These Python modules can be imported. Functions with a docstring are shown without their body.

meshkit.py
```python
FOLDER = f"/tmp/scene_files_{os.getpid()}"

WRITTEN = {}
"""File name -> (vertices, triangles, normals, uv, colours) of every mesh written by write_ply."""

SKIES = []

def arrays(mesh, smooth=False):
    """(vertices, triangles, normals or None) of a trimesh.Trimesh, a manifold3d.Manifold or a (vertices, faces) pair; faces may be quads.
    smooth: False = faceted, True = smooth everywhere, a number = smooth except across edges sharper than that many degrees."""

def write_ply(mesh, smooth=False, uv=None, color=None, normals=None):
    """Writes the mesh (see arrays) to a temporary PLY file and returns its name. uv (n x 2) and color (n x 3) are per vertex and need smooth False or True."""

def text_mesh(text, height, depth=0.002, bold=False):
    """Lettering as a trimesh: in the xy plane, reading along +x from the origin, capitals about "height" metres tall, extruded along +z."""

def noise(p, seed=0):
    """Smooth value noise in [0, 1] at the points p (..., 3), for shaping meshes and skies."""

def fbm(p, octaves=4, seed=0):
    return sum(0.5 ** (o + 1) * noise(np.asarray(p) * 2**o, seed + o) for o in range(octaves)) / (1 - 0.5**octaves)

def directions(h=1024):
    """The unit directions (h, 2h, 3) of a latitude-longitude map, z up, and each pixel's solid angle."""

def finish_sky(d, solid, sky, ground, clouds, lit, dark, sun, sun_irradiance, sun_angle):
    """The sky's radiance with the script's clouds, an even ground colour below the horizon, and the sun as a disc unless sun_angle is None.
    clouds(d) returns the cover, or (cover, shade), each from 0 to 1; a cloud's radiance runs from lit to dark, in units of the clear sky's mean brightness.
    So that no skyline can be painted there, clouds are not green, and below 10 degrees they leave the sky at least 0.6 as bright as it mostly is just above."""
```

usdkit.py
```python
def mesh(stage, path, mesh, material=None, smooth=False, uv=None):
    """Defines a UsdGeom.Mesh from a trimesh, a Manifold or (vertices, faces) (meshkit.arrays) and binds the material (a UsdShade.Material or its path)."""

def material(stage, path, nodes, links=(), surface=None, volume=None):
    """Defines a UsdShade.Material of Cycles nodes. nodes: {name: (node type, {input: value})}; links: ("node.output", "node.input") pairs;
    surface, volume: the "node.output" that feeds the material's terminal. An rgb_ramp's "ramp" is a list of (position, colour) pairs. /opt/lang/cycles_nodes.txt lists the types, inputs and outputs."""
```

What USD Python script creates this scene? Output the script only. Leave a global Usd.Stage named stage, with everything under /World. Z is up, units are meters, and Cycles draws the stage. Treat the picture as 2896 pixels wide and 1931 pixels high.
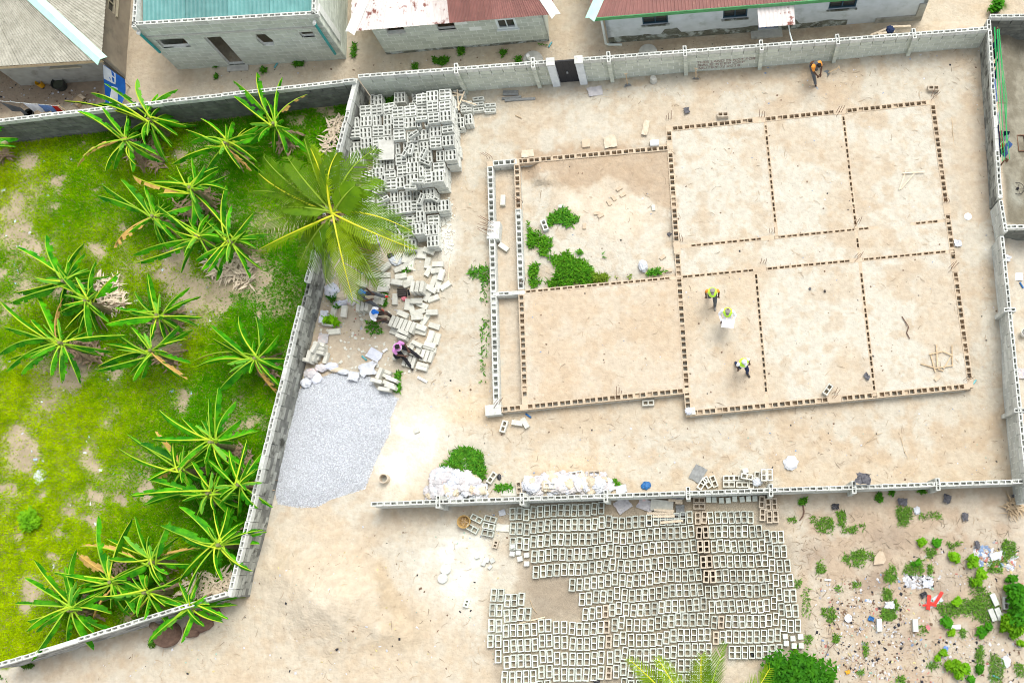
import math, random
import numpy as np, trimesh, shapely, manifold3d
from shapely.geometry import Polygon, LineString, Point, box as sbox
from shapely.ops import unary_union
from scipy.spatial import Delaunay, cKDTree
import usdkit, meshkit
from pxr import Usd, UsdGeom, UsdLux, UsdShade, Gf, Sdf, Vt

stage = Usd.Stage.CreateInMemory()
UsdGeom.SetStageUpAxis(stage, 'Z')
UsdGeom.Xform.Define(stage, '/World')
UsdGeom.Scope.Define(stage, '/World/Looks')
R = random.Random(7); NR = np.random.default_rng(7)
PI = math.pi
# ------------------------------------------------------------------ camera, sky, sun, exposure
F, PX, PY, TILT, CH = 2760., 1990., 965.5, math.radians(13.35), 37.0
cam = UsdGeom.Camera.Define(stage, '/World/camera')
cam.AddTranslateOp().Set(Gf.Vec3d(0, 0, CH)); cam.AddRotateXOp().Set(math.degrees(TILT))
cam.CreateHorizontalApertureAttr(28.96); cam.CreateVerticalApertureAttr(19.288); cam.CreateFocalLengthAttr(27.6)
cam.CreateHorizontalApertureOffsetAttr(-5.42); cam.CreateVerticalApertureOffsetAttr(0.0)
cam.CreateClippingRangeAttr(Gf.Vec2f(0.1, 3000))
EXPOSURE, SUN_EL, SUN_AZ, SKY, SUN = 0.80, math.radians(64), math.radians(30), 0.15, 0.24
cam.CreateExposureAttr(EXPOSURE)
sky = UsdLux.DomeLight.Define(stage, '/World/sky')
usdkit.material(stage, '/World/Looks/sky_material', {
    's': ('sky_texture', {'sky_type': 'single_scattering', 'sun_disc': False, 'sun_elevation': SUN_EL, 'sun_rotation': SUN_AZ, 'aerosol_density': 4.0}),
    'h': ('hsv', {'saturation': 0.32}),
    'b': ('background_shader', {'strength': SKY})}, [('s.color', 'h.color'), ('h.color', 'b.color')], surface='b.background')
UsdShade.MaterialBindingAPI.Apply(sky.GetPrim()).Bind(UsdShade.Material.Get(stage, '/World/Looks/sky_material'))
sky.GetPrim().SetCustomDataByKey('kind', 'structure')
sun = UsdLux.DistantLight.Define(stage, '/World/sun')
sun.CreateNormalizeAttr(True); sun.CreateIntensityAttr(SUN); sun.CreateAngleAttr(34.0); sun.CreateColorAttr(Gf.Vec3f(1, .985, .95))
sun.AddRotateZOp().Set(-math.degrees(SUN_AZ)); sun.AddRotateXOp().Set(-(90 - math.degrees(SUN_EL)))

# ------------------------------------------------------------------ pixel of the photo -> place in the world
def ray(px, py):
    u, v = (px - PX) / F, (PY - py) / F
    return np.array([u, math.sin(TILT) + v * math.cos(TILT), -math.cos(TILT) + v * math.sin(TILT)])
def G(px, py, z=0.):
    d = ray(px, py); s = (z - CH) / d[2]
    return np.array([d[0] * s, d[1] * s])
def t(c, r, x, y):            # from an enlarged tile of the photo
    return (724 * c + x / 3.2486, 480 * r + y / 3.2486) if r < 3 else (724 * c + x / 3.193, 1440 + y / 3.193)
def zo(ox, oy, s, x, y): return (ox + x / s, oy + y / s)
def ss(a, b, x):
    k = np.clip((np.asarray(x, float) - a) / (b - a), 0, 1); return k * k * (3 - 2 * k)

# ------------------------------------------------------------------ prims
taken = {}
def numbered(parent, name):
    k = taken.get((parent, name), -1) + 1; taken[(parent, name)] = k
    return f'{parent}/{name}' if k == 0 else f'{parent}/{name}_{k:03d}'
LOC = {}
def tag(p, label=None, cat=None, group=None, kind=None):
    p = p.GetPrim() if hasattr(p, 'GetPrim') else p
    for k, v in (('label', label), ('category', cat), ('group', group), ('kind', kind)):
        if v: p.SetCustomDataByKey(k, v)
    return p
def thing(name, label=None, cat=None, loc=(0, 0, 0), group=None, kind=None, rotz=None):
    path = numbered('/World', name); x = UsdGeom.Xform.Define(stage, path)
    x.AddTranslateOp().Set(Gf.Vec3d(*map(float, loc)))
    if rotz is not None: x.AddRotateZOp().Set(math.degrees(rotz))
    LOC[path] = np.array(loc, float)
    tag(x, label, cat, group, kind); return path
def arr(m):
    if isinstance(m, trimesh.Trimesh): return np.array(m.vertices), np.array(m.faces)
    if hasattr(m, 'to_mesh'):
        q = m.to_mesh(); return np.array(q.vert_properties[:, :3], float), np.array(q.tri_verts)
    v, f = np.asarray(m[0], float), np.asarray(m[1], int)
    if f.shape[1] == 4: f = np.vstack([f[:, [0, 1, 2]], f[:, [0, 2, 3]]])
    return v, f
def obj(name, m, mat, parent=None, smooth=False, label=None, cat=None, group=None, kind=None, col=None, local=False):
    """One mesh. World coordinates in, stored relative to its thing's base."""
    v, f = arr(m)
    if parent:
        root = '/'.join(parent.split('/')[:3])
        if not local: v = v - LOC[root]
        path = numbered(parent, name)
    else:
        path = numbered('/World', name)
    q = usdkit.mesh(stage, path, (v, f), MAT[mat], smooth=smooth)
    if col is not None:
        UsdGeom.PrimvarsAPI(q).CreatePrimvar('col', Sdf.ValueTypeNames.Color3fArray, 'vertex').Set(Vt.Vec3fArray.FromNumpy(np.asarray(col, np.float32)))
    tag(q, label, cat, group, kind)
    return path
def copy_of(path, name, loc, rotz, label=None, cat=None, group=None):
    p = numbered('/World', name); x = UsdGeom.Xform.Define(stage, p)
    x.GetPrim().GetReferences().AddInternalReference(path); x.GetPrim().SetInstanceable(True)
    x.ClearXformOpOrder()
    for a in ('xformOp:translate', 'xformOp:rotateZ'):
        pass
    UsdGeom.XformCommonAPI(x)
    x.GetPrim().CreateAttribute('xformOp:translate', Sdf.ValueTypeNames.Double3).Set(Gf.Vec3d(*map(float, loc)))
    x.GetPrim().CreateAttribute('xformOp:rotateZ', Sdf.ValueTypeNames.Float).Set(math.degrees(rotz))
    x.GetXformOpOrderAttr().Set(['xformOp:translate', 'xformOp:rotateZ'])
    tag(x, label, cat, group); return p
def cat_(ms):
    vs, fs, n = [], [], 0
    for m in ms:
        v, f = arr(m); vs.append(v); fs.append(f + n); n += len(v)
    return np.vstack(vs), np.vstack(fs)

# ------------------------------------------------------------------ materials
MAT = {}
def mat(name, c1, c2=None, scale=6., rough=.9, bump=0., bscale=40., rnd=0., attr=False, lo=.3, hi=.7, metal=0., spot=None, sscale=2., slo=.55, shi=.7, trans=0., spec=.3, wave=None, objn=False, bdist=.02, detail=5., sstretch=None):
    n = {'geo': ('geometry', {}), 'n1': ('noise_texture', {'scale': scale, 'detail': detail, 'roughness': .6}),
         'r': ('rgb_ramp', {'ramp': [(lo, c1), (hi, c2 or tuple(x * .8 for x in c1))]}),
         'p': ('principled_bsdf', {'roughness': rough, 'metallic': metal, 'specular_ior_level': spec})}
    l = [('geo.position', 'n1.vector'), ('n1.fac', 'r.fac')]
    out = 'r.color'
    if attr:
        n['at'] = ('attribute', {'attribute': 'col'}); n['mx'] = ('mix', {'mix_type': 'multiply', 'fac': 1.})
        l += [('at.color', 'mx.color1'), (out, 'mx.color2')]; out = 'mx.color'
    if spot:
        n['n3'] = ('noise_texture', {'scale': sscale, 'detail': 6., 'roughness': .65}); n['mr'] = ('map_range', {'from_min': slo, 'from_max': shi, 'clamp': True})
        n['ms'] = ('mix', {'color2': spot})
        if sstretch:
            n['mp'] = ('mapping', {'scale': sstretch}); l += [('geo.position', 'mp.vector'), ('mp.vector', 'n3.vector')]
        else: l += [('geo.position', 'n3.vector')]
        l += [('n3.fac', 'mr.value'), ('mr.result', 'ms.fac'), (out, 'ms.color1')]; out = 'ms.color'
    if rnd:
        n['oi'] = ('object_info', {}); n['m2'] = ('map_range', {'to_min': 1 - rnd, 'to_max': 1 + rnd}); n['hs'] = ('hsv', {})
        l += [('oi.random', 'm2.value'), ('m2.result', 'hs.value'), (out, 'hs.color')]; out = 'hs.color'
    l.append((out, 'p.base_color'))
    if bump:
        n['n2'] = ('noise_texture', {'scale': bscale, 'detail': 4.}); n['b'] = ('bump', {'strength': bump, 'distance': bdist})
        l += [('geo.position', 'n2.vector'), ('n2.fac', 'b.height'), ('b.normal', 'p.normal')]
    sf = 'p.BSDF'
    if trans:
        n['tr'] = ('translucent_bsdf', {}); n['mc'] = ('mix_closure', {'fac': trans}); n['gm'] = ('hsv', {'value': 1.3, 'hue': .485})
        l += [(out, 'gm.color'), ('gm.color', 'tr.color'), ('p.BSDF', 'mc.closure1'), ('tr.BSDF', 'mc.closure2')]; sf = 'mc.closure'
    MAT[name] = usdkit.material(stage, '/World/Looks/' + name, n, l, surface=sf)
mat('sand', (1.06, 1.055, 1.04), (.90, .885, .865), scale=4.5, attr=True, bump=.8, bscale=9., bdist=.06, rough=.97, spec=.1, lo=.34, hi=.66, detail=9., spot=(.33, .25, .16), sscale=1., sstretch=(5., 9., 5.), slo=.68, shi=.84)
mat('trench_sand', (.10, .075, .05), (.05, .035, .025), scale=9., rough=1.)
mat('grass', (1.3, 1.2, 1.), (.6, .7, .8), scale=2.2, attr=True, rough=.9, spec=.03, trans=.25)
mat('weed', (1.3, 1.25, 1.1), (.65, .7, .8), scale=9., attr=True, rough=.7, spec=.06, trans=.25)
mat('litter', (1.1, 1.1, 1.1), (.8, .8, .8), scale=30., attr=True, rough=.6)
mat('gravel', (1.2, 1.2, 1.2), (.95, .95, .95), scale=25., attr=True, rough=.9)
mat('block_grey', (.50, .535, .455), (.40, .43, .365), scale=5., bump=.35, bscale=60., rnd=.10, spec=.15)
mat('block_new', (.53, .545, .495), (.41, .42, .38), scale=7., bump=.4, bscale=70., rnd=.16, spec=.1, spot=(.34, .34, .30), sscale=3., slo=.58, shi=.74)
mat('block_white', (.57, .585, .54), (.43, .44, .40), scale=7., bump=.3, bscale=60., rnd=.12, spec=.1, spot=(.36, .35, .30), sscale=4., slo=.60, shi=.72)
mat('block_yard', (.60, .64, .565), (.48, .51, .445), scale=6., bump=.4, bscale=80., rnd=.2, spec=.1, spot=(.34, .32, .27), sscale=3., slo=.58, shi=.74)
mat('block_brown', (.50, .43, .33), (.40, .34, .26), scale=7., bump=.4, bscale=60., rnd=.12, spec=.15)
mat('block_pale', (.58, .575, .50), (.45, .445, .385), scale=6., bump=.4, bscale=60., rnd=.10, spec=.15)
mat('block_sandy', (.49, .405, .295), (.41, .33, .235), scale=6., bump=.5, bscale=30., rnd=.06, spec=.1)
mat('block_mould', (.17, .18, .155), (.085, .09, .08), scale=2.6, bump=.3, bscale=50., rnd=.14, spot=(.2, .205, .175), sscale=3., slo=.56, shi=.72, spec=.15)
mat('block_weathered', (.33, .34, .30), (.18, .185, .16), scale=2.2, bump=.3, bscale=50., rnd=.14, spot=(.055, .055, .045), sscale=2., slo=.52, shi=.66, spec=.15)
mat('block_light_weathered', (.37, .37, .34), (.23, .23, .21), scale=2.4, bump=.3, bscale=50., rnd=.12, spot=(.12, .12, .10), sscale=2., slo=.54, shi=.68, spec=.15)
mat('mortar', (.70, .73, .68), (.60, .62, .575), scale=8., bump=.3)
mat('mortar_dark', (.17, .175, .155), (.09, .09, .08), scale=4., bump=.3)
mat('concrete', (.5, .5, .45), (.37, .37, .33), scale=5., bump=.3, spot=(.22, .21, .18), sscale=3., slo=.58, shi=.75)
mat('plaster_grey', (.34, .34, .30), (.25, .25, .22), scale=3., bump=.2, spot=(.15, .14, .11), sscale=1.5, slo=.55, shi=.75)
mat('plaster_brown', (.27, .235, .175), (.20, .17, .13), scale=2., bump=.2, spot=(.13, .115, .09), sscale=1.2, slo=.55, shi=.75)
mat('paint_white', (.52, .56, .58), (.42, .46, .47), scale=2.5, bump=.15, spot=(.30, .33, .31), sscale=1.6, slo=.56, shi=.78)
mat('paint_mould', (.17, .18, .145), (.06, .06, .045), scale=3.5, bump=.2, spot=(.36, .40, .38), sscale=2.6, slo=.48, shi=.6)
mat('roof_teal', (.10, .25, .235), (.06, .175, .165), scale=2., rough=.35, rnd=.16, spec=.5, bump=.05)
mat('roof_asbestos', (.42, .405, .335), (.27, .26, .205), scale=3., bump=.4, bscale=30., spot=(.17, .165, .13), sscale=9., slo=.58, shi=.7, rnd=.07)
mat('roof_white', (.68, .63, .60), (.56, .51, .47), scale=3., rough=.5, spot=(.20, .075, .055), sscale=3.2, slo=.56, shi=.63, rnd=.14)
mat('roof_red', (.23, .10, .082), (.17, .075, .062), scale=2.2, rough=.5, rnd=.10, spec=.4, spot=(.27, .14, .10), sscale=4., slo=.6, shi=.72)
mat('cap_mint', (.47, .76, .61), (.38, .66, .51), scale=4., rough=.5, spot=(.22, .34, .25), sscale=9., slo=.66, shi=.76)
mat('cap_white', (.76, .78, .72), (.64, .66, .60), scale=4., rough=.5, spot=(.40, .40, .33), sscale=9., slo=.66, shi=.76)
mat('fascia_green', (.07, .28, .10), (.05, .2, .07), scale=5., rough=.5)
mat('teal_pipe', (.02, .25, .24), (.015, .2, .19), scale=5., rough=.35, spec=.5)
mat('pipe_white', (.62, .68, .66), (.5, .55, .53), scale=5., rough=.4)
mat('frame_blue', (.03, .07, .10), (.02, .05, .07), scale=5., rough=.5)
mat('frame_white', (.65, .7, .69), (.55, .6, .58), scale=5., rough=.5)
mat('frame_cream', (.5, .45, .32), (.4, .36, .26), scale=5., rough=.6)
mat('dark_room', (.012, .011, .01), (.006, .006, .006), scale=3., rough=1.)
mat('glass', (.025, .028, .025), (.012, .014, .013), scale=3., rough=.08, spec=.6)
mat('gate_black', (.022, .023, .026), (.014, .015, .017), scale=6., rough=.5, rnd=.12)
mat('gate_pillar', (.62, .66, .67), (.48, .52, .53), scale=5., bump=.2)
mat('banana', (.075, .35, .003), (.012, .14, .003), scale=2.6, rough=.6, spec=.12, trans=.28, rnd=.35, lo=.35, hi=.62)
mat('banana_pale', (.17, .46, .04), (.10, .34, .03), scale=2.5, rough=.6, spec=.12, trans=.3, rnd=.15)
mat('banana_dry', (.55, .36, .10), (.33, .19, .05), scale=6., rough=.9, rnd=.25)
mat('midrib', (.50, .60, .03), (.36, .50, .02), scale=3., rough=.6, rnd=.12)
mat('midrib_green', (.30, .47, .02), (.2, .38, .015), scale=3., rough=.6, rnd=.15)
mat('stem', (.20, .21, .08), (.12, .10, .05), scale=7., rough=.8, bump=.3)
mat('dead_leaf', (.34, .25, .16), (.16, .11, .07), scale=9., rough=1., rnd=.2)
mat('palm_leaf', (.11, .21, .003), (.04, .11, .003), scale=1.6, rough=.55, trans=.25, spec=.12, rnd=.2)
mat('palm_pale', (.20, .30, .003), (.11, .20, .003), scale=1.6, rough=.55, trans=.28, spec=.12, rnd=.15)
mat('palm_dry', (.22, .13, .05), (.13, .08, .035), scale=4., rough=.9)
mat('rachis', (.58, .53, .02), (.46, .48, .02), scale=3., rough=.55)
mat('rachis_green', (.22, .33, .02), (.15, .24, .015), scale=3., rough=.55)
mat('trunk', (.20, .15, .10), (.10, .075, .05), scale=6., rough=1., bump=.6, bscale=12.)
mat('bark_brown', (.16, .10, .07), (.10, .06, .045), scale=8., rough=1., bump=.6, bscale=16.)
mat('shrub', (.06, .24, .006), (.018, .12, .005), scale=3., rough=.6, spec=.1, trans=.25, rnd=.25)
mat('shrub_bright', (.17, .37, .006), (.08, .25, .005), scale=3., rough=.6, spec=.1, trans=.28, rnd=.2)
mat('wood', (.52, .40, .25), (.38, .28, .17), scale=9., rough=.8, bump=.3, rnd=.15)
mat('wood_pale', (.66, .56, .42), (.5, .41, .29), scale=9., rough=.8, bump=.3, rnd=.12)
mat('board_grey', (.26, .27, .26), (.16, .165, .16), scale=7., rough=.8)
mat('rust', (.19, .10, .06), (.11, .06, .035), scale=14., rough=.9)
mat('steel', (.30, .33, .35), (.2, .22, .23), scale=9., rough=.4, metal=.6)
mat('sack', (.54, .52, .51), (.38, .37, .38), scale=4., rough=.7, spot=(.72, .50, .46), sscale=2.4, slo=.60, shi=.66, rnd=.07)
mat('sack_blue', (.56, .58, .62), (.42, .44, .50), scale=4., rough=.7, spot=(.40, .46, .72), sscale=2.2, slo=.60, shi=.66, rnd=.07)
mat('sack_cream', (.56, .49, .37), (.44, .37, .27), scale=4., rough=.7, rnd=.08)
mat('bag_white', (.58, .60, .62), (.42, .44, .47), scale=4., rough=.45)
mat('bag_black', (.018, .018, .022), (.01, .01, .012), scale=6., rough=.3, spec=.5)
mat('bag_grey', (.12, .12, .13), (.06, .06, .07), scale=6., rough=.5)
mat('plastic_red', (.62, .03, .015), (.5, .02, .01), scale=4., rough=.5)
mat('plastic_blue', (.02, .13, .33), (.01, .07, .2), scale=20., rough=.5, lo=.45, hi=.55)
mat('plastic_yellow', (.62, .33, .01), (.5, .25, .01), scale=4., rough=.4)
mat('plastic_orange', (.65, .22, .02), (.5, .15, .01), scale=4., rough=.4)
mat('plastic_white', (.75, .76, .75), (.62, .63, .6), scale=4., rough=.4)
mat('plastic_black', (.03, .034, .03), (.015, .017, .015), scale=4., rough=.5)
mat('water', (.07, .08, .055), (.045, .05, .035), scale=4., rough=.1)
mat('tarp_blue', (.012, .10, .36), (.008, .06, .25), scale=4., rough=.4)
mat('tarp_pale', (.50, .53, .56), (.4, .43, .46), scale=4., rough=.4)
mat('rope_green', (.03, .36, .10), (.02, .28, .08), scale=4., rough=.5)
mat('cloth_navy', (.015, .03, .08), (.01, .018, .05), scale=6.)
mat('cloth_blue', (.18, .30, .6), (.1, .2, .45), scale=6.)
mat('cloth_pink', (.65, .22, .25), (.5, .15, .18), scale=6.)
mat('cloth_orange', (.75, .30, .05), (.60, .22, .03), scale=6.)
mat('cloth_white', (.78, .79, .81), (.68, .69, .72), scale=6.)
mat('cloth_grey', (.10, .11, .12), (.06, .065, .07), scale=6.)
mat('cloth_black', (.014, .014, .017), (.009, .009, .011), scale=6.)
mat('cloth_lilac', (.55, .25, .52), (.45, .17, .42), scale=6.)
mat('hi_vis', (.50, .85, .06), (.40, .75, .04), scale=6., rough=.6)
mat('cap_grey', (.28, .26, .23), (.2, .18, .16), scale=8.)
mat('cap_blue', (.02, .16, .55), (.01, .1, .42), scale=8.)
mat('jeans', (.10, .16, .20), (.06, .1, .14), scale=8.)
mat('skin', (.075, .035, .02), (.05, .023, .014), scale=8., rough=.55)
mat('hair', (.008, .007, .007), (.005, .005, .005), scale=20., rough=.8)
mat('leather', (.05, .04, .035), (.03, .025, .02), scale=9., rough=.6)
mat('paint_maroon', (.27, .19, .175), (.21, .14, .13), scale=9.)
mat('basket', (.50, .34, .13), (.36, .23, .08), scale=12., rough=.9)
mat('coconut', (.35, .33, .02), (.22, .2, .015), scale=9., rough=.6)
mat('bottle', (.10, .35, .36), (.06, .25, .27), scale=9., rough=.15, spec=.6)

# ------------------------------------------------------------------ shape helpers
def boxm(x0, x1, y0, y1, z0, z1):
    v = np.array([[x, y, z] for z in (z0, z1) for y in (y0, y1) for x in (x0, x1)], float)
    f = np.array([[0, 2, 3, 1], [4, 5, 7, 6], [0, 1, 5, 4], [2, 6, 7, 3], [0, 4, 6, 2], [1, 3, 7, 5]])
    return arr((v, f))
def put(m, loc=(0, 0, 0), rz=0., rx=0., ry=0., s=1.):
    v, f = arr(m); v = v * s
    for a, ax in ((rx, 0), (ry, 1), (rz, 2)):
        if a: v = v @ trimesh.transformations.rotation_matrix(a, np.eye(3)[ax])[:3, :3].T
    return v + np.asarray(loc, float), f
def tube(pts, r, n=6, cap=True):
    pts = np.asarray(pts, float); r = np.broadcast_to(np.asarray(r, float), len(pts))
    d = np.gradient(pts, axis=0); d /= np.linalg.norm(d, axis=1, keepdims=True) + 1e-9
    up = np.array([0, 0, 1.]) if abs(d[0][2]) < .9 else np.array([1., 0, 0])
    vs = []
    for p, q, rr in zip(pts, d, r):
        a = np.cross(q, up); a /= np.linalg.norm(a) + 1e-9; b = np.cross(a, q)
        w = np.arange(n) * 2 * PI / n
        vs.append(p + rr * (np.cos(w)[:, None] * a + np.sin(w)[:, None] * b))
    v = np.vstack(vs); fs = []
    for i in range(len(pts) - 1):
        for k in range(n):
            a, b = i * n + k, i * n + (k + 1) % n
            fs += [[a, b, b + n], [a, b + n, a + n]]
    if cap:
        v = np.vstack([v, pts[0], pts[-1]]); c = len(v) - 2; e = (len(pts) - 1) * n
        for k in range(n): fs += [[c, (k + 1) % n, k], [c + 1, e + k, e + (k + 1) % n]]
    return v, np.array(fs)
def stick(a, b, r=.02, n=5): return tube([a, b], [r, r * .85], n)
def beam(a, b, w=.07, h=.04):
    a, b = np.asarray(a, float), np.asarray(b, float); d = b - a; L = np.linalg.norm(d); d /= L
    s = np.cross(d, [0, 0, 1.]); s /= np.linalg.norm(s); u = np.cross(s, d)
    v, f = boxm(0, L, -w / 2, w / 2, -h / 2, h / 2)
    return a + v[:, :1] * d + v[:, 1:2] * s + v[:, 2:] * u, f
def lathe(prof, n=20): 
    m = trimesh.creation.revolve(np.array(prof, float), sections=n); return np.array(m.vertices), np.array(m.faces)
def prism(poly, z0, z1):
    m = trimesh.creation.extrude_polygon(poly, z1 - z0, engine='earcut'); m.apply_translation([0, 0, z0]); return np.array(m.vertices), np.array(m.faces)
def crumple(sx, sy, sz, seed, amp=.28, sub=3, fr=2.2):
    m = trimesh.creation.icosphere(sub); v = np.array(m.vertices)
    k = 1 + amp * 2 * (meshkit.fbm(v * fr + seed * 7.3, 3, seed) - .5) + amp * .8 * (np.abs(meshkit.fbm(v * fr * 2.3 + seed, 3, seed + 9) - .5))
    v = v * k[:, None] * [sx, sy, sz]; v[:, 2] = np.maximum(v[:, 2], -sz * .35); v[:, 2] += sz * .35
    return v, np.array(m.faces)
def sheet(w, l, seed, amp=.05, n=10, ragged=.12):
    """A crumpled thin sheet lying on the ground, with a little thickness."""
    g = np.linspace(-.5, .5, n); X, Y = np.meshgrid(g, g)
    P = np.stack([X.ravel() * w, Y.ravel() * l, np.zeros(n * n)], 1)
    q = P * 5 / max(w, l); q[:, 2] = seed
    P[:, 2] = amp * meshkit.fbm(q, 3, seed) + .012 + amp * .6 * np.abs(np.sin(q[:, 0] * 2.3 + q[:, 1] * 1.3 + seed))
    P[:, 0] += ragged * w * (meshkit.fbm(q * .8 + 3, 2, seed + 3) - .5); P[:, 1] += ragged * l * (meshkit.fbm(q * .8 + 9, 2, seed + 5) - .5)
    f = [[j * n + i, j * n + i + 1, (j + 1) * n + i + 1, (j + 1) * n + i] for j in range(n - 1) for i in range(n - 1)]
    v2 = P - [0, 0, .008]; f = np.array(f)
    return arr((np.vstack([P, v2]), np.vstack([f, f[:, ::-1] + n * n])))
def hollow(L=.45, W=.15, H=.225, e=.036, ea=None, floor=None, depth=None):
    """A two-cell block standing at z 0..H, centred."""
    ea = ea or e; c = (L - 3 * e) / 2
    xs = [0, e, e + c, 2 * e + c, L - e, L]; ys = [0, ea, W - ea, W]
    depth = H if depth is None else depth; zl = H - depth
    v, f = [], []
    def q(*p):
        n = len(v); v.extend(p); f.append([n, n + 1, n + 2, n + 3])
    for i in range(5):
        for j in range(3):
            x0, x1, y0, y1 = xs[i], xs[i + 1], ys[j], ys[j + 1]
            if j == 1 and i in (1, 3):
                q((x0, y0, H), (x0, y0, zl), (x1, y0, zl), (x1, y0, H)) ; q((x1, y0, H), (x1, y0, zl), (x1, y1, zl), (x1, y1, H))
                q((x1, y1, H), (x1, y1, zl), (x0, y1, zl), (x0, y1, H)); q((x0, y1, H), (x0, y1, zl), (x0, y0, zl), (x0, y0, H))
                if floor is not None:
                    zf = floor[0 if i == 1 else 1]
                    if zf is not None: q((x0, y0, zf), (x1, y0, zf), (x1, y1, zf), (x0, y1, zf))
            else:
                q((x0, y0, H), (x1, y0, H), (x1, y1, H), (x0, y1, H))
    for a, b in (((0, 0), (L, 0)), ((L, 0), (L, W)), ((L, W), (0, W)), ((0, W), (0, 0))):
        q((*a, 0), (*b, 0), (*b, H), (*a, H))
    v = np.array(v, float) - [L / 2, W / 2, 0]
    return arr((v, np.array(f)))
def chipped(L, W, H, seed):
    """A solid looking block on its side with a worn outline."""
    rr = np.random.default_rng(seed); m = manifold3d.Manifold.hull_points(np.array([[x * (L / 2 - rr.uniform(0, .012)), y * (W / 2 - rr.uniform(0, .012)), z] for x in (-1, 1) for y in (-1, 1) for z in (0, H - rr.uniform(0, .01))] + [[x * (L / 2 - .012), y * (W / 2 - .012), H * .9] for x in (-1, 1) for y in (-1, 1)]))
    return arr(m)

# ------------------------------------------------------------------ ground
FT = .40                                                   # level of the foundation's top
SEG = [  # foundation walls: two pixels, wall thickness, sandy or clean
    ((1386, 464), (1893, 418), .225, 'n'), ((1891, 363), (1947, 1168), .225, 's'), ((1893, 365), (2637, 289), .225, 's'),
    ((2637, 289), (2745, 1088), .225, 's'), ((1947, 1168), (2735, 1092), .225, 's'), ((1395, 1160), (1947, 1103), .225, 's'),
    ((1386, 464), (1404, 1155), .225, 'c'), ((1461, 458), (1485, 1150), .225, 'm'), ((1400, 832), (1476, 827), .15, 'c'),
    ((1476, 826), (1920, 784), .15, 's'), ((1920, 784), (2690, 710), .15, 's'), ((1910, 699), (2480, 643), .15, 's'), ((2580, 633), (2678, 623), .15, 's'),
    ((2164, 345), (2197, 672), .15, 's'), ((2384, 320), (2474, 1112), .15, 's'), ((2137, 765), (2170, 1145), .15, 's')]
LINES = [(G(*a, FT), G(*b, FT), w, k) for a, b, w, k in SEG]
strips = unary_union([LineString([a, b]).buffer(w / 2 - .012, cap_style='square') for a, b, w, k in LINES])
pol = lambda pts, z=0.: Polygon([G(*p, z) for p in pts])
FOOT = pol([(1386, 464), (1893, 418), (1891, 363), (2637, 289), (2745, 1088), (1947, 1168), (1947, 1103), (1395, 1160)], FT)
NWROOM = pol([(1463, 460), (1893, 418), (1921, 786), (1476, 827)], FT)
VER = unary_union([pol([(1386, 464), (1462, 457), (1476, 828), (1400, 833)], FT), pol([(1400, 832), (1477, 827), (1485, 1151), (1404, 1157)], FT)])
FIELD = Polygon([G(-900, 442.6, 1.72), G(1003, 226, 1.72), G(648, 1688, 1.5), G(-30, 1888, 1.7), G(-900, 2150, 1.7)])
HEAP = [t(1, 2, *p) for p in [(385, 480), (335, 600), (292, 760), (240, 930), (200, 1200), (180, 1420), (200, 1510), (400, 1545), (560, 1540), (700, 1465), (880, 1410), (1000, 1370), (1050, 1250), (1100, 1130), (1180, 960), (1240, 850), (1235, 720), (1290, 600), (1310, 540), (1240, 490), (1100, 440), (1060, 350), (980, 300), (880, 340), (740, 290), (600, 350), (430, 430)]]
GRAVEL = pol(HEAP)
cin = shapely.contains_xy
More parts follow.
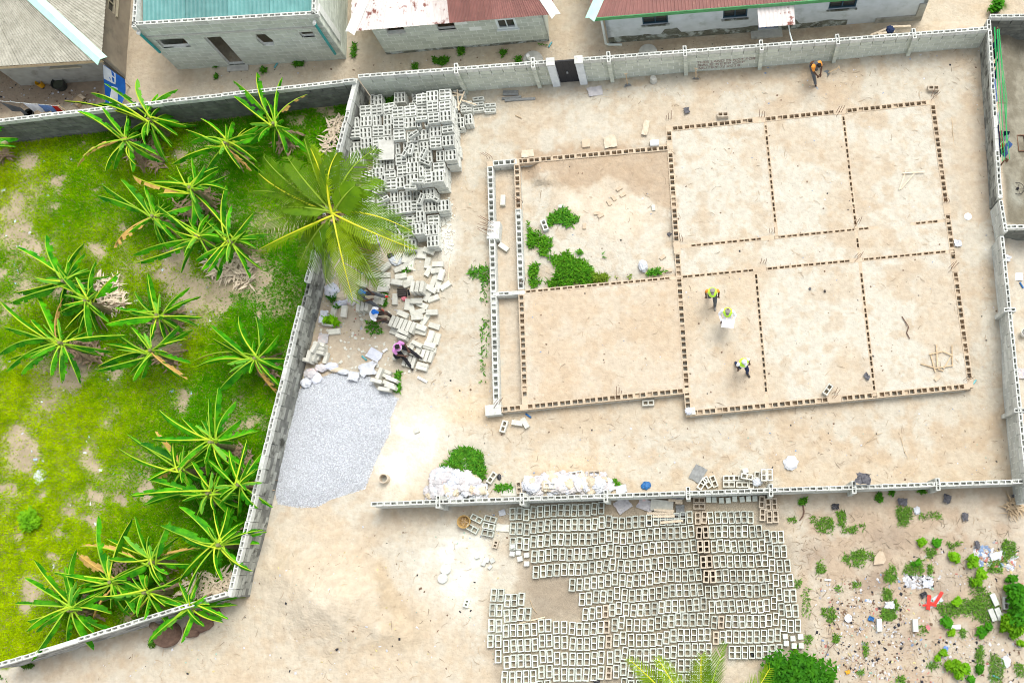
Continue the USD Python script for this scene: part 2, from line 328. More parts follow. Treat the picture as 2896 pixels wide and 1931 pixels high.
def px_of(x, y, z=0.):
    dz = z - CH; dep = y * math.sin(TILT) - dz * math.cos(TILT); up = y * math.cos(TILT) + dz * math.sin(TILT)
    return PX + F * x / dep, PY - F * up / dep
def zbase(x, y):
    x, y = np.asarray(x, float), np.asarray(y, float)
    P = shapely.points(x, y); u, v = px_of(x, y, .2)
    d = shapely.distance(FOOT, P)
    g = .39 * ss(-9.5, -6.5, x) * ss(6.6, 9., y) * (1 - ss(.6, 4.2, d) * (1 - ss(3., 9., x)))
    north = 216 - .0762 * (u - 1010) + 20
    g = np.where(v < north, g * ss(-30, 20, v - north + 30), g)
    g = g * ss(2890, 2840, u)
    g = g - .16 * np.exp(-((u - 1377) / 9) ** 2) * ss(460, 500, v) * ss(1180, 1140, v)
    inside = shapely.contains(FOOT, P)
    g = np.where(inside, FT - .012, g)
    nw = .04 + .30 * ss(1492, 1600, u) * ss(826, 765, v) + .32 * np.exp(-((u - 1760) / 70) ** 2 - ((v - 660) / 60) ** 2) - .3 * np.exp(-((u - 1893) / 14) ** 2 - ((v - 660) / 50) ** 2)
    nw = np.minimum(nw, FT + .22)
    nw = np.where(v < 520, np.maximum(nw, .36 * ss(1490, 1530, u)), nw)
    g = np.where(shapely.contains(NWROOM, P), nw, g)
    g = np.where(shapely.contains(VER, P), -.05, g)
    # sand heap in the open yard
    crest = 1040 + (v - 1590) * .50
    hp = (np.exp(-((u - 950) / 135) ** 2 - ((v - 1690) / 105) ** 2) * 1.25 + .25 * np.exp(-((u - 800) / 70) ** 2 - ((v - 1620) / 40) ** 2)) * ss(22, -4, u - crest + 7 * np.sin(v * .11))
    hp += .22 * np.exp(-((u - 1120) / 80) ** 2 - ((v - 1790) / 30) ** 2) + .12 * np.exp(-((u - 1180) / 30) ** 2 - ((v - 1720) / 60) ** 2)
    out = ~inside
    g = g + np.where(out, hp, 0)
    amp = np.where(cin(FIELD, x, y), .03, .055)
    q = np.stack([x, y, x * 0], -1)
    g = g + amp * (meshkit.fbm(q * .7, 4, 3) - .5) * np.where(inside & ~shapely.contains(NWROOM, P), .25, 1.)
    g = g + .05 * (meshkit.fbm(q * 2.3 + 11, 3, 5) - .5) * np.where(inside & ~shapely.contains(NWROOM, P), .35, 1.) * np.where(hp > .05, 4., 1.)
    return g
def zg(x, y): return float(zbase(np.array([x]), np.array([y]))[0])
def g3(px, py, dz=0.):
    z = 0.
    for _ in range(3):
        p = G(px, py, z + dz); z = zg(*p)
    return np.array([p[0], p[1], z])

def ground():
    st = .092
    gx, gy = np.meshgrid(np.arange(-32, 15.5, st), np.arange(-6, 26.5, st))
    P = np.stack([gx.ravel(), gy.ravel()], 1); P += NR.uniform(-.2, .2, P.shape) * st
    dist = shapely.distance(strips.boundary, shapely.points(P))
    P = P[(dist > .045) & ~cin(strips, P[:, 0], P[:, 1])]
    B, O = [], []
    geoms = getattr(strips, 'geoms', [strips])
    for gm in geoms:
        gm = shapely.geometry.polygon.orient(gm)
        for ring in [gm.exterior, *gm.interiors]:
            n = int(ring.length / .06); s = np.linspace(0, ring.length, n, endpoint=False)
            a = np.array([ring.interpolate(q).coords[0] for q in s]); b = np.array([ring.interpolate((q + .01) % ring.length).coords[0] for q in s])
            d = b - a; d /= np.linalg.norm(d, axis=1, keepdims=True) + 1e-12
            B.append(a); O.append(a + .05 * np.stack([d[:, 1], -d[:, 0]], 1))
    B, O = np.vstack(B), np.vstack(O)
    far = []
    for r, k in ((2, 1.2), (6, 3), (20, 10), (80, 40), (300, 150)):
        X, Y = np.meshgrid(np.arange(-32 - r * 3, 15.5 + r * 3 + k, k), np.arange(-6 - r * 3, 26.5 + r * 3 + k, k)); far.append(np.stack([X.ravel(), Y.ravel()], 1))
    far = np.vstack(far); far = far[(far[:, 0] < -32.3) | (far[:, 0] > 15.8) | (far[:, 1] < -6.3) | (far[:, 1] > 26.8)]
    far = far + NR.uniform(-.05, .05, far.shape)
    A = np.vstack([P, B, far]); E = np.vstack([P, O, far])
    tri = Delaunay(A).simplices
    c = A[tri].mean(1); tri = tri[~cin(strips, c[:, 0], c[:, 1])]
    a, b, d = A[tri[:, 0]], A[tri[:, 1]], A[tri[:, 2]]
    fl = np.cross(b - a, d - a) < 0; tri[fl] = tri[fl][:, ::-1]
    near = (np.abs(E[:, 0] + 8) < 40) & (np.abs(E[:, 1] - 10) < 30)
    z = np.zeros(len(A)); z[near] = zbase(E[near, 0], E[near, 1])
    return A, E, z, tri
A2, E2, Z2, TRI = ground()
def soft(u, v, pts, w=14):
    """0..1 mask of a pixel polygon with a ragged soft edge."""
    pg = Polygon(pts); P = shapely.points(u, v)
    d = np.where(cin(pg, u, v), -1, 1) * shapely.distance(pg.boundary, P)
    return ss(w, -w, d)
def spot(u, v, x, y, rx, ry=None): 
    ry = ry or rx; return np.exp(-((u - x) / rx) ** 2 - ((v - y) / ry) ** 2)
BARE = [(t(0, 1, *q), r) for q, r in (((520, 110), 20), ((500, 330), 22), ((210, 575), 16), ((890, 730), 26), ((300, 740), 14), ((1060, 1090), 30), ((930, 950), 18), ((560, 1100), 22), ((1650, 800), 26), ((2060, 900), 44), ((2230, 960), 22), ((1760, 1230), 28), ((2050, 1230), 18), ((30, 940), 14), ((1130, 530), 14), ((900, 150), 12), ((1500, 940), 14), ((2110, 60), 20), ((2090, 400), 16))] + \
       [(t(0, 2, *q), r) for q, r in (((160, 870), 34), ((200, 1080), 36), ((830, 1060), 34), ((1000, 780), 26), ((760, 280), 40), ((1050, 270), 32), ((1690, 560), 26), ((2200, 560), 26), ((2120, 770), 34), ((2300, 760), 20), ((2120, 120), 18), ((390, 1440), 16), ((880, 1450), 22), ((1340, 1370), 22), ((1110, 1440), 18), ((20, 170), 18), ((30, 1380), 20), ((1600, 150), 30))] + \
       [(t(0, 3, *q), r) for q, r in (((640, 80), 22), ((800, 100), 18), ((560, 230), 18), ((270, 360), 14), ((470, 420), 14), ((300, 660), 22), ((290, 770), 20), ((230, 900), 16), ((180, 1270), 14), ((1150, 940), 16))] + \
       [(t(0, 0, *q), r) for q, r in (((250, 1480), 22), ((660, 1420), 18), ((800, 1330), 14), ((1650, 1420), 26), ((1450, 1250), 22))] + [(t(1, 0, 700, 1080), 26), (t(1, 0, 330, 1080), 20), ((905, 300), 16), ((745, 800), 12), ((735, 900), 15), ((60, 1500), 20)]
def lush(u, v, q):
    n = meshkit.fbm(q * .28 + 40, 4, 60); n2 = meshkit.fbm(q * 1.1, 3, 61)
    d = .60 + 1.5 * (n - .5) + 1.1 * (n2 - .5); u = u + 46 * (n2 - .5) + 26 * (meshkit.fbm(q * 3., 3, 63) - .5); v = v + 60 * (meshkit.fbm(q * 1.3 + 7, 3, 62) - .5)
    for (x, y), r in BARE: d = d - .80 * np.exp(-((u - x) ** 2 + (v - y) ** 2) / (r * r * 1.5))
    for x, y, r in ((300, 1120, 70), (420, 1080, 60), (560, 990, 40), (700, 430, 60), (720, 560, 50), (690, 900, 50), (200, 600, 50), (150, 380, 60), (300, 1000, 50), (880, 330, 40), (620, 760, 60), (230, 1780, 40), (40, 1850, 50)):
        d = d + .35 * np.exp(-((u - x) ** 2 + (v - y) ** 2) / (r * r))
    return d
LUSH = lush
def FOOT_M(x, y): return cin(FOOT, x, y).astype(float)
def ground_colour(x, y):
    u, v = px_of(x, y, 0.); q = np.stack([x, y, x * 0], -1)
    n1 = meshkit.fbm(q * .55 + 5, 5, 21); n2 = meshkit.fbm(q * 1.9, 4, 22); n3 = meshkit.fbm(q * 5., 3, 23)
    wob = (n2 - .5) * 60 + (n3 - .5) * 30; uw, vw = u + wob, v + (n1 - .5) * 60 + (n3 - .5) * 30
    sand = np.array([.452, .418, .342]); c = np.tile(sand, (len(x), 1))
    def mix(m, col):
        nonlocal c
        c = c * (1 - m[:, None]) + np.array(col) * m[:, None]
    mix(FOOT_M(x, y) * .6, (.485, .465, .395)); mix(ss(.50, .62, n1) * .55, (.43, .35, .25)); mix(ss(.55, .66, n2) * .5, (.39, .31, .215)); mix(ss(.58, .70, n3) * .4, (.36, .285, .195))
    # lane in front of the houses, between the walls
    north = 216 - .0762 * (u - 1010)
    mix(ss(10, -20, v - north - 20) * .5, (.46, .39, .285))
    # foundation rooms
    mix(soft(uw, vw, [(1480, 440), (1900, 420), (1905, 590), (1800, 560), (1720, 520), (1640, 560), (1560, 500), (1480, 520)], 9) * .8, (.34, .255, .17))
    mix(soft(uw, vw, [(1480, 830), (1920, 790), (1945, 1110), (1490, 1150)], 10) * .45, (.44, .335, .225))
    mix(soft(uw, vw, [(1930, 790), (2140, 770), (2170, 1140), (1950, 1160)], 10) * .35, (.455, .355, .245))
    mix(soft(uw, vw, [(1390, 470), (1465, 460), (1485, 1150), (1404, 1150)], 8) * .5, (.43, .345, .25))
    mix(soft(uw, vw, [(1380, 1160), (1950, 1110), (1960, 1190), (1500, 1260), (1390, 1250)], 26) * .35, (.42, .33, .22))
    mix(soft(uw, vw, [(2000, 1240), (2860, 1140), (2870, 1350), (1700, 1380)], 50) * .5 * ss(.42, .6, n2), (.40, .315, .215))
    mix(soft(uw, vw, [(2120, 260), (2330, 200), (2420, 330), (2200, 330)], 30) * .5 * ss(.4, .6, n2), (.41, .32, .22))
    mix(spot(uw, vw, 2800, 1180, 90, 60) * .5, (.40, .32, .22)); mix(spot(uw, vw, 1600, 1310, 140, 40) * .35, (.6, .44, .25))
    mix(spot(uw, vw, 2800, 240, 25, 160) * .5, (.6, .43, .25)); mix(spot(uw, vw, 1325, 1150, 80, 60) * .4, (.6, .44, .25))
    for bx, by in ((1935, 1140), (2130, 860), (2120, 1060)): mix(spot(u, v, bx, by, 22, 16) * .35, (.42, .34, .24))
    # cement dust
    mix(np.clip(spot(uw, vw, 1180, 1230, 85, 95) + spot(uw, vw, 1130, 1330, 60, 70) * .8, 0, 1) * (.55 + .5 * ss(.4, .6, n2)), (.70, .67, .58))
    mix(np.clip(spot(uw, vw, 1270, 1600, 90, 80) + spot(uw, vw, 1330, 1560, 60, 70) + spot(uw, vw, 1300, 1720, 60, 60) * .7, 0, 1) * (.5 + .5 * ss(.4, .58, n2)), (.60, .60, .53))
    mix(spot(uw, vw, 1265, 690, 20, 60) * .7, (.62, .61, .55)); mix(spot(uw, vw, 2790, 710, 22, 14) * .8, (.58, .56, .48))
    mix(spot(uw, vw, 1640, 600, 40, 25) * .6, (.6, .55, .46)); mix(spot(uw, vw, 2280, 1470, 40, 30) * .5, (.45, .44, .37))
    mix(spot(uw, vw, 940, 1690, 140, 95) * .75, (.53, .48, .39)); mix(spot(uw, vw, 800, 1600, 90, 40) * .4, (.40, .335, .235)); mix(soft(uw, vw, [(1130, 1740), (1230, 1770), (1180, 1830), (1090, 1860), (1040, 1840)], 20) * .5, (.39, .32, .22)); mix(soft(uw, vw, [(1048, 1590), (1085, 1610), (1165, 1750), (1118, 1755)], 9) * .8, (.37, .30, .205)); mix(spot(uw, vw, 1745, 640, 85, 75) * .85, (.52, .46, .365))
    # block yard
    yard = [(1470, 1440), (1700, 1430), (1850, 1470), (2220, 1450), (2240, 1560), (2290, 1780), (2280, 1860), (1990, 1860), (1960, 1960), (1400, 1960), (1400, 1800), (1480, 1780), (1440, 1700), (1480, 1560)]
    mix(soft(uw, vw, yard, 16) * .75, (.30, .255, .195)); mix(soft(uw, vw, [(1500, 1640), (1640, 1640), (1650, 1740), (1520, 1760), (1490, 1700)], 22) * .5, (.22, .18, .13))
    mix(soft(uw, vw, [(1400, 1440), (2250, 1400), (2200, 1440), (1420, 1470)], 14) * .5, (.36, .29, .2))
    # tumbled-block zone and lower open ground
    mix(soft(uw, vw, [(880, 800), (1000, 740), (1180, 760), (1180, 1060), (900, 1030)], 25) * .4, (.44, .37, .28))
    mix(soft(uw, vw, [(650, 1700), (760, 1450), (1000, 1480), (1200, 1750), (1380, 1931), (300, 1990)], 60) * .35, (.47, .385, .27))
    # waste ground
    waste = [(2250, 1430), (2880, 1390), (2960, 1990), (2330, 1990)]
    mix(soft(uw, vw, waste, 40) * (.45 + .5 * ss(.42, .62, n2)), (.37, .295, .215))
    for bx, by, rx, ry, a in ((2520, 1535, 60, 35, .8), (2480, 1640, 45, 30, .85), (2300, 1560, 60, 30, .6), (2640, 1660, 70, 40, .5), (2560, 1810, 60, 50, .35), (2700, 1580, 60, 60, .4)):
        mix(spot(uw, vw, bx, by, rx, ry) * a, (.255, .20, .15))
    # neighbour's concrete yard
    mix(soft(uw * .1 + u * .9, v, [(2805, 60), (3100, 60), (3100, 635), (2838, 640)], 6), (.17, .155, .115))
    mix(soft(uw * .1 + u * .9, v, [(2805, 60), (3100, 60), (3100, 635), (2838, 640)], 6) * ss(.45, .65, n2) * .8, (.26, .245, .19)); mix(spot(uw, vw, 2862, 560, 22, 30) * .8, (.3, .3, .25))
    mix(soft(u, v, [(2840, 650), (3100, 650), (3100, 760), (2860, 760)], 6) * .4, (.55, .52, .44))
    mix(soft(uw, vw, [(2800, -60), (2870, -60), (2850, 36), (2815, 36)], 10), (.10, .13, .04))
    # yard left of the old house
    mix(soft(uw, vw, [(-200, 200), (290, 210), (300, 300), (-200, 335)], 18) * .8, (.26, .205, .15)); mix(spot(u, v, 175, 245, 60, 22) * .5, (.2, .155, .11)); mix(spot(u, v, 10, 200, 40, 30) * .7, (.12, .08, .05))
    mix(soft(uw, vw, [(1640, 130), (2160, 95), (2440, 70), (2440, 100), (1700, 150)], 10) * .5, (.34, .26, .18))
    # banana field soil
    fm = cin(FIELD, x, y).astype(float); mix(fm, (.36, .30, .205)); mix(fm * ss(.5, .66, n2) * .6, (.27, .225, .15)); mix(fm * np.clip(LUSH(u, v, q) * .8 + .02, 0, .8), (.15, .225, .010))
    c = c * (1 + .14 * (n3 - .5))[:, None]
    return np.clip(c, .01, .85)
def mk_ground():
    near = (np.abs(E2[:, 0] + 8) < 40) & (np.abs(E2[:, 1] - 10) < 30)
    col = np.tile(np.array([.44, .36, .26]), (len(A2), 1)); col[near] = ground_colour(E2[near, 0], E2[near, 1])
    obj('ground', (np.column_stack([A2, Z2]), TRI), 'sand', smooth=True, col=col, kind='structure')
mk_ground()
ZTREE = None
def zs(P):
    return zbase(P[:, 0], P[:, 1])
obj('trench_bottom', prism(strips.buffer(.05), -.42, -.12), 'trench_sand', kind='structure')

# ------------------------------------------------------------------ block walls
def orient_pts(v, p, a): 
    c, s = math.cos(a), math.sin(a); return np.column_stack([p[0] + v[:, 0] * c - v[:, 1] * s, p[1] + v[:, 0] * s + v[:, 1] * c, v[:, 2]])
TOP_PROTO = {}
def block_wall(label, a, b, ztop, th, courses, m_side, m_top, m_mortar, name='block_wall', rough=0., skip=0., solid=(), seed=1, group=None, cover=(), gaps=()):
    """a, b: the top's centre line. Every block is a part; the 300 nearest the top singly, the others joined."""
    rr = random.Random(seed); a, b = np.array(a), np.array(b); L = np.linalg.norm(b - a); ang = math.atan2(b[1] - a[1], b[0] - a[0])
    zb = ztop - courses * .25
    w = thing(name, label, 'wall', (a[0], a[1], zb), group)
    core, rest, n = [], [], 0
    core.append((lambda m: (orient_pts(m[0], a, ang), m[1]))(boxm(0, L, -th / 2 + .008, th / 2 - .008, zb - .5, ztop - .485)))
    obj('mortar', cat_(core), m_mortar, w)
    for k in range(courses + 2):
        z1 = ztop - k * .25; z0 = z1 - .225
        x = -.2375 * (k % 2) if k != 1 else 0.
        while x < L - .02:
            x0, x1 = max(x, 0) + .006, min(x + .475, L) - (.006 if k == 0 else .022)
            x += .475
            if x1 - x0 < .06: continue
            if k == 0 and (rr.random() < skip or any(g0 < (x0 + x1) / 2 < g1 for g0, g1 in gaps)): continue
            j = rr.uniform(-1, 1) * (.004 + rough * .6); dz = rr.uniform(-1, 1) * rough * .5
            if k == 1 and x1 - x0 > .3:
                m = hollow(x1 - x0, th, .225, .036, None, (.02, .02), .2); m = (orient_pts(m[0] + [(x0 + x1) / 2, j, z0], a, ang), m[1]); obj('block', m, m_side, w); n += 1; continue
            if k == 0 and x1 - x0 > .3 and not any(s0 < (x0 + x1) / 2 < s1 for s0, s1 in solid):
                m = hollow(x1 - x0, th, .24, .036, None, (z_(rr), z_(rr)), .225)
                v = m[0] + [(x0 + x1) / 2, j, z1 - .24 + dz]
                if rough: v = v + rr.uniform(-1, 1) * rough * np.column_stack([v[:, 1] * 0, (v[:, 0] - (x0 + x1) / 2), v[:, 1] * 0])
                obj('block', (orient_pts(v, a, ang), m[1]), m_top, w); n += 1
            else:
                m = boxm(x0, x1, -th / 2 + j, th / 2 + j, z0 - (.015 if k == 0 else 0), z1 + dz)
                m = (orient_pts(m[0], a, ang), m[1])
                if n < 300: obj('block', m, m_top if k == 0 else m_side, w); n += 1
                else: rest.append(m)
    if rest: obj('lower_blocks', cat_(rest), m_side, w, kind='stuff')
    return w
def z_(rr): return rr.choice([.02, .04, .06, .12, .02])
def pier(w, p, ang, ztop, zb, side=.45, wide=.15, m='block_new', mt='block_white'):
    """A pier of blocks set across the wall: a part of the wall with its blocks below it."""
    c, s = math.cos(ang + PI / 2), math.sin(ang + PI / 2)
    m1 = hollow(side, wide, .24, .034, None, (.02, .04), .225)
    top = obj('pier', (orient_pts(m1[0] + [0, 0, ztop + .035 - .24], p, ang + PI / 2), m1[1]), mt, w)
    k, z = 0, ztop + .035 - .25
    while z > zb - .3:
        q = boxm(-side / 2 - .004 * (k % 2), side / 2 + .004 * (k % 2), -wide / 2 - .003, wide / 2 + .003, z - .23, z)
        obj('pier_block', (orient_pts(q[0], p, ang + PI / 2), q[1]), m, top); z -= .24; k += 1
def piers(w, a, b, ztop, zb, pxs, **k):
    a, b = np.array(a), np.array(b); ang = math.atan2(*(b - a)[::-1])
    for q in pxs:
        p = G(*q, ztop); s = np.dot(p - a, b - a) / np.dot(b - a, b - a); pier(w, a + s * (b - a), ang, ztop, zb, **k)
NT = 1.75
nl = lambda u: (u, 216 - .0762 * (u - 1010))
wa = block_wall('long grey block wall with four slim piers, between the block stacks and the black gate', G(1012, 215.8, NT), G(*nl(1556), NT), NT, .15, 7, 'block_grey', 'block_white', 'mortar', seed=2)
piers(wa, G(1012, 215.8, NT), G(*nl(1556), NT), NT, 0, [nl(1290), nl(1507)], m='block_grey')
wb = block_wall('long grey block wall with maroon hand painted lettering, right of the black gate', G(*nl(1634), NT), G(*nl(2794), NT), NT, .15, 7, 'block_grey', 'block_white', 'mortar', seed=3)
piers(wb, G(*nl(1634), NT), G(*nl(2794), NT), NT, 0, [nl(1721), nl(1937), nl(2153), nl(2369), nl(2585)], m='block_grey')
# lettering on that wall
A_, B_ = G(*nl(1634), NT), G(*nl(2794), NT); dn = (B_ - A_) / np.linalg.norm(B_ - A_); nn_ = np.array([dn[1], -dn[0]])
def on_face(px, py, a, d, n, off):
    """Where the ray of a pixel meets the upright face through a along d: along, up."""
    r = ray(px, py); o = np.array([0, 0, CH]); N = np.array([n[0], n[1], 0]); P0 = np.array([a[0] + n[0] * off, a[1] + n[1] * off, 0])
    s = np.dot(P0 - o, N) / np.dot(r, N); q = o + r * s; return np.dot(q[:2] - a, d), q[2]
for txt, (px, py), wid, h in (('THIS LAND IS NOT FOR', (1970, 181), 166, .17), ('SALE KEEP OFF', (1973, 188.5), 134, .16), ('MUTKY 7/ 2018', (1975, 196.5), 118, .16)):
    s, z = on_face(px, py, A_, dn, nn_, .08); s2, z2 = on_face(px + wid, py - wid * .08, A_, dn, nn_, .08)
    m = meshkit.text_mesh(txt, h, .004, bold=False); v = np.array(m.vertices); v[:, 0] *= (s2 - s) / (v[:, 0].max()); 
    P3 = np.column_stack([A_[0] + dn[0] * (s + v[:, 0]) + nn_[0] * (.083 + v[:, 2]), A_[1] + dn[1] * (s + v[:, 0]) + nn_[1] * (.083 + v[:, 2]), z + v[:, 1]])
    obj('lettering', (P3, np.array(m.faces)), 'paint_maroon', wb)
W1T = 1.72
w1 = block_wall('dark mould stained block wall behind the banana plants, below the old houses', G(1003, 226, W1T), G(-60, 347, W1T), W1T, .15, 7, 'block_mould', 'block_white', 'mortar_dark', rough=.012, seed=4, solid=((21.9, 23.4),), gaps=())
W2T = 1.5
p0, p1 = G(1006, 222, W2T), G(648, 1688, W2T)
w2 = block_wall('leaning weathered block wall with crumbling top, between the banana field and the gravel heap', p0, p1, W2T, .16, 6, 'block_weathered', 'block_white', 'mortar_dark', rough=.02, skip=.02, seed=5, solid=((0, 1.2), (4.4, 5.1), (12.0, 12.5), (15.1, 15.5)), gaps=((8.4, 9.6),))
W3T = 1.7
w3 = block_wall('weathered grey block wall below the banana plants at the lower left corner', G(640, 1705 - 28, W3T), G(-30, 1888, W3T), W3T, .15, 7, 'block_light_weathered', 'block_white', 'mortar_dark', rough=.014, seed=6, solid=((5.2, 6.4), (9.5, 10.2)))
E1T, E2T = 1.6, 1.55
w5 = block_wall('dark weathered block wall beside the green clothes lines', G(2797, 55, E1T), G(2830, 560, E1T), E1T, .16, 6, 'block_weathered', 'block_white', 'mortar_dark', rough=.012, seed=7, solid=((4.2, 5.6),))
w6 = block_wall('clean grey block wall along the right edge of the site with cross shaped piers', G(2830, 566, E2T), G(2845, 655, E2T), E2T, .15, 6, 'block_new', 'block_white', 'mortar', seed=8)
w6b = block_wall('clean grey block wall with cross shaped piers along the right edge, below the concrete yard', G(2834, 668, E2T), G(2912, 1420, E2T), E2T, .15, 6, 'block_new', 'block_white', 'mortar', seed=9)
piers(w6b, G(2834, 668, E2T), G(2912, 1420, E2T), E2T, 0, [(2852, 876), (2881, 1160)], m='block_new')
tag(stage.GetPrimAtPath(w6), 'short stretch of clean grey block wall level with the bottom of the concrete yard')
w7 = block_wall('mould stained cross wall at the top end of the concrete yard', G(2800, 45, 1.7), G(2990, 46, 1.7), 1.7, .15, 7, 'block_mould', 'block_white', 'mortar_dark', rough=.01, seed=10)
w8 = block_wall('low dark cross wall at the bottom end of the concrete yard', G(2842, 642, 1.5), G(2990, 636, 1.5), 1.5, .16, 5, 'block_mould', 'block_white', 'mortar_dark', rough=.01, seed=11)
ST = 1.3
sa, sb = G(1048, 1425, ST), G(2905, 1360, ST)
w9 = block_wall('long low block wall with white topped piers, between the building plot and the block yard', sa, sb, ST, .16, 5, 'block_new', 'block_white', 'mortar', seed=12)
piers(w9, sa, sb, ST, 0, [(1239, 1418), (1476, 1411), (1713, 1401), (1946, 1389), (2180, 1383), (2415, 1372), (2652, 1366)], m='block_new')

# ------------------------------------------------------------------ the house foundation
fd = thing('house_foundation', 'unfinished house foundation of hollow blocks laid out as rooms in sand', 'foundation', (*G(1900, 800, FT), 0))
rr = random.Random(31); nodes = [(1386, 464), (1893, 418), (1892, 364), (2637, 289), (2745, 1088), (1947, 1168), (1947, 1105), (1395, 1160), (1480, 1154), (1476, 827), (1461, 458), (1920, 785), (1911, 699), (2690, 710)]
lower, cleanfaces = [], []
GAPS = [((2690, 760), 20), ((2674, 586), 22), ((2372, 1126), 18), ((2365, 318), 15), ((2150, 334), 10), ((1396, 652), 15), ((1930, 1104), 3), ((1749, 1123), 8), ((2420, 646), 10), ((2427, 737), 12), ((2155, 761), 8), ((2180, 670), 8), ((1470, 585), 8), ((1475, 816), 10), ((2630, 290), 12), ((2735, 1090), 12), ((1395, 1160), 18), ((1950, 1168), 20), ((1912, 694), 8), ((1895, 366), 12)]
for si, ((a, b, w, k), (pa, pb, _, _)) in enumerate(zip(LINES, SEG)):
    others = [LineString([LINES[j][0], LINES[j][1]]) for j in range(si)]
    L = np.linalg.norm(b - a); ang = math.atan2(b[1] - a[1], b[0] - a[0]); d = (b - a) / L
    x = .12; done_ = []
    while x < L - .3:
        c = a + d * (x + .225); u, v = px_of(*c, FT)
        near = any(abs(u - gu) < gr and abs(v - gv) < gr for (gu, gv), gr in GAPS)
        dj = min([9.] + [o_.distance(Point(*c)) for o_ in others])
        if dj < .16: x += .477; continue
        if dj >= .33: done_.append((x, x + .477))
        kk = k if k != 'm' else ('c' if 585 < v < 820 else 's')
        if k == 'n': kk = 'c' if u < 1460 else 's'
        m = hollow(.45, w, .26, .034 if w > .2 else .036, .034, (rr.choice([None, None, None, None, .04, .16]), rr.choice([None, None, None, .03, .12])), .26)
        zt = FT + (.012 if kk == 's' else .035) - .0012 * si
        if dj < .33:
            q = boxm(0, .30, -w / 2 + .003, w / 2 - .003, zt - .3, zt - .008); q = (orient_pts(q[0], c - d * .15, ang), q[1])
            obj('concrete_pad', q, 'block_sandy' if kk == 's' else 'block_white', fd)
        elif near:
            q = boxm(0, .475, -w / 2 - .02, w / 2 + .02, zt - .3, zt - .004); q = (orient_pts(q[0], c - d * .2375, ang), q[1])
            obj('concrete_pad', q, 'block_sandy' if kk == 's' else 'block_white', fd)
        else:
            obj('block', (orient_pts(m[0] + [0, 0, zt - .26], c, ang), m[1]), 'block_sandy' if kk == 's' else 'block_white', fd)
            q = boxm(.225, .252, -w / 2 + .004, w / 2 - .004, zt - .26, zt - .006); q = (orient_pts(q[0], c, ang), q[1]); lower.append((q, kk))
        x += .477
    edge_ = 0.
    for c0_, c1_ in [*done_, (L + .1, L + .1)]:
        if c0_ - edge_ > .015:
            zt = FT + (.012 if k == 's' else .03) - .014 - .0011 * si; q = boxm(edge_ - .004 if edge_ else -w / 2, c0_ + .004, -w / 2 + .004, w / 2 - .004, zt - .3, zt); q = (orient_pts(q[0], a, ang), q[1])
            lower.append((q, 's' if k == 's' else ('c' if k == 'c' else 's')))
        edge_ = c1_
    for lv in (0, 1):
        x = .12 - .24 * (lv % 2 == 0)
        while x < L - .1:
            x0, x1 = max(x, 0.05), min(x + .455, L - .05)
            z1 = FT + (.012 if k == 's' else .035) - .265 - lv * .25
            q = boxm(x0, x1, -w / 2 - .002, w / 2 + .002, z1 - .235, z1); cleanfaces.append((orient_pts(q[0], a, ang), q[1])); x += .477
obj('joint_mortar', cat_([q for q, kk in lower if kk == 's']), 'block_sandy', fd, kind='stuff')
obj('pale_joint_mortar', cat_([q for q, kk in lower if kk != 's']), 'block_white', fd, kind='stuff')
obj('buried_courses', cat_(cleanfaces), 'block_new', fd, kind='stuff')
q = boxm(-.36, .36, -.24, .24, FT - .5, FT + .05); pad = G(1396, 652, FT)
obj('column_pad', (orient_pts(q[0], pad, PI / 2 - .03), q[1]), 'block_white', fd)
q = boxm(-.3, .3, -.2, .2, FT - .5, FT + .045); obj('column_pad', (orient_pts(q[0], G(1395, 1159, FT), .1), q[1]), 'block_white', fd)
q = boxm(-.18, .18, -.14, .14, FT - .45, FT + .06); obj('column_pad', (orient_pts(q[0], G(1953, 1163, FT), .1), q[1]), 'block_pale', fd)
for u, v, n, dx in ((1388, 640, 10, -26), (1384, 455, 3, -14), (1470, 580, 3, -9), (2690, 765, 4, 10), (2676, 580, 3, -6), (2360, 1120, 5, 6), (2372, 325, 4, 8), (2640, 280, 4, 8), (2422, 640, 4, 6), (2424, 735, 4, 8), (2157, 752, 3, 4), (2182, 665, 3, 0), (1890, 345, 3, 2), (1404, 1150, 4, 16), (1930, 690, 2, -2), (1750, 1118, 4, 3), (2732, 1082, 3, 10), (2153, 340, 3, 2), (1476, 812, 3, 8)):
    for i in range(n):
        p = G(u + (i % 3) * 7 - 7, v + (i // 3) * 12 - 8, FT); h = rr.uniform(.25, .5)
        obj('rebar', tube([(*p, FT - .1), (p[0] + .02, p[1], FT + .1), (p[0] + dx * .014, p[1] + rr.uniform(.02, .2), FT + .1 + h * .6)], .011, 4), 'rust', fd)

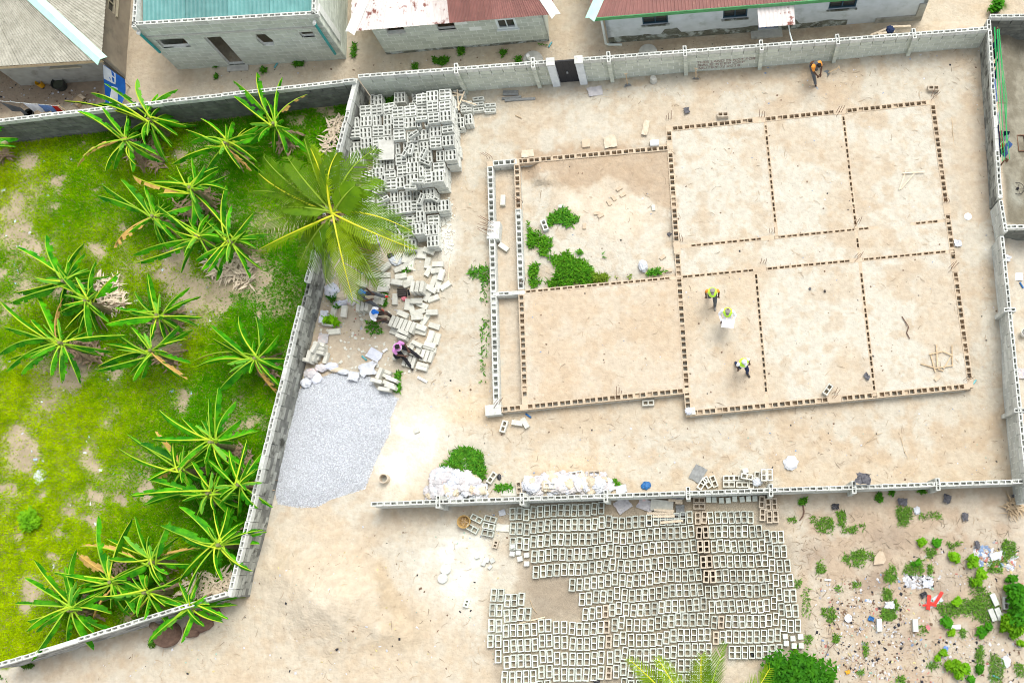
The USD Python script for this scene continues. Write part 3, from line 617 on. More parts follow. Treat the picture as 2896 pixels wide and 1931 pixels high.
# ------------------------------------------------------------------ gate
NG = lambda u: G(*nl(u), 0)
def gatepost(u, label):
    p = G(*nl(u), NT + .1)
    w = thing('gate_pillar', label, 'pillar', (*p, 0))
    an = math.atan2(dn[1], dn[0])
    q = boxm(-.15, .15, -.15, .15, -.3, NT + .04); obj('shaft', (orient_pts(q[0], p, an), q[1]), 'gate_pillar', w)
    q = boxm(-.17, .17, -.17, .17, NT + .04, NT + .1); obj('cap', (orient_pts(q[0], p, an), q[1]), 'block_white', w)
gatepost(1556, 'pale plastered gate pillar left of the black gate'); gatepost(1636, 'pale plastered gate pillar right of the black gate')
ga, gb = G(*nl(1567), NT) , G(*nl(1627), NT)
gt = thing('gate', 'black corrugated metal gate between two pale pillars', 'gate', (*ga, 0))
gl = np.linalg.norm(gb - ga); an = math.atan2(*(gb - ga)[::-1])
for i in range(6):
    x0 = gl * i / 6; q = boxm(x0 + .001, x0 + gl / 6 - .001, -.02 - .012 * (i % 2), .02, .06, NT - .05); obj('panel', (orient_pts(q[0], ga, an), q[1]), 'gate_black', gt)
for z in (.02, NT - .05): 
    q = boxm(0, gl, -.025, .03, z, z + .045); obj('frame_rail', (orient_pts(q[0], ga, an), q[1]), 'gate_black', gt)
q = boxm(gl * .44, gl * .52, -.07, -.03, .8, .95); obj('latch', (orient_pts(q[0], ga, an), q[1]), 'steel', gt)

# ------------------------------------------------------------------ houses
class Face:
    """An upright outer face from ground point a to b (outside is on the right hand side of a -> b)."""
    def __init__(s, a, b): s.a, s.b = np.array(a, float), np.array(b, float); s.L = np.linalg.norm(s.b - s.a); s.d = (s.b - s.a) / s.L; s.n = np.array([s.d[1], -s.d[0]]); s.ang = math.atan2(s.d[1], s.d[0])
    def sz(s, px, py): return on_face(px, py, s.a, s.d, s.n, 0)
    def rect(s, pts):
        q = [s.sz(*p) for p in pts]; x = [a for a, b in q]; z = [b for a, b in q]; return min(x), max(x), min(z), max(z)
    def w(s, v):          # local: along, outward, up
        v = np.asarray(v, float); return np.column_stack([s.a[0] + s.d[0] * v[:, 0] + s.n[0] * v[:, 1], s.a[1] + s.d[1] * v[:, 0] + s.n[1] * v[:, 1], v[:, 2]])
    def box(s, x0, x1, y0, y1, z0, z1): q = boxm(x0, x1, y0, y1, z0, z1); return s.w(q[0]), q[1]
    def wall(s, z0, z1, th, holes, x0=0, x1=None):
        p = Polygon([(x0, z0), (x1 or s.L, z0), (x1 or s.L, z1), (x0, z1)])
        for h in holes: p = p.difference(sbox(h[0], h[2], h[1], h[3]) if not isinstance(h, Polygon) else h)
        v, f = prism(p, 0, th); return s.w(np.column_stack([v[:, 0], -v[:, 2], v[:, 1]])), f
    def blocks(s, parent, m, z1, courses, holes, proud=.006, seed=1, miss=0., limit=300):
        r = random.Random(seed); n = 0; rest = []
        for k in range(courses):
            zt = z1 - k * .25; x = -.2375 * (k % 2)
            while x < s.L:
                x0, x1 = max(x, 0) + .01, min(x + .475, s.L) - .013; x += .475
                if x1 - x0 < .05: continue
                piece = sbox(x0, zt - .225, x1, zt)
                for h in holes: piece = piece.difference(h if isinstance(h, Polygon) else sbox(h[0] - .0, h[2], h[1], h[3]))
                if piece.is_empty or r.random() < miss: continue
                for g in getattr(piece, 'geoms', [piece]):
                    if g.area < .006: continue
                    v, f = prism(g, 0, .05); off = proud + r.uniform(-.004, .004)
                    q = (s.w(np.column_stack([v[:, 0], .0 + off - v[:, 2], v[:, 1]])), f)
                    if n < limit: obj('block', q, m, parent); n += 1
                    else: rest.append(q)
        if rest: obj('lower_blocks', cat_(rest), m, parent, kind='stuff')
    def window(s, parent, r, glassm='glass', frame=None, mull=1, deep=.10, sill=None, th=.05):
        x0, x1, z0, z1 = r; wn = obj('window', s.box(x0, x1, -deep - .02, -deep, z0, z1), glassm, parent)
        if frame:
            for q in ((x0, x1, z0, z0 + th), (x0, x1, z1 - th, z1), (x0, x0 + th, z0 + th, z1 - th), (x1 - th, x1, z0 + th, z1 - th)): obj('frame', s.box(q[0], q[1], -deep, -deep + .06, q[2], q[3]), frame, wn)
            for i in range(mull): 
                xm = x0 + (x1 - x0) * (i + 1) / (mull + 1); obj('mullion', s.box(xm - .02, xm + .02, -deep, -deep + .05, z0 + th, z1 - th), frame, wn)
        if sill: obj('sill', s.box(x0 - .06, x1 + .06, -.02, .07, z0 - .07, z0 - .002), sill, wn)
def ribs(a, b, c, d, n, amp, off=0.):
    """A ribbed roof sheet: eave a-b, ridge d-c, with n ribs across from eave to ridge."""
    a, b, c, d = (np.array(q, float) for q in (a, b, c, d)); k = n * 4
    nrm = np.cross(b - a, d - a); nrm /= np.linalg.norm(nrm); nrm *= np.sign(nrm[2])
    P, f = [], []
    for i in range(k + 1):
        s = i / k; h = amp * (1, 1, 0, 0)[i % 4] + off; P += [a + (b - a) * s + nrm * h, d + (c - d) * s + nrm * h]
    for i in range(k): f.append([2 * i, 2 * i + 2, 2 * i + 3, 2 * i + 1])
    return arr((np.array(P), np.array(f)))
def strip_roof(parent, ea, eb, ra, rb, mats, sheets, per, amp, name='roof_sheet', bands=1):
    """Roof slope of overlapping sheets, each its own part."""
    ea, eb, ra, rb = (np.array(q, float) for q in (ea, eb, ra, rb))
    for j in range(bands):
        t0, t1 = j / bands, (j + 1) / bands + (.02 if j < bands - 1 else 0)
        A0, B0 = ea + (ra - ea) * t0, eb + (rb - eb) * t0; A1, B1 = ea + (ra - ea) * t1, eb + (rb - eb) * t1
        for i in range(sheets):
            s0, s1 = i / sheets, (i + 1) / sheets
            m = ribs(A0 + (B0 - A0) * s0, A0 + (B0 - A0) * s1, A1 + (B1 - A1) * s1, A1 + (B1 - A1) * s0, per, amp, .012 * (i % 2) - .016 * j + .02)
            obj(name, m, mats(i, j), parent)
def cap(parent, a, b, w, m, name='ridge_cap'):
    a, b = np.array(a, float), np.array(b, float); d = (b - a) / np.linalg.norm(b - a); s = np.cross(d, [0, 0, 1.]); s /= np.linalg.norm(s)
    P = np.array([a - s * w - [0, 0, .05], a + [0, 0, .09], a + s * w - [0, 0, .05], b - s * w - [0, 0, .05], b + [0, 0, .09], b + s * w - [0, 0, .05]])
    top = np.array([[0, 1, 4], [0, 4, 3], [1, 2, 5], [1, 5, 4]]); 
    obj(name, (np.vstack([P, P - [0, 0, .02]]), np.vstack([top, top[:, ::-1] + 6])), m, parent)

# -- unfinished block house with the teal roof
B0, B1 = G(503, 197), G(980, 168)
fb = Face(B0, B1); PT = 3.38
hb = thing('block_house', 'unfinished grey block house with teal sheet roof inside a parapet', 'house', (*B0, 0))
hole_px = [[t(0, 0, *p) for p in q] for q in ([(1490, 365), (1690, 360), (1490, 430), (1720, 432)], [(1890, 345), (2030, 340), (2080, 572), (2230, 565)])] + [[t(1, 0, *p) for p in q] for q in ([(395, 300), (520, 297), (425, 345), (545, 340)],)]
holes = [fb.rect(q) for q in hole_px]
dr = holes[1]; s0_, z0_ = fb.sz(*t(0, 0, 2080, 572)); s1_, _ = fb.sz(*t(0, 0, 2230, 565)); holes[1] = (s0_, s1_, 0.08, fb.sz(*t(0, 0, 1950, 342))[1])
w1_ = fb.rect([t(0, 0, 1500, 362), t(0, 0, 1700, 430)]); 
irr = Polygon([fb.sz(*t(1, 0, *p)) for p in [(0, 320), (80, 318), (150, 372), (168, 415), (70, 418), (15, 370)]]).buffer(.02)
holes.append(irr)
obj('front_wall', fb.wall(-.3, PT - .24, .15, holes), 'mortar', hb)
fb.blocks(hb, 'block_grey', PT - .26, 13, holes, seed=40)
DEEP = 7.5
fe = Face(B1, B1 - fb.n * DEEP); fw = Face(B0 - fb.n * DEEP, B0)
obj('side_wall', fe.wall(-.3, PT - .24, .15, [], x0=.0), 'mortar', hb); fe.blocks(hb, 'block_grey', PT - .26, 13, [(1.55, 1.95, 1.9, 2.6)], seed=41, limit=200)
obj('side_wall', fw.wall(-.3, PT - .24, .15, []), 'block_grey', hb)
obj('rear_wall', fb.box(0, fb.L, -DEEP, -DEEP + .15, -.3, PT - .24), 'block_grey', hb)
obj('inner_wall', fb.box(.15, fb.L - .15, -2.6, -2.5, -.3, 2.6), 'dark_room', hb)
for f_ in (fb, fe, fw):
    x = 0.
    while x < f_.L - .1:
        m = hollow(.468, .15, .235, .034, None, (.02, .05), .22); obj('parapet_block', (f_.w(np.column_stack([m[0][:, 0] + x + .235, m[0][:, 1] - .075, m[0][:, 2] + PT - .235])), m[1]), 'block_white', hb); x += .475
obj('ledge', fb.box(0, fb.L, -.02, .05, PT - .86, PT - .8), 'concrete', hb)
obj('corner_band', fe.box(.28, .62, -.02, .06, .9, PT - .26), 'block_white', hb)
zr = PT - .35
RA, RB = fb.w([[.25, -.35, zr], [fb.L - .25, -.35, zr]]); RC, RD = fb.w([[fb.L - .25, -DEEP + .3, zr + .9], [.25, -DEEP + .3, zr + .9]])
strip_roof(hb, RA, RB, RD, RC, lambda i, j: 'roof_teal', 8, 5, .03, bands=5)
for q0, q1 in ((t(0, 0, 1270, 275), t(0, 0, 1470, 462)), (t(1, 0, 540, 195), t(1, 0, 728, 478))):
    a_, b_ = fb.sz(*q0), fb.sz(*q1); obj('downpipe', tube(fb.w([[a_[0], .10, min(a_[1], PT - .4)], [b_[0], .10, b_[1]]]), .055, 8), 'teal_pipe', hb); obj('pipe_mouth', tube(fb.w([[a_[0], .02, min(a_[1], PT - .4) + .02], [a_[0], .16, min(a_[1], PT - .4) + .05]]), .07, 8), 'plastic_white', hb)
obj('step', fb.box(holes[1][0] - .1, holes[1][1] + .1, .0, .25, -.2, .06), 'concrete', hb)

# -- old house with the corrugated grey roof, top left
a1 = G(355, 224); a0 = G(60, 243)
fa = Face(a0, a1); EA = 2.35
ha = thing('old_house', 'old brown house with grey corrugated hip roof and mint ridge cap', 'house', (*a1, 0))
wr = fa.rect([t(0, 0, 400, 568), t(0, 0, 700, 585)])
wr = (wr[0], wr[1], 1.25, 2.05)
obj('front_wall', fa.wall(-.3, 2.4, .15, [wr]), 'plaster_grey', ha); fa.window(ha, wr, frame='frame_cream', mull=3, sill='frame_cream')
fe2 = Face(a1, a1 - fa.n * 9); r2 = (2.35, 3.25, 1.0, 2.0)
obj('side_wall', fe2.wall(-.3, 2.4, .15, [r2]), 'plaster_brown', ha); fe2.window(ha, r2, frame='frame_cream', mull=1, sill='frame_cream'); obj('transom', fe2.box(2.35, 3.25, -.1, -.02, 1.45, 1.5), 'frame_cream', ha)
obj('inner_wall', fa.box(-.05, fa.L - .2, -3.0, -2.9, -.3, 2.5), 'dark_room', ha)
obj('end_wall', fa.box(0, .15, -9, -.15, -.3, 2.6), 'plaster_brown', ha)
ec = np.array([*G(287, 170, EA), EA]); w0 = np.array([*(ec[:2] - fa.d * 15), EA]); dN = -fa.n
top = np.array([*(ec[:2] - fa.d * 5.2 + dN * 5.4), EA + 1.9]); tw = np.array([*(ec[:2] - fa.d * 15 + dN * 5.4), EA + 1.9]); en = np.array([*(ec[:2] + dN * 11), EA])
strip_roof(ha, w0, w0 + (ec - w0) * (9.8 / 15), tw, top, lambda i, j: 'roof_asbestos', 10, 8, .035, bands=3)
hp0 = w0 + (ec - w0) * (9.8 / 15)
strip_roof(ha, hp0, ec, top, top, lambda i, j: 'roof_asbestos', 5, 8, .035, bands=1)
strip_roof(ha, ec, en, top, top + np.array([*(dN * .01), 0]), lambda i, j: 'roof_asbestos', 8, 9, .035, bands=1)
cap(ha, ec + [.05, -.05, .06], top + [0, 0, .08], .24, 'cap_mint')
obj('eave_board', beam(w0 - [0, 0, .08], ec - [0, 0, .08], .04, .16), 'wood', ha)

# -- house with the rusty white and red roof
c0, c1 = G(1093, 154), G(1554, 116)
fc = Face(c0, c1); EC = 2.45
hc = thing('block_house', 'low grey block house with half white half red ribbed roof', 'house', (*c0, 0))
hl = [fc.rect([t(1, 0, 1185, 268), t(1, 0, 1380, 300)]), fc.rect([t(1, 0, 1650, 222), t(1, 0, 1840, 268)]), fc.rect([t(1, 0, 2190, 180), t(2, 0, 55, 255)])]
hl = [(a, b, max(.6, c), min(2.2, max(d, c + .5))) for a, b, c, d in hl]
obj('front_wall', fc.wall(-.3, 2.5, .15, hl), 'mortar', hc); fc.blocks(hc, 'block_grey', 2.48, 10, hl, seed=43, miss=.01)
fc.window(hc, hl[2], frame='frame_white', mull=1, deep=.05, sill='frame_white', th=.09)
for h in hl[:2]: obj('sill_course', fc.box(h[0], h[1], -.08, .012, h[2] - .12, h[2] - .004), 'block_new', hc)
fcw = Face(c0 - fc.n * 7, c0); obj('side_wall', fcw.wall(-.3, 2.5, .15, []), 'block_grey', hc); fce = Face(c1, c1 - fc.n * 7); obj('side_wall', fce.wall(-.3, 2.5, .15, []), 'block_grey', hc)
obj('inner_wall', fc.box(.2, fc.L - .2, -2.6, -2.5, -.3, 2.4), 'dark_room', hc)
obj('base_stain', fc.box(0, fc.L, .0, .014, -.2, .16), 'paint_mould', hc)
e0, e1 = np.array([*G(997, 90, EC), EC]), np.array([*G(1566, 42, EC), EC]); dN = -fc.n
t0_, t1_ = np.array([*(e0[:2] + fc.d * 2.4 + dN * 4.3), EC + 1.3]), np.array([*(e1[:2] - fc.d * 2.4 + dN * 4.3), EC + 1.3])
Lr = np.linalg.norm(e1 - e0); ns = 16
q0_, q1_ = e0 + (e1 - e0) * (2.4 / Lr), e1 - (e1 - e0) * (2.4 / Lr)
strip_roof(hc, q0_, q1_, t0_, t1_, lambda i, j: 'roof_white' if i < 5 else 'roof_red', 11, 5, .035)
strip_roof(hc, e0, q0_, t0_, t0_, lambda i, j: 'roof_white', 4, 5, .035); strip_roof(hc, q1_, e1, t1_, t1_, lambda i, j: 'roof_red', 5, 5, .03)
strip_roof(hc, np.array([*(e0[:2] + dN * 8), EC]), e0, t0_ + np.array([*(dN * .01), 0]), t0_, lambda i, j: 'roof_white', 8, 4, .035)
strip_roof(hc, e1, np.array([*(e1[:2] + dN * 8), EC]), t1_, t1_ + np.array([*(dN * .01), 0]), lambda i, j: 'roof_red', 8, 4, .03)
cap(hc, e0 + [-.1, -.08, .06], t0_ + [0, 0, .06], .2, 'cap_white'); cap(hc, e1 + [.1, -.08, .06], t1_ + [0, 0, .06], .2, 'cap_white')

# -- white painted house with the red roof and green fascia
d0, d1 = G(1722, 123), G(2606, 54)
fd_ = Face(d0, d1); ED = 2.35
hd = thing('painted_house', 'white painted house with mould stained base, red roof and green fascia', 'house', (*d0, 0))
wl = [fd_.rect([t(2, 0, 1190, 130), t(2, 0, 1436, 215)]), fd_.rect([t(2, 0, 1942, 60), t(2, 0, 2160, 160)]), fd_.rect([t(3, 0, 575, -15), t(3, 0, 805, 72)])]
wl = [(a, b, max(c, .75), min(2.15, max(d, c + .7))) for a, b, c, d in wl]
dd = fd_.rect([t(2, 0, 2280, 60), t(3, 0, 100, 225)]); dd = (dd[0], dd[1], .12, 2.05)
obj('front_wall', fd_.wall(-.3, 2.33, .15, wl + [dd]), 'paint_white', hd)
for r_ in wl: fd_.window(hd, r_, frame='frame_blue', mull=1, sill='paint_mould')
base = Polygon([(0, -.3), (fd_.L - 3.2, -.3)] + [(x, .32 + .22 * meshkit.fbm(np.array([[x * 1.3, 2., 1.]]), 3, 8)[0] + (.35 if 6.6 < x < 7.9 or 2.3 < x < 3. else 0)) for x in np.linspace(fd_.L - 3.2, 0, 60)])
base = base.difference(sbox(dd[0], -1, dd[1], 3)); 
for g_ in getattr(base, 'geoms', [base]):
    v, f = prism(g_, 0, .012); obj('mould_stain', (fd_.w(np.column_stack([v[:, 0], .012 - v[:, 2], v[:, 1]])), f), 'paint_mould', hd)
dp = obj('door', fd_.box(dd[0], dd[1], -.12, -.08, dd[2], dd[3]), 'tarp_blue', hd); obj('step', fd_.box(dd[0] - .3, dd[1] + .15, .0, .35, -.2, .10), 'concrete', hd)
for i in range(5):
    x_ = dd[0] + (dd[1] - dd[0]) * (i + .5) / 5; obj('door_slat', fd_.box(x_ - .05, x_ + .05, -.08, -.06, dd[2] + .05, dd[3] - .05), 'tarp_pale', dp)
aw = fd_.w([[dd[0] - .15, .04, 2.2], [dd[1] + .45, .04, 2.2], [dd[1] + .45, .95, 1.9], [dd[0] - .15, .95, 1.9]])
obj('awning', ribs(aw[3], aw[2], aw[1], aw[0], 9, .025), 'roof_white', hd)
fdw = Face(d0 - fd_.n * 7, d0); obj('side_wall', fdw.wall(-.3, 2.33, .15, []), 'paint_white', hd)
fde = Face(d1, d1 - fd_.n * 7); obj('side_wall', fde.wall(-.3, 2.1, .18, []), 'plaster_grey', hd)
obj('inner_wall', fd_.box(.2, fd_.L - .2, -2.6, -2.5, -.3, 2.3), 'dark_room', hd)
e0, e1 = np.array([*G(1675, 52, ED), ED]), np.array([*G(2560, -20, ED), ED]); dN = -fd_.n
t0_, t1_ = np.array([*(e0[:2] + fd_.d * 2.6 + dN * 4.6), ED + 1.35]), np.array([*(e1[:2] + dN * 4.6), ED + 1.35])
q0_ = e0 + (e1 - e0) * (2.6 / np.linalg.norm(e1 - e0))
strip_roof(hd, q0_, e1, t0_, t1_, lambda i, j: 'roof_red', 14, 5, .03); strip_roof(hd, e0, q0_, t0_, t0_, lambda i, j: 'roof_red', 4, 4, .03)
strip_roof(hd, np.array([*(e0[:2] + dN * 8), ED]), e0, t0_ + np.array([*(dN * .01), 0]), t0_, lambda i, j: 'roof_red', 8, 4, .03)
cap(hd, e0 + [-.1, -.08, .06], t0_ + [0, 0, .06], .2, 'cap_mint')
obj('fascia', beam(e0 - [0, .03, .06], e1 - [0, .03, .06], .035, .2), 'fascia_green', hd)
q = fd_.sz(*t(2, 0, 855, 440)); pts = fd_.w([[-.12, .08, 2.2], [-.12, .08, .12], [.0, .10, .06], [.55, .14, .05]])
obj('downpipe', tube(pts, .05, 8), 'pipe_white', hd)
s_ = fd_.sz(*t(3, 0, 1150, 120))[0]
obj('terrace_wall', fd_.box(fd_.L - 2.0, fd_.L - .02, -.1, .06, -.2, .35), 'plaster_grey', hd); obj('terrace_sheet', fd_.box(fd_.L - 1.9, fd_.L - .3, -1.6, -.1, .3, .4), 'tarp_pale', hd)
obj('terrace_pier', fd_.box(fd_.L - .32, fd_.L - .02, -2.2, .055, .35, 1.2), 'plaster_grey', hd)
# ------------------------------------------------------------------ drying blocks in the yard
T = lambda *p: [t(2, 3, *q) for q in p]
Z1 = lambda ox, oy, s, ps: [zo(ox, oy, s, *q) for q in ps]
yard = []
yard += Z1(1040, 1240, 5.113, [(2092, 1085), (2190, 1080), (2290, 1098)]) + Z1(1480, 1240, 5.113, [(140, 1065), (240, 1055), (340, 1045), (440, 1040), (540, 1030), (635, 1035), (735, 1035), (830, 1030), (925, 1030), (1025, 1012), (1125, 1000)])
yard += Z1(1040, 1240, 5.113, [(2097, 1298), (2195, 1298), (2297, 1312)]) + Z1(1480, 1240, 5.113, [(147, 1280), (247, 1268), (345, 1255), (445, 1243), (545, 1243), (645, 1245), (740, 1240), (840, 1238), (935, 1242), (1033, 1232), (1132, 1208), (1230, 1195), (1325, 1222), (1425, 1225), (1525, 1212), (1620, 1200), (1720, 1195), (1818, 1182), (1915, 1170), (2015, 1165), (2115, 1160), (2215, 1158), (2310, 1150)]) + [zo(1920, 1240, 5.113, 155, 1135)]
rows = [[(5, 310), (65, 305), (127, 312), (193, 290), (255, 285), (317, 280), (380, 268), (440, 268), (503, 272), (567, 268), (633, 268), (690, 268), (750, 262), (813, 250), (872, 235), (938, 252), (1003, 260), (1065, 255), (1127, 238), (1187, 230), (1248, 225), (1310, 220), (1370, 215), (1432, 215), (1493, 210), (1555, 205), (1618, 195)],
 [(200, 425), (262, 420), (325, 412), (388, 402), (455, 405), (520, 410), (583, 403), (647, 402), (708, 395), (768, 385), (832, 375), (888, 362), (957, 382), (1020, 385), (1085, 375), (1147, 370), (1208, 358), (1267, 350), (1328, 345), (1390, 340), (1452, 342), (1513, 342), (1575, 335), (1640, 325)],
 [(213, 565), (280, 555), (340, 550), (403, 545), (470, 540), (535, 538), (597, 540), (660, 535), (722, 525), (785, 520), (848, 510), (908, 495), (980, 510), (1040, 515), (1103, 510), (1163, 505), (1225, 498), (1285, 490), (1345, 485), (1407, 475), (1470, 475), (1535, 468), (1597, 460), (1660, 455)],
 [(542, 680), (610, 677), (677, 670), (740, 660), (805, 653), (867, 640), (928, 625), (997, 640), (1062, 650), (1122, 640), (1183, 635), (1245, 625), (1307, 610), (1370, 605), (1433, 595), (1497, 597), (1562, 597), (1622, 590), (1685, 585)],
 [(632, 810), (693, 805), (758, 787), (822, 787), (885, 780), (947, 755), (1015, 772), (1082, 780), (1143, 775), (1203, 770), (1265, 763), (1328, 755), (1390, 742), (1450, 732), (1510, 730), (1575, 730), (1637, 725), (1698, 722)],
 [(662, 947), (722, 940), (785, 930), (845, 920), (905, 907), (963, 890), (1030, 905), (1098, 912), (1160, 905), (1222, 902), (1287, 897), (1350, 885), (1412, 875), (1473, 872), (1537, 870), (1605, 865), (1665, 860), (1730, 850)],
 [(8, 1090), (72, 1090), (133, 1085), (197, 1082), (263, 1050), (325, 1047), (398, 1065), (468, 1065), (542, 1073), (607, 1080), (672, 1080), (738, 1073), (800, 1063), (853, 1060), (927, 1042), (988, 1020), (1058, 1045), (1127, 1047), (1195, 1047), (1255, 1040), (1318, 1025), (1382, 1012), (1440, 1007), (1502, 993), (1565, 995), (1630, 997), (1697, 993), (1757, 990)],
 [(12, 1230), (75, 1228), (140, 1225), (207, 1220), (270, 1185), (335, 1182), (403, 1200), (473, 1200), (547, 1213), (610, 1217), (675, 1215), (740, 1207), (805, 1197), (872, 1195), (942, 1180), (1003, 1160), (1075, 1180), (1147, 1183), (1207, 1182), (1270, 1180), (1333, 1173), (1395, 1157), (1458, 1140), (1523, 1135), (1580, 1137), (1643, 1135), (1705, 1130), (1765, 1128)],
 [(10, 1370), (77, 1365), (142, 1365), (205, 1370), (277, 1325), (340, 1323), (405, 1345), (475, 1350), (545, 1352), (610, 1353), (675, 1352), (742, 1345), (805, 1335), (885, 1340), (952, 1323), (1018, 1300), (1085, 1318), (1148, 1320), (1212, 1320), (1275, 1312), (1338, 1310), (1400, 1290), (1460, 1287), (1525, 1268), (1585, 1267), (1650, 1267), (1712, 1267), (1775, 1265)],
 [(0, 1520), (60, 1515), (125, 1510), (190, 1508), (265, 1467), (337, 1462), (400, 1490), (470, 1490), (535, 1492), (600, 1490), (668, 1490), (738, 1487), (802, 1475), (873, 1475), (940, 1463), (1005, 1440), (1075, 1460), (1142, 1460), (1205, 1458), (1270, 1452), (1335, 1450), (1395, 1428), (1455, 1422), (1525, 1410), (1585, 1410), (1650, 1410), (1712, 1407), (1775, 1405)],
 [(250, 1605), (320, 1600), (1010, 1580), (1075, 1600), (1142, 1600), (1270, 1590), (1330, 1580), (1395, 1560), (1455, 1555), (1520, 1545), (1585, 1545), (1650, 1545), (1712, 1545), (1775, 1545)],
 [(1793, 75), (1860, 72), (1920, 72), (1980, 72), (2040, 70), (2097, 68), (2155, 70)], [(1808, 205), (1867, 200), (1925, 197), (1987, 200), (2047, 200), (2105, 195), (2170, 200), (2232, 195)],
 [(1825, 335), (1882, 325), (1945, 330), (2005, 335), (2072, 335), (2135, 332), (2195, 335), (2258, 325)], [(1845, 470), (1905, 465), (1970, 470), (2035, 467), (2097, 467), (2160, 465), (2225, 460), (2285, 460)],
 [(1868, 600), (1930, 595), (1997, 600), (2060, 600), (2122, 600), (2180, 597), (2245, 600), (2300, 595)], [(1770, 745), (1838, 745), (1900, 735), (1958, 730), (2023, 735), (2085, 730), (2145, 735), (2210, 735), (2275, 725)],
 [(1805, 880), (1868, 878), (1928, 875), (1987, 870), (2055, 875), (2118, 868), (2180, 878), (2243, 877), (2300, 865)], [(1827, 1020), (1955, 1010), (2018, 1010), (2080, 1012), (2145, 1008), (2205, 1010), (2265, 1008)],
 [(1902, 1155), (1960, 1148), (2025, 1150), (2085, 1150), (2147, 1148), (2210, 1148), (2275, 1145)], [(1985, 1290), (2043, 1290), (2105, 1290), (2168, 1287), (2230, 1285), (2290, 1282)]]
for r_ in rows: yard += T(*r_)
yard += Z1(1340, 1640, 4.523, [(252, 188), (343, 190), (430, 260), (515, 255), (605, 240), (235, 380), (322, 385), (422, 455), (513, 448), (600, 435), (687, 432), (225, 577), (318, 582), (408, 648), (210, 777), (310, 780), (410, 845), (307, 975), (418, 1052), (390, 1245)])
yard += [t(3, 3, *q) for q in [(-8, 240), (55, 250), (118, 247), (20, 370), (80, 380), (143, 378), (38, 505), (108, 510), (178, 508), (72, 637), (142, 645), (203, 640), (10, 590), (25, 718), (103, 767), (170, 780), (230, 778), (55, 847), (123, 903), (187, 915), (250, 915), (8, 1000), (72, 990), (143, 1045), (207, 1055), (270, 1050), (25, 1140), (88, 1133), (42, 1278), (103, 1275)]]
seen = []
for p in yard:
    if all(abs(p[0] - q[0]) + abs(p[1] - q[1]) > 9 for q in seen): seen.append(p)
yard = seen
proto = {}
ORD = ['first', 'second', 'third', 'fourth', 'fifth', 'sixth', 'seventh', 'eighth', 'ninth', 'tenth', 'eleventh', 'twelfth']
def proto_block(kind, name, label, group, loc, rz, m, mt):
    """The first block of a kind is a mesh under its Xform; the others refer to it."""
    if kind not in proto:
        w = thing(name, label, 'block', loc, group, rotz=rz); obj('body', m, mt, w, local=True); proto[kind] = w; return w
    return copy_of(proto[kind], name, loc, rz, label, 'block', group)
GL = 'fresh hollow blocks drying in rows on the yard'
RYB = random.Random(77); restb = []
ymesh = hollow(.45, .215, .225, .030)
def row_angle(p):
    return PI / 2 + (.06 if p[0] < 1600 and p[1] > 1740 else -.03) + (.10 if p[0] > 1830 and p[1] < 1740 else 0) * ss(1830, 2000, p[0]) + RYB.gauss(0, .035)
ordr = sorted(range(len(yard)), key=lambda i: yard[i][1])
for n, i in enumerate(ordr):
    p = G(*yard[i], .225); z = zg(*p); an = float(row_angle(yard[i]))
    rw = int(np.clip((yard[i][1] - 1425 + (yard[i][0] - 1500) * .012) / 41.5, 0, 11)); rw = ORD[rw]
    sd = 'right of brown blocks' if yard[i][0] > 1960 + (yard[i][1] - 1450) * .12 else 'left of brown blocks'
    if n < 282: proto_block('yard', 'drying_block', f'pale block drying in the {rw} row below the low wall, {sd}', f'{GL}, {rw} row, {sd}', (*p, z - .004), an, ymesh, 'block_yard')
    else: restb.append(put(ymesh, (*p, z - .004), rz=an))
obj('drying_blocks', cat_(restb), 'block_yard', None, False, 'rows of fresh hollow blocks at the lower edge of the yard', 'blocks', None, 'stuff')
# older brown blocks among them
br = [(1678, 80, 1), (1737, 72, 1), (1690, 210, 2), (1750, 205, 2), (1700, 335, 2), (1758, 335, 2), (1728, 475, 2), (1783, 470, 2), (1755, 605, 2), (1815, 605, 2), (1888, 1017, 1), (1842, 1160, 1), (845, 920, 1), (853, 1060, 1), (872, 1195, 1), (873, 1475, 1)]
bm = hollow(.45, .215, .225, .045)
for x, y, h in br:
    q = t(2, 3, x, y)
    for l in range(h):
        p = G(*q, .225 * (l + 1)); z = zg(*p) if l == 0 else z + .226
        proto_block('brown', 'brown_block', 'older brown hollow block standing among the rows of pale drying blocks', 'brown blocks among the drying blocks', (*p, z), PI / 2 + RYB.gauss(.02, .05), bm, 'block_brown')
for q, an in [((295, 887), 0), ((295, 980), 0), ((1200, 915), 1.5), ((1290, 950), 1.6), ((1380, 945), 1.6), ((1210, 1098), 1.53), ((1310, 1130), 1.6), ((1400, 1125), 1.6)]:
    u = zo(1920, 1240, 5.113, *q); p = G(*u, .2)
    proto_block('brown2', 'brown_block', 'brown hollow block set down close under the low site wall', 'brown blocks under the low wall', (*p, zg(*p)), an, bm, 'block_brown')
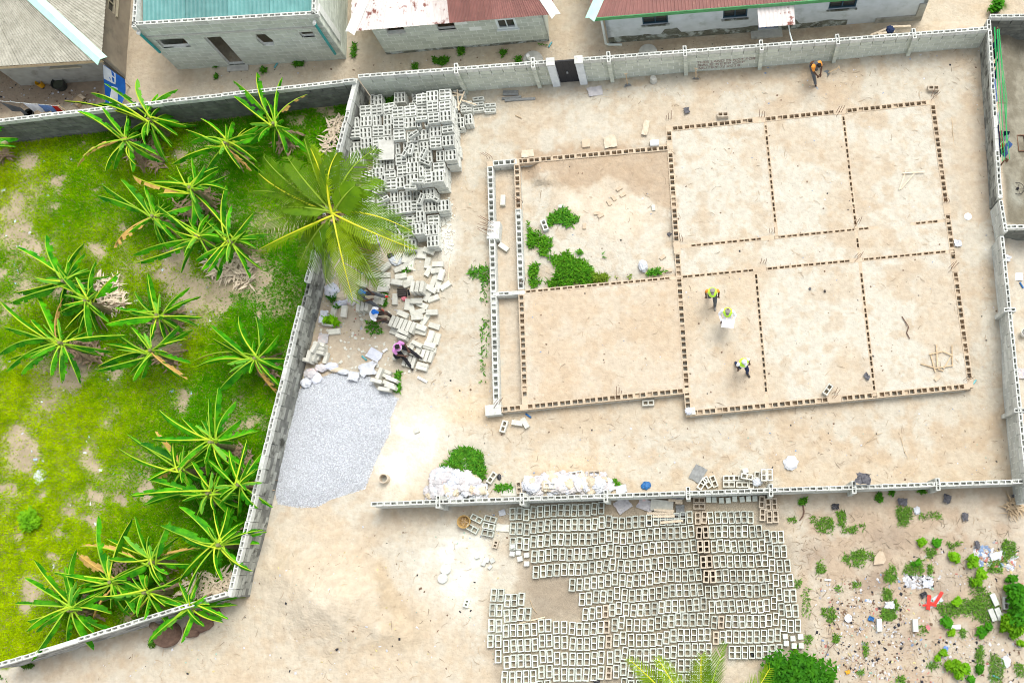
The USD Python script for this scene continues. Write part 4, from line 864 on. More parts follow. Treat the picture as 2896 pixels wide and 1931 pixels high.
# blocks standing on end: their blank faces show
on = hollow(.45, .215, .225, .045)
def on_edge(u, an, label, group, kind, L=.24, W=.215, H=.44, mt='block_yard'):
    p = G(*u, H); proto_block(kind, 'upended_block', label, group, (*p, zg(*p)), an, chipped(L, W, H, len(seen)), mt)
for q, an in [((430, 880), 0), ((510, 882), 0.02), ((615, 890), .03), ((715, 890), .1), ((808, 870), .02), ((915, 875), .15), ((1008, 868), .03), ((1100, 865), .02)]:
    on_edge(zo(1920, 1240, 5.113, *q), an + .0, 'pale block stood on end in the row under the low wall', 'blocks on end under the low wall', 'e1', .19, .2, .3)
for q in [(1725, 720), (1822, 745), (1920, 722), (1738, 808), (1838, 840), (1930, 838)]:
    on_edge(zo(1840, 1640, 4.523, *q), RYB.gauss(0, .08), 'pale block stood on end at the lower right corner of the block yard', 'six blocks on end', 'e2', .19, .19, .3)
for q in [(55, 390), (130, 412), (70, 445), (130, 490), (0, 400), (8, 330)]:
    on_edge(t(2, 3, *q), RYB.gauss(0, .1), 'white block stood on end left of the drying rows', 'white blocks on end', 'e3', .19, .18, .2, 'block_white')
for k, (q, an) in enumerate([((1570, 1155), -.45), ((1510, 1300), -.5), ((1770, 1160), -.25), ((1745, 1265), -.2), ((1730, 1365), -.2)]):
    p = G(*zo(1040, 1240, 5.113, *q), .22); proto_block('bk', 'drying_block', 'new hollow block lying apart beside the round basket', 'blocks beside the basket', (*p, zg(*p)), an, ymesh, 'block_yard')

# ------------------------------------------------------------------ the great stack of hollow blocks
A1 = Z1(960, 220, 6.03, [(1175, 600), (1130, 780), (1090, 950), (1095, 1055), (1370, 550), (1510, 560), (1690, 440), (1650, 590), (1400, 800), (1510, 720), (1770, 900), (1540, 1040), (1710, 1030), (1280, 1080), (1300, 950), (540, 640), (670, 660), (740, 650), (440, 720), (380, 900), (630, 790), (590, 960), (880, 800), (870, 980), (320, 1000), (260, 1210), (1010, 1230), (1290, 1300), (1430, 1270), (1560, 1230), (1720, 1340), (990, 1400), (1130, 1420), (1290, 1420), (1450, 1420), (840, 1440), (760, 1250)])
H1 = [6, 6, 6, 6, 6, 7, 7, 7, 6, 7, 6, 5, 6, 5, 5, 4, 4, 4, 4, 4, 4, 4, 4, 4, 4, 3, 5, 5, 5, 6, 5, 5, 5, 5, 5, 4, 4]
A2_ = Z1(960, 460, 6.03, [(790, 170), (1020, 150), (1235, 190), (1500, 220), (1000, 310), (840, 320), (660, 470), (835, 500), (1000, 480), (1180, 560), (590, 650), (390, 620), (1440, 620), (1600, 690), (1050, 760), (1220, 790), (1180, 900), (1500, 920), (1590, 900), (1320, 1050), (1530, 1150), (1150, 1230), (440, 1240), (250, 800), (480, 400), (960, 1000), (700, 700), (1290, 600)])
H2 = [5, 5, 6, 6, 5, 5, 4, 4, 5, 4, 4, 4, 4, 3, 4, 4, 3, 2, 2, 4, 3, 2, 2, 3, 4, 2, 3, 3]
anc = np.array([G(*u, h * .225) for u, h in zip(A1 + A2_, H1 + H2)]); ah = np.array(H1 + H2)
tree = cKDTree(anc)
RS = random.Random(5); pit = .478; an0 = .105; c0_, s0_ = math.cos(an0), math.sin(an0)
cells = {}
for i in range(-22, 22):
    for j in range(-26, 12):
        x, y = -11 + (i * c0_ - j * s0_) * pit, 16 + (i * s0_ + j * c0_) * pit
        d, k = tree.query([x, y])
        if d < .47: cells[(i, j)] = (x, y, int(ah[k]))
stk, hid = [], []
smesh = hollow(.45, .148, .222, .036, .034)
for (i, j), (x, y, h) in cells.items():
    nb = min(cells.get((i + a, j + b), (0, 0, 0))[2] for a, b in ((1, 0), (0, -1)))
    for l in range(h):
        top_ = l == h - 1
        if not top_ and l < min(h, nb): continue
        oo = (i * 7 + j * 3 + RS.randint(0, 1) if top_ else l) % 2
        jx, jy, ja = RS.gauss(0, .02), RS.gauss(0, .02), RS.gauss(0, .03)
        for q in (-1, 0, 1):
            if top_ and RS.random() < .05: continue
            off = q * .152
            dx, dy = (0, off) if oo == 0 else (off, 0)
            an = an0 + (0 if oo == 0 else PI / 2) + ja + RS.gauss(0, .012)
            px_, py_ = x + jx + dx * c0_ - dy * s0_, y + jy + dx * s0_ + dy * c0_
            stk.append((top_, l, px_, py_, l * .2235 + RS.uniform(0, .004), an))
for q, hh in [((1950, 620), 2), ((2030, 690), 2), ((2090, 760), 2), ((2165, 710), 2), ((2230, 700), 2), ((2040, 885), 1), ((2165, 490), 2), ((2165, 540), 2), ((2160, 430), 2), ((560, 370), 3), ((625, 385), 3), ((690, 370), 3), ((960, 340), 3), ((1025, 335), 3), ((1085, 330), 3), ((1340, 290), 2), ((1340, 350), 2), ((1570, 290), 2), ((1560, 350), 2), ((1780, 260), 2), ((1780, 310), 1), ((2030, 240), 2), ((2030, 290), 2), ((1850, 420), 2), ((1960, 430), 1), ((1950, 500), 1), ((1280, 455), 3), ((1440, 440), 4), ((1330, 410), 2)]:
    u = zo(960, 220, 6.03, *q); p = G(*u, hh * .225); hz = q[1] in (885, 490, 540, 430, 290, 350, 260, 310, 240, 455, 410, 500)
    for l in range(hh): stk.append((l == hh - 1, l, p[0], p[1], l * .2235, an0 + (0 if hz else PI / 2) + RS.gauss(0, .04)))
for q, hh, hz in [((2040, 905), 1, 1), ((2040, 955), 1, 1), ((2045, 1005), 1, 1), ((2150, 965), 1, 1), ((2150, 1015), 1, 1), ((1930, 960), 2, 1), ((1930, 1010), 2, 1), ((1720, 850), 1, 1), ((1860, 850), 2, 1), ((1860, 895), 1, 1), ((1740, 905), 1, 1), ((1800, 935), 1, 0), ((1590, 870), 2, 1), ((1480, 870), 2, 1)]:
    p = G(*t(1, 0, *q), hh * .225)
    for l in range(hh): stk.append((l == hh - 1, l, p[0], p[1], l * .2235, an0 + (0 if hz else PI / 2) + RS.gauss(0, .05)))
# single blocks thrown on top
for ox, oy, q, h, an in [(960, 220, (1390, 690), 7, .12), (960, 220, (1480, 320), 4.6, -.5), (960, 220, (1250, 960), 7, .65), (960, 220, (1125, 1250), 6, 1.1), (960, 220, (1420, 1290), 6, 1.2), (960, 220, (1455, 1430), 6, -.4), (960, 220, (1210, 1210), 6, 1.4), (960, 460, (1200, 410), 6.4, 0), (960, 460, (1330, 310), 7, 0), (960, 460, (1390, 150), 7, 1.7), (960, 460, (740, 300), 6, 1.6), (960, 460, (740, 620), 5, .5), (960, 460, (1380, 610), 5, 1.3), (960, 460, (1600, 600), 4, -.45), (960, 220, (600, 1240), 5, 1), (960, 460, (1400, 920), 3, 1.4)]:
    p = G(*zo(ox, oy, 6.03, *q), h * .225); stk.append((True, 9, p[0], p[1], (h - 1) * .2235 + .01, an))
stk.sort(key=lambda s: (-s[0], -s[1])); groups = 'hollow blocks of the big stack'
for n, (tp, l, x, y, z, an) in enumerate(stk):
    m = smesh
    u, v = px_of(x, y, z); ns = 'under the long wall' if v < 300 else 'around the pale slab' if v < 440 else 'above the palm fronds' if v < 570 else 'near the palm'
    hs = 'on the ground course' if l == 0 else 'lying loose on top' if l == 9 else 'on a low pile' if l < 4 else 'high on the pile'
    if n < 300: proto_block('stack', 'stacked_block', f'narrow hollow block {hs} of the big stack, {ns}', f'{groups}, {hs}, {ns}', (x, y, z), an, m, 'block_new')
    else: hid.append(put(m, (x, y, z), rz=an))
obj('stacked_blocks', cat_(hid), 'block_new', None, False, 'lower courses of the big hollow block stack beside the coconut palm', 'blocks', None, 'stuff')
obj('broken_slab', put(chipped(.62, .85, .05, 3), (*G(*zo(960, 220, 6.03, 800, 1230), 1.15), 1.1), rz=.05), 'concrete', None, False, 'pale broken concrete slab lying on top of the block stack', 'slab')
# timber frame on the stack's corner
fr = thing('timber_frame', 'broken pale timber frame lying over the blocks near the long wall', 'timber', (*G(1300, 260, .55), .5))
for a_, b_ in (((1580, 345), (2120, 300)), ((2010, 205), (2040, 565)), ((2130, 240), (2035, 490)), ((1860, 510), (2040, 515)), ((1930, 250), (2120, 310)), ((1790, 400), (2010, 490)), ((2070, 380), (2340, 470))):
    u, v = zo(960, 220, 6.03, *a_), zo(960, 220, 6.03, *b_); z = RS.uniform(.48, .62); obj('batten', beam((*G(*u, z), z), (*G(*v, z), z + .03), .05, .035), 'wood_pale', fr)

# ------------------------------------------------------------------ tumbled solid blocks
TB = [(1265, 395, 0), (1268, 487, 0), (1510, 425, 15), (1455, 512, -10), (1595, 455, 20), (1610, 520, 30), (1900, 335, 65), (2045, 250, 0), (2090, 400, 75), (1965, 495, 70), (2140, 545, 35), (2030, 560, 80), (1945, 605, -30), (1880, 700, 60), (1965, 730, 20), (1735, 780, 0), (1590, 820, 85), (1655, 890, -70), (1810, 830, -25), (1770, 920, 15), (1960, 945, 5), (1745, 1015, 5), (1845, 1040, 60), (1980, 1130, -20), (1540, 970, -25), (1410, 740, 90), (1160, 740, 65), (1230, 745, 68), (520, 920, 80), (690, 930, 85), (535, 1210, 3), (1255, 555, 0), (1250, 610, 5), (1800, 1160, -20), (1780, 1215, -20), (1940, 1290, 75), (2020, 1315, 75), (1740, 1400, -25), (1930, 1410, -15), (1925, 1465, -15), (1450, 150, 65), (1560, 140, 80), (1650, 150, 40), (1640, 240, 85), (1480, 300, 20), (1540, 270, 35), (1760, 70, 85), (1830, 75, 85), (1910, 55, -20), (1420, 1220, -20), (1290, 290, 40), (1880, 215, 85), (1040, 110, -25), (930, 80, -60), (1060, 230, 5), (1100, 400, 0), (930, 520, -30), (2030, 340, 5), (2010, 400, 85), (1640, 1450, 70), (1570, 1500, 70), (1745, 1490, 70)]
sm = [chipped(.45, .22, .15, k) for k in range(3)]
RT = random.Random(9)
for n, (x, y, a) in enumerate(TB):
    u = zo(840, 700, 5.113, x, y); p = G(*u, .15); z = zg(*p)
    zn = 'just below the hollow block stack' if y < 330 else 'beside the long pale stick' if x > 1820 and y < 650 else 'in the middle above the square pile' if y < 650 else 'by the leaf planter and white sacks' if x < 900 else 'between the square pile and the neat row pile' if y < 1100 else 'behind the person in lilac'
    proto_block('tumble', 'tumbled_block', f'pale solid looking block lying tumbled {zn}', f'blocks tumbled {zn}', (p[0], p[1], z + (.13 if RT.random() < .25 else -.01)), math.radians(a) + RT.gauss(0, .03), sm[0], 'block_pale')
def pile(name, cen, s, items, label, group, kind, mt='block_pale', dims=(.45, .15, .22)):
    m = chipped(*dims, 4)
    for x, y, a, lv in items:
        for l in range(lv):
            u = zo(*cen, s, x, y); p = G(*u, lv * dims[2]); z = zg(*p) + l * (dims[2] + .003)
            proto_block(kind, name, label, group, (p[0], p[1], z), math.radians(a) + RT.gauss(0, .02), m, mt)
pile('stacked_solid_block', (840, 700), 5.113, [(1665, 560, 85, 3), (1735, 560, 85, 3), (1800, 560, 85, 3)], 'pale block in the square three high pile beside the open block heap', 'square pile of three layers', 'p1')
pile('stacked_solid_block', (840, 700), 5.113, [(880, 830, 88, 2), (943, 830, 88, 2), (1005, 830, 88, 2)], 'pale block of the low pile between the two seated people in blue caps', 'pile between the blue caps', 'p2')
pile('stacked_solid_block', (840, 700), 5.113, [(1370, 1060, 70, 2), (1430, 1078, 70, 2), (1490, 1097, 70, 2), (1550, 1115, 70, 2), (1610, 1135, 70, 2), (1665, 1152, 70, 2), (1530, 1220, -25, 2), (1500, 1283, -20, 2)], 'pale block of the neat row pile above the person in lilac', 'row pile above the person in lilac', 'p3')
pile('stacked_solid_block', (860, 940), 6.19, [(70, 410, 80, 3), (70, 470, 0, 2), (170, 380, 80, 2), (250, 380, 80, 1), (370, 440, 80, 1), (170, 250, 62, 3), (255, 200, -12, 2), (250, 270, -12, 2), (240, 340, -12, 2)], 'pale block of the small pile against the leaning wall above the white sacks', 'pile against the leaning wall', 'p4')
pile('stacked_solid_block', (860, 940), 6.19, [(1310, 710, 70, 2), (1425, 680, -20, 1), (1410, 750, -20, 1), (1260, 840, -15, 2), (1525, 815, -20, 2), (1470, 890, -20, 2), (1500, 940, -20, 2), (1390, 985, -8, 2)], 'pale block of the pile at the upper edge of the gravel heap', 'pile at the edge of the gravel', 'p5')
pile('stacked_solid_block', (860, 940), 6.19, [(1600, 380, 70, 1), (1760, 480, 75, 1), (1835, 500, 75, 1), (1905, 520, 75, 1), (1870, 330, -20, 1), (1930, 380, -20, 1), (2065, 390, 75, 1), (2140, 410, 75, 1), (2215, 420, 75, 1), (2070, 560, -15, 1), (2050, 620, -15, 1), (2200, 190, -18, 1), (2180, 260, -18, 1), (2230, 90, 75, 1), (1970, 200, -28, 1)], 'pale block of the flat paving like layer under the person in lilac', 'flat layer under the person in lilac', 'p6')
# chips of broken block
chips = []
for k in range(420):
    u = (RT.gauss(1262, 9), RT.uniform(560, 720)) if k < 240 else (RT.gauss(1395, 5), RT.uniform(470, 480)) if k < 250 else (RT.uniform(900, 1180), RT.uniform(720, 1060))
    p = G(*u, 0); s = RT.uniform(.02, .07); chips.append(put(chipped(s * 2, s * 1.5, s * .6, k), (*p, zg(*p)), rz=RT.uniform(0, 6)))
obj('block_chips', cat_(chips), 'block_pale', None, False, 'broken chips of block scattered right of the stack', 'rubble', None, 'stuff')
# blocks near the low wall and lone blocks
for n, (q, an, z, lab) in enumerate([((725, 572), .0, .0, 'hollow block of the row on the sand above the low wall, leftmost'), ((725, 662), .0, 0, 'hollow block against the low wall, below the leftmost of its row'), ((865, 570), -.05, 0, 'hollow block of the row half hidden by a tilted block'), ((985, 545), -.18, .23, 'tilted hollow block lying on the row above the low wall'), ((915, 665), .0, 0, 'hollow block under the flat grey slab by the low wall'), ((1130, 560), 1.5, 0, 'hollow block next to the two block pier of the row'), ((1050, 640), 1.5, 0, 'hollow block half under the pale blue sheet'), ((1230, 525), 1.57, .23, 'top hollow block of the double pile beside the low wall pier, left one'), ((1318, 520), 1.57, .23, 'top hollow block of the double pile beside the low wall pier, right one'), ((410, 630), 2.1, .0, 'hollow block leaning left of the row above the low wall'), ((335, 650), 1.0, 0, 'hollow block fallen against the low wall'), ((505, 615), 1.95, 0, 'slanting hollow block standing alone above the low wall')]):
    p = G(*zo(1920, 1240, 5.113, *q), .225 + z); obj_ = thing('hollow_block', lab, 'block', (*p, zg(*p) + z), None, rotz=an)
    obj('body', bm, 'block_pale', obj_, local=True)
for u, an, lab, mt in (((2635, 260), -.02, 'lone hollow block at the top right corner of the foundation', 'block_brown'), ((2044, 335), .03, 'lone hollow block above the foundation’s upper wall', 'block_brown'), ((1537, 630), 1.95, 'white hollow block beside the weeds inside the foundation', 'block_white'), ((1833, 1138), .05, 'lone hollow block just below the foundation', 'block_pale'), ((2342, 1100), .95, 'lone hollow block turned on the sand inside the lower right room', 'block_pale'), ((1424, 1205), 1.3, 'hollow block in the dug corner left of the foundation', 'block_pale'), ((1390, 1350), 1.0, 'hollow block beside the green weeds and the sack heap', 'block_pale'), ((1467, 1378), 1.75, 'slender hollow block leaning by the low wall between the sack heaps', 'block_brown'), ((1554, 1372), .0, 'hollow block resting on the larger heap of sacks', 'block_pale'), ((1630, 1340), .15, 'hollow block at the upper edge of the larger sack heap', 'block_pale'), ((1680, 1338), .1, 'second hollow block at the upper edge of the larger sack heap', 'block_brown'), ((1318, 1705), 1.3, 'half hollow block on the pale dusty ground', 'block_yard'), ((1400, 1538), 1.35, 'small half block near the white cubes', 'block_brown'), ((2848, 1705), 1.5, 'hollow block under the dense bush at the right edge', 'block_white')):
    dz = .35 if 'resting' in lab else .1 if 'larger' in lab else 0
    p = G(*u, .225 + (FT if 1450 < u[0] < 2760 and 400 < u[1] < 1110 else 0) + dz); w = thing('hollow_block', lab.replace('’', ''), 'block', (*p, zg(*p) + dz - .01), None, rotz=an); obj('body', bm if 'half' not in lab and 'small' not in lab else hollow(.28, .19, .2, .045), mt, w, local=True)
for u, an, d, lab in (((1421, 564), 1.57, (.44, .2, .2), 'pale solid block in the narrow veranda trench, upper one'), ((1423, 696), -.6, (.44, .2, .2), 'pale solid block lying askew in the veranda trench'), ((1462, 1195), -.15, (.42, .2, .2), 'block lying left of a second block in the dug corner'), ((1484, 1195), 2.1, (.42, .2, .2), 'block leaning in the dug corner below the foundation'), ((1313, 690 + 640), 1.45, (.5, .22, .15), 'upright pale block in the weeds above the sack heap, left one'), ((1313, 1311), 1.8, (.42, .2, .15), 'pale block in the weeds above the sack heap, right one'), ((1488, 1355), 1.5, (.3, .2, .3), 'pale upright block beside the larger sack heap'), ((1440, 1390), .0, (.62, .34, .06), 'flat pale slab on the sand left of the low wall pier'), ((2108, 1330), .3, (.22, .2, .25), 'pale cube of block on the sand above the row of blocks'), ((1872, 1402 + 28), -.1, (.85, .42, .05), 'large flat grey board lying on the planks under the low wall'), ((2488, 1800 - 33), .0, (.2, .45, .2), 'white block in the weeds, left one of a pair'), ((2590, 1768), .0, (.2, .45, .2), 'white block in the weeds, right one of a pair'), ((2703, 1772), .05, (.38, .17, .15), 'short white block lying beside a shrub in the rubbish'), ((2814, 1695), 1.95, (.45, .2, .18), 'white block lying above two others under the right edge bush'), ((2808, 1738), 1.9, (.45, .2, .18), 'white block on the left under the right edge bush'), ((2826, 1735), 1.9, (.45, .2, .18), 'white block in the middle under the right edge bush'), ((1177, 1216), .4, (.22, .2, .12), 'pale lump of block on the cement dusted sand'), ((1422, 1492), 1.5, (.28, .5, .06), 'pale slab between the drying rows and the basket'), ((1660, 417), .1, (.32, .34, .1), 'sand coloured slab beside the cloth above the foundation')):
    p = G(*u, d[2]); w = thing('solid_block', lab, 'block', (*p, zg(*p) + (.12 if 'board' in lab else 0)), None, rotz=an); obj('body', chipped(*d, len(lab)), 'block_sandy' if 'sand coloured' in lab else 'block_pale' if 'white' not in lab else 'block_white', w, local=True)

# ------------------------------------------------------------------ gravel heap
def gravel():
    pg = GRAVEL; x0, y0, x1, y1 = pg.bounds; st = .1
    X, Y = np.meshgrid(np.arange(x0, x1, st), np.arange(y0, y1, st)); P = np.stack([X.ravel(), Y.ravel()], 1); P = P[cin(pg.buffer(.15), P[:, 0], P[:, 1])]
    def hz(Q):
        d = np.where(cin(pg, Q[:, 0], Q[:, 1]), 1, -1) * shapely.distance(pg.boundary, shapely.points(Q))
        q3 = np.column_stack([Q, Q[:, 0] * 0])
        return zs(Q) + .62 * (1 - np.exp(-np.maximum(d, 0) / 1.1)) + .10 * (meshkit.fbm(q3 * 1.4, 4, 9) - .5) * np.clip(d, 0, 1) - .05 * (d < 0) - .02
    tr = Delaunay(P).simplices; c = P[tr].mean(1); tr = tr[cin(pg.buffer(.1), c[:, 0], c[:, 1])]
    w = thing('gravel_heap', 'broad heap of pale grey crushed gravel beside the leaning wall', 'gravel', (*np.array(pg.centroid.coords[0]), 0), None, 'stuff')
    z = hz(P); obj('mound', (np.column_stack([P, z]), tr), 'gravel', w, True, col=np.tile([.40, .42, .45], (len(P), 1)))
    rg = np.random.default_rng(4); n = 40000; Q = rg.uniform([x0, y0], [x1, y1], (n, 2))
    edge = .16 * (meshkit.fbm(np.column_stack([Q * 3, Q[:, 0] * 0]), 3, 4) - .3)
    d = np.where(cin(pg, Q[:, 0], Q[:, 1]), 1, -1) * shapely.distance(pg.boundary, shapely.points(Q)); Q = Q[d > -edge - rg.exponential(.11, n)]; n = len(Q)
    base = np.array([[1, 0, 0], [-1, 0, 0], [0, 1, 0], [0, -1, 0], [0, 0, 1], [0, 0, -1]], float); fc = np.array([[0, 2, 4], [2, 1, 4], [1, 3, 4], [3, 0, 4], [2, 0, 5], [1, 2, 5], [3, 1, 5], [0, 3, 5]])
    s = rg.uniform(.012, .032, (n, 1, 1)) * rg.uniform(.6, 1.3, (n, 6, 1)); V = base[None] * s
    a = rg.uniform(0, 6.3, n); b = rg.uniform(-1, 1, n); ca, sa_ = np.cos(a), np.sin(a); cb, sb_ = np.cos(b), np.sin(b)
    y = V[:, :, 1] * cb[:, None] - V[:, :, 2] * sb_[:, None]; zz = V[:, :, 1] * sb_[:, None] + V[:, :, 2] * cb[:, None]
    V = np.stack([V[:, :, 0] * ca[:, None] - y * sa_[:, None], V[:, :, 0] * sa_[:, None] + y * ca[:, None], zz], 2) + np.column_stack([Q, hz(Q) + .015])[:, None]
    col = np.repeat(np.clip(rg.choice([.40, .46, .52, .57, .34], n)[:, None] * np.array([.96, 1., 1.04]), 0, .8), 6, 0)
    obj('stones', (V.reshape(-1, 3), (fc[None] + np.arange(n)[:, None, None] * 6).reshape(-1, 3)), 'gravel', w, col=col)
gravel()
# ------------------------------------------------------------------ grass and weeds
def blades(P, z, h, w, rg, cols, lean=.8):
    """One two-triangle blade per point."""
    n = len(P); a = rg.uniform(0, 2 * PI, n); l = h * rg.uniform(.5, 1.3, n); t_ = rg.uniform(.35, 1., n) * lean
    d = np.stack([np.cos(a), np.sin(a)], 1); s = np.stack([-d[:, 1], d[:, 0]], 1) * (w * rg.uniform(.6, 1.4, n) / 2)[:, None]
    out = d * (l * np.sin(t_))[:, None]; up = l * np.cos(t_)
    b0 = np.column_stack([P - s, z]); b1 = np.column_stack([P + s, z]); m = np.column_stack([P + out * .5, z + up * .75])
    m0 = m - np.column_stack([s, s[:, 0] * 0]) * 1.1; m1 = m + np.column_stack([s, s[:, 0] * 0]) * 1.1; tip = np.column_stack([P + out * 1.15, z + up * .85])
    V = np.stack([b0, b1, m1, m0, tip], 1).reshape(-1, 3); k = np.arange(n)[:, None] * 5
    F_ = np.concatenate([k + [0, 1, 2], k + [0, 2, 3], k + [3, 2, 4]])
    return (V, F_), np.repeat(cols, 5, 0)
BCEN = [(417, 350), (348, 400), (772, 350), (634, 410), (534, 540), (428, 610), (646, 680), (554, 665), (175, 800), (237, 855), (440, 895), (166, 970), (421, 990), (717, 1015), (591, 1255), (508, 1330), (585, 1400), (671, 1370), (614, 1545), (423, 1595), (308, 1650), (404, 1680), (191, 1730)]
def grass():
    rg = np.random.default_rng(12); n = 900000
    Q = np.column_stack([rg.uniform(-31.5, -13, n), rg.uniform(-4.6, 19.6, n)])
    Q = Q[cin(FIELD.buffer(-.14), Q[:, 0], Q[:, 1])]; u, v = px_of(Q[:, 0], Q[:, 1]); q = np.column_stack([Q, Q[:, 0] * 0])
    d = lush(u, v, q); keep = rg.uniform(0, 1, len(Q)) < np.clip(d * 1.05, .05, 1); Q, u, v, q, d = Q[keep], u[keep], v[keep], q[keep], d[keep]
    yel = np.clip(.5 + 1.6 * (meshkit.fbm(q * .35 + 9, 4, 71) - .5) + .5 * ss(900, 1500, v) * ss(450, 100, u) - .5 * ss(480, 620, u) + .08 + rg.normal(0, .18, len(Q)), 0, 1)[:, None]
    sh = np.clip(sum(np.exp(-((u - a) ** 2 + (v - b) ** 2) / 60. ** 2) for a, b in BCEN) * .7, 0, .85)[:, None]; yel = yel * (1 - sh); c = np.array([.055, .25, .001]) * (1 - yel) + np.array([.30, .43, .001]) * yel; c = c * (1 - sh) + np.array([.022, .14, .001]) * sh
    dry = rg.uniform(0, 1, len(Q)) < .06; c[dry] = [.28, .24, .09]
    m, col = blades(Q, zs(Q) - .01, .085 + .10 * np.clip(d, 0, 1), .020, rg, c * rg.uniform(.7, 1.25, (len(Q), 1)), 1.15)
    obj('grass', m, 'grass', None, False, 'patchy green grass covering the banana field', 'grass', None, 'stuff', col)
grass()
WC = 0
def weeds(pts, n, label, h=.14, w=.035, col=(.05, .21, .015), seed=1, name='weed_patch', ragged=1., zoff=0.):
    """Low broad-leaved weeds within a pixel outline: what nobody could count."""
    rg = np.random.default_rng(seed); pg = Polygon([G(*p, zoff) for p in pts]); x0, y0, x1, y1 = pg.bounds
    Q = rg.uniform([x0, y0], [x1, y1], (n * 4, 2)); P = shapely.points(Q); s = np.where(cin(pg, Q[:, 0], Q[:, 1]), 1, -1) * shapely.distance(pg.boundary, P)
    f = meshkit.fbm(np.column_stack([Q * 2.2, Q[:, 0] * 0 + seed]), 3, seed)
    Q = Q[(s > -.12) & (rg.uniform(0, 1, len(Q)) < ss(-.12, .14, s + (f - .5) * .7) )][:n]
    if len(Q) < 4: return
    k = rg.uniform(.55, 1.35, (len(Q), 1)); hue = rg.uniform(0, 1, (len(Q), 1)) ** 2
    c = (np.array(col) * (1 - hue * .5) + np.array([.17, .30, .02]) * hue * .5) * k
    m, cc = blades(Q, zs(Q) - .005 + rg.uniform(0, h * .6, len(Q)), h, w, rg, c, 1.35)
    obj(name, m, 'weed', None, False, label, 'weeds', None, 'stuff', cc)
def blob(x, y, rx, ry=None, k=9, seed=0):
    r = random.Random(seed + int(x * 7 + y)); ry = ry or rx
    return [(x + rx * math.cos(a * 2 * PI / k) * r.uniform(.6, 1.2), y + ry * math.sin(a * 2 * PI / k) * r.uniform(.6, 1.2)) for a in range(k)]
Tq = lambda c, r, ps: [t(c, r, *p) for p in ps]
weeds(Tq(2, 1, [(430, 350), (520, 350), (530, 420), (620, 470), (560, 490), (520, 535), (470, 490), (400, 470), (340, 490), (330, 430), (390, 400)]), 900, 'small green weed patch inside the foundation beside the white hollow block', seed=1, zoff=.3)
weeds(Tq(2, 1, [(150, 470), (180, 560), (330, 610), (345, 690), (320, 800), (460, 810), (520, 780), (600, 860), (680, 880), (730, 960), (750, 1040), (560, 1060), (370, 1060), (260, 1080), (200, 1080), (185, 900), (250, 850), (230, 900), (240, 1010), (360, 1020), (400, 930), (330, 830), (240, 770), (290, 680), (190, 690), (180, 730), (150, 640)]), 3000, 'large dark green weed patch in the corner of the weedy foundation room', h=.16, seed=2, zoff=.1, col=(.05, .20, .008))
weeds(Tq(2, 1, [(740, 960), (900, 990), (1120, 970), (1110, 1000), (900, 1020), (770, 1035)]), 400, 'thin strip of yellowish weeds along the inner foundation wall', seed=3, zoff=.2, col=(.14, .22, .02))
weeds(Tq(2, 1, [(1240, 970), (1320, 920), (1420, 940), (1380, 960), (1300, 980)]), 130, 'sparse weeds near the lower right corner of the weedy room', seed=4, zoff=.2)
for k, (x, y) in enumerate([(680, 668), (755, 650), (630, 765), (780, 770), (830, 795), (870, 885), (1030, 935), (1075, 912), (1175, 935), (700, 755), (395, 720), (430, 735)]):
    if k in (2, 4): weeds(blob(*t(2, 1, x, y), 6), 60, ('little weed tuft on the pale sand of the weedy room, upper one', '', '', '', 'little weed tuft on the pale sand of the weedy room, right one')[k] if k in (0, 4) else 'little weed tuft on the pale sand of the weedy room, left one', seed=10 + k, zoff=.3)
weeds(Tq(1, 2, [(1690, 1160), (1780, 1120), (1800, 1060), (1890, 1000), (1980, 1010), (2060, 1040), (2080, 1180), (2100, 1280), (2010, 1270), (1950, 1190), (1850, 1170), (1720, 1200)]), 2000, 'bright green weed patch behind the heap of white sacks', h=.2, seed=20)
weeds(Tq(2, 2, [(860, 1260), (950, 1255), (990, 1340), (900, 1320)]), 350, 'small weed patch at the right end of the larger sack heap', seed=21)
weeds(blob(1430, 1378, 24, 12), 160, 'thin weeds between the sack heap and the low wall block', seed=22)
weeds(Tq(1, 1, [(1960, 930), (2100, 890), (2140, 930), (2120, 1040), (2070, 1000), (1960, 1000)]), 240, 'green weeds spilling along the outside of the veranda trench', seed=23)
weeds([(1366, 700), (1374, 705), (1380, 860), (1374, 1090), (1366, 1080), (1370, 880)], 130, 'thin line of weeds along the edge of the veranda trench', seed=24)
weeds(Tq(1, 0, [(1190, 910), (1270, 910), (1340, 1000), (1230, 1050), (1180, 1000)]), 700, 'dark green weeds between the two block stacks under the long wall', h=.2, col=(.02, .13, .008), seed=25)
weeds(blob(1128, 1082, 8, 28), 260, 'weeds at the right tip of the gravel heap', seed=26)
weeds(blob(1062, 925, 24, 32), 150, 'scattered small weeds on the sand above the white sack', seed=27)
weeds(blob(1090, 840, 8, 30), 200, 'weeds between the seated people and the block pile', seed=28)
weeds(blob(1155, 758, 16, 16), 110, 'weeds among the tumbled blocks', seed=29)
weeds(blob(945, 835, 10, 16) , 260, 'dark weeds beside the white sack under the palm', h=.2, col=(.02, .14, .01), seed=30)
weeds(blob(958, 872, 8, 7), 120, 'dark weeds above the leaf planter', h=.2, col=(.02, .14, .01), seed=31)
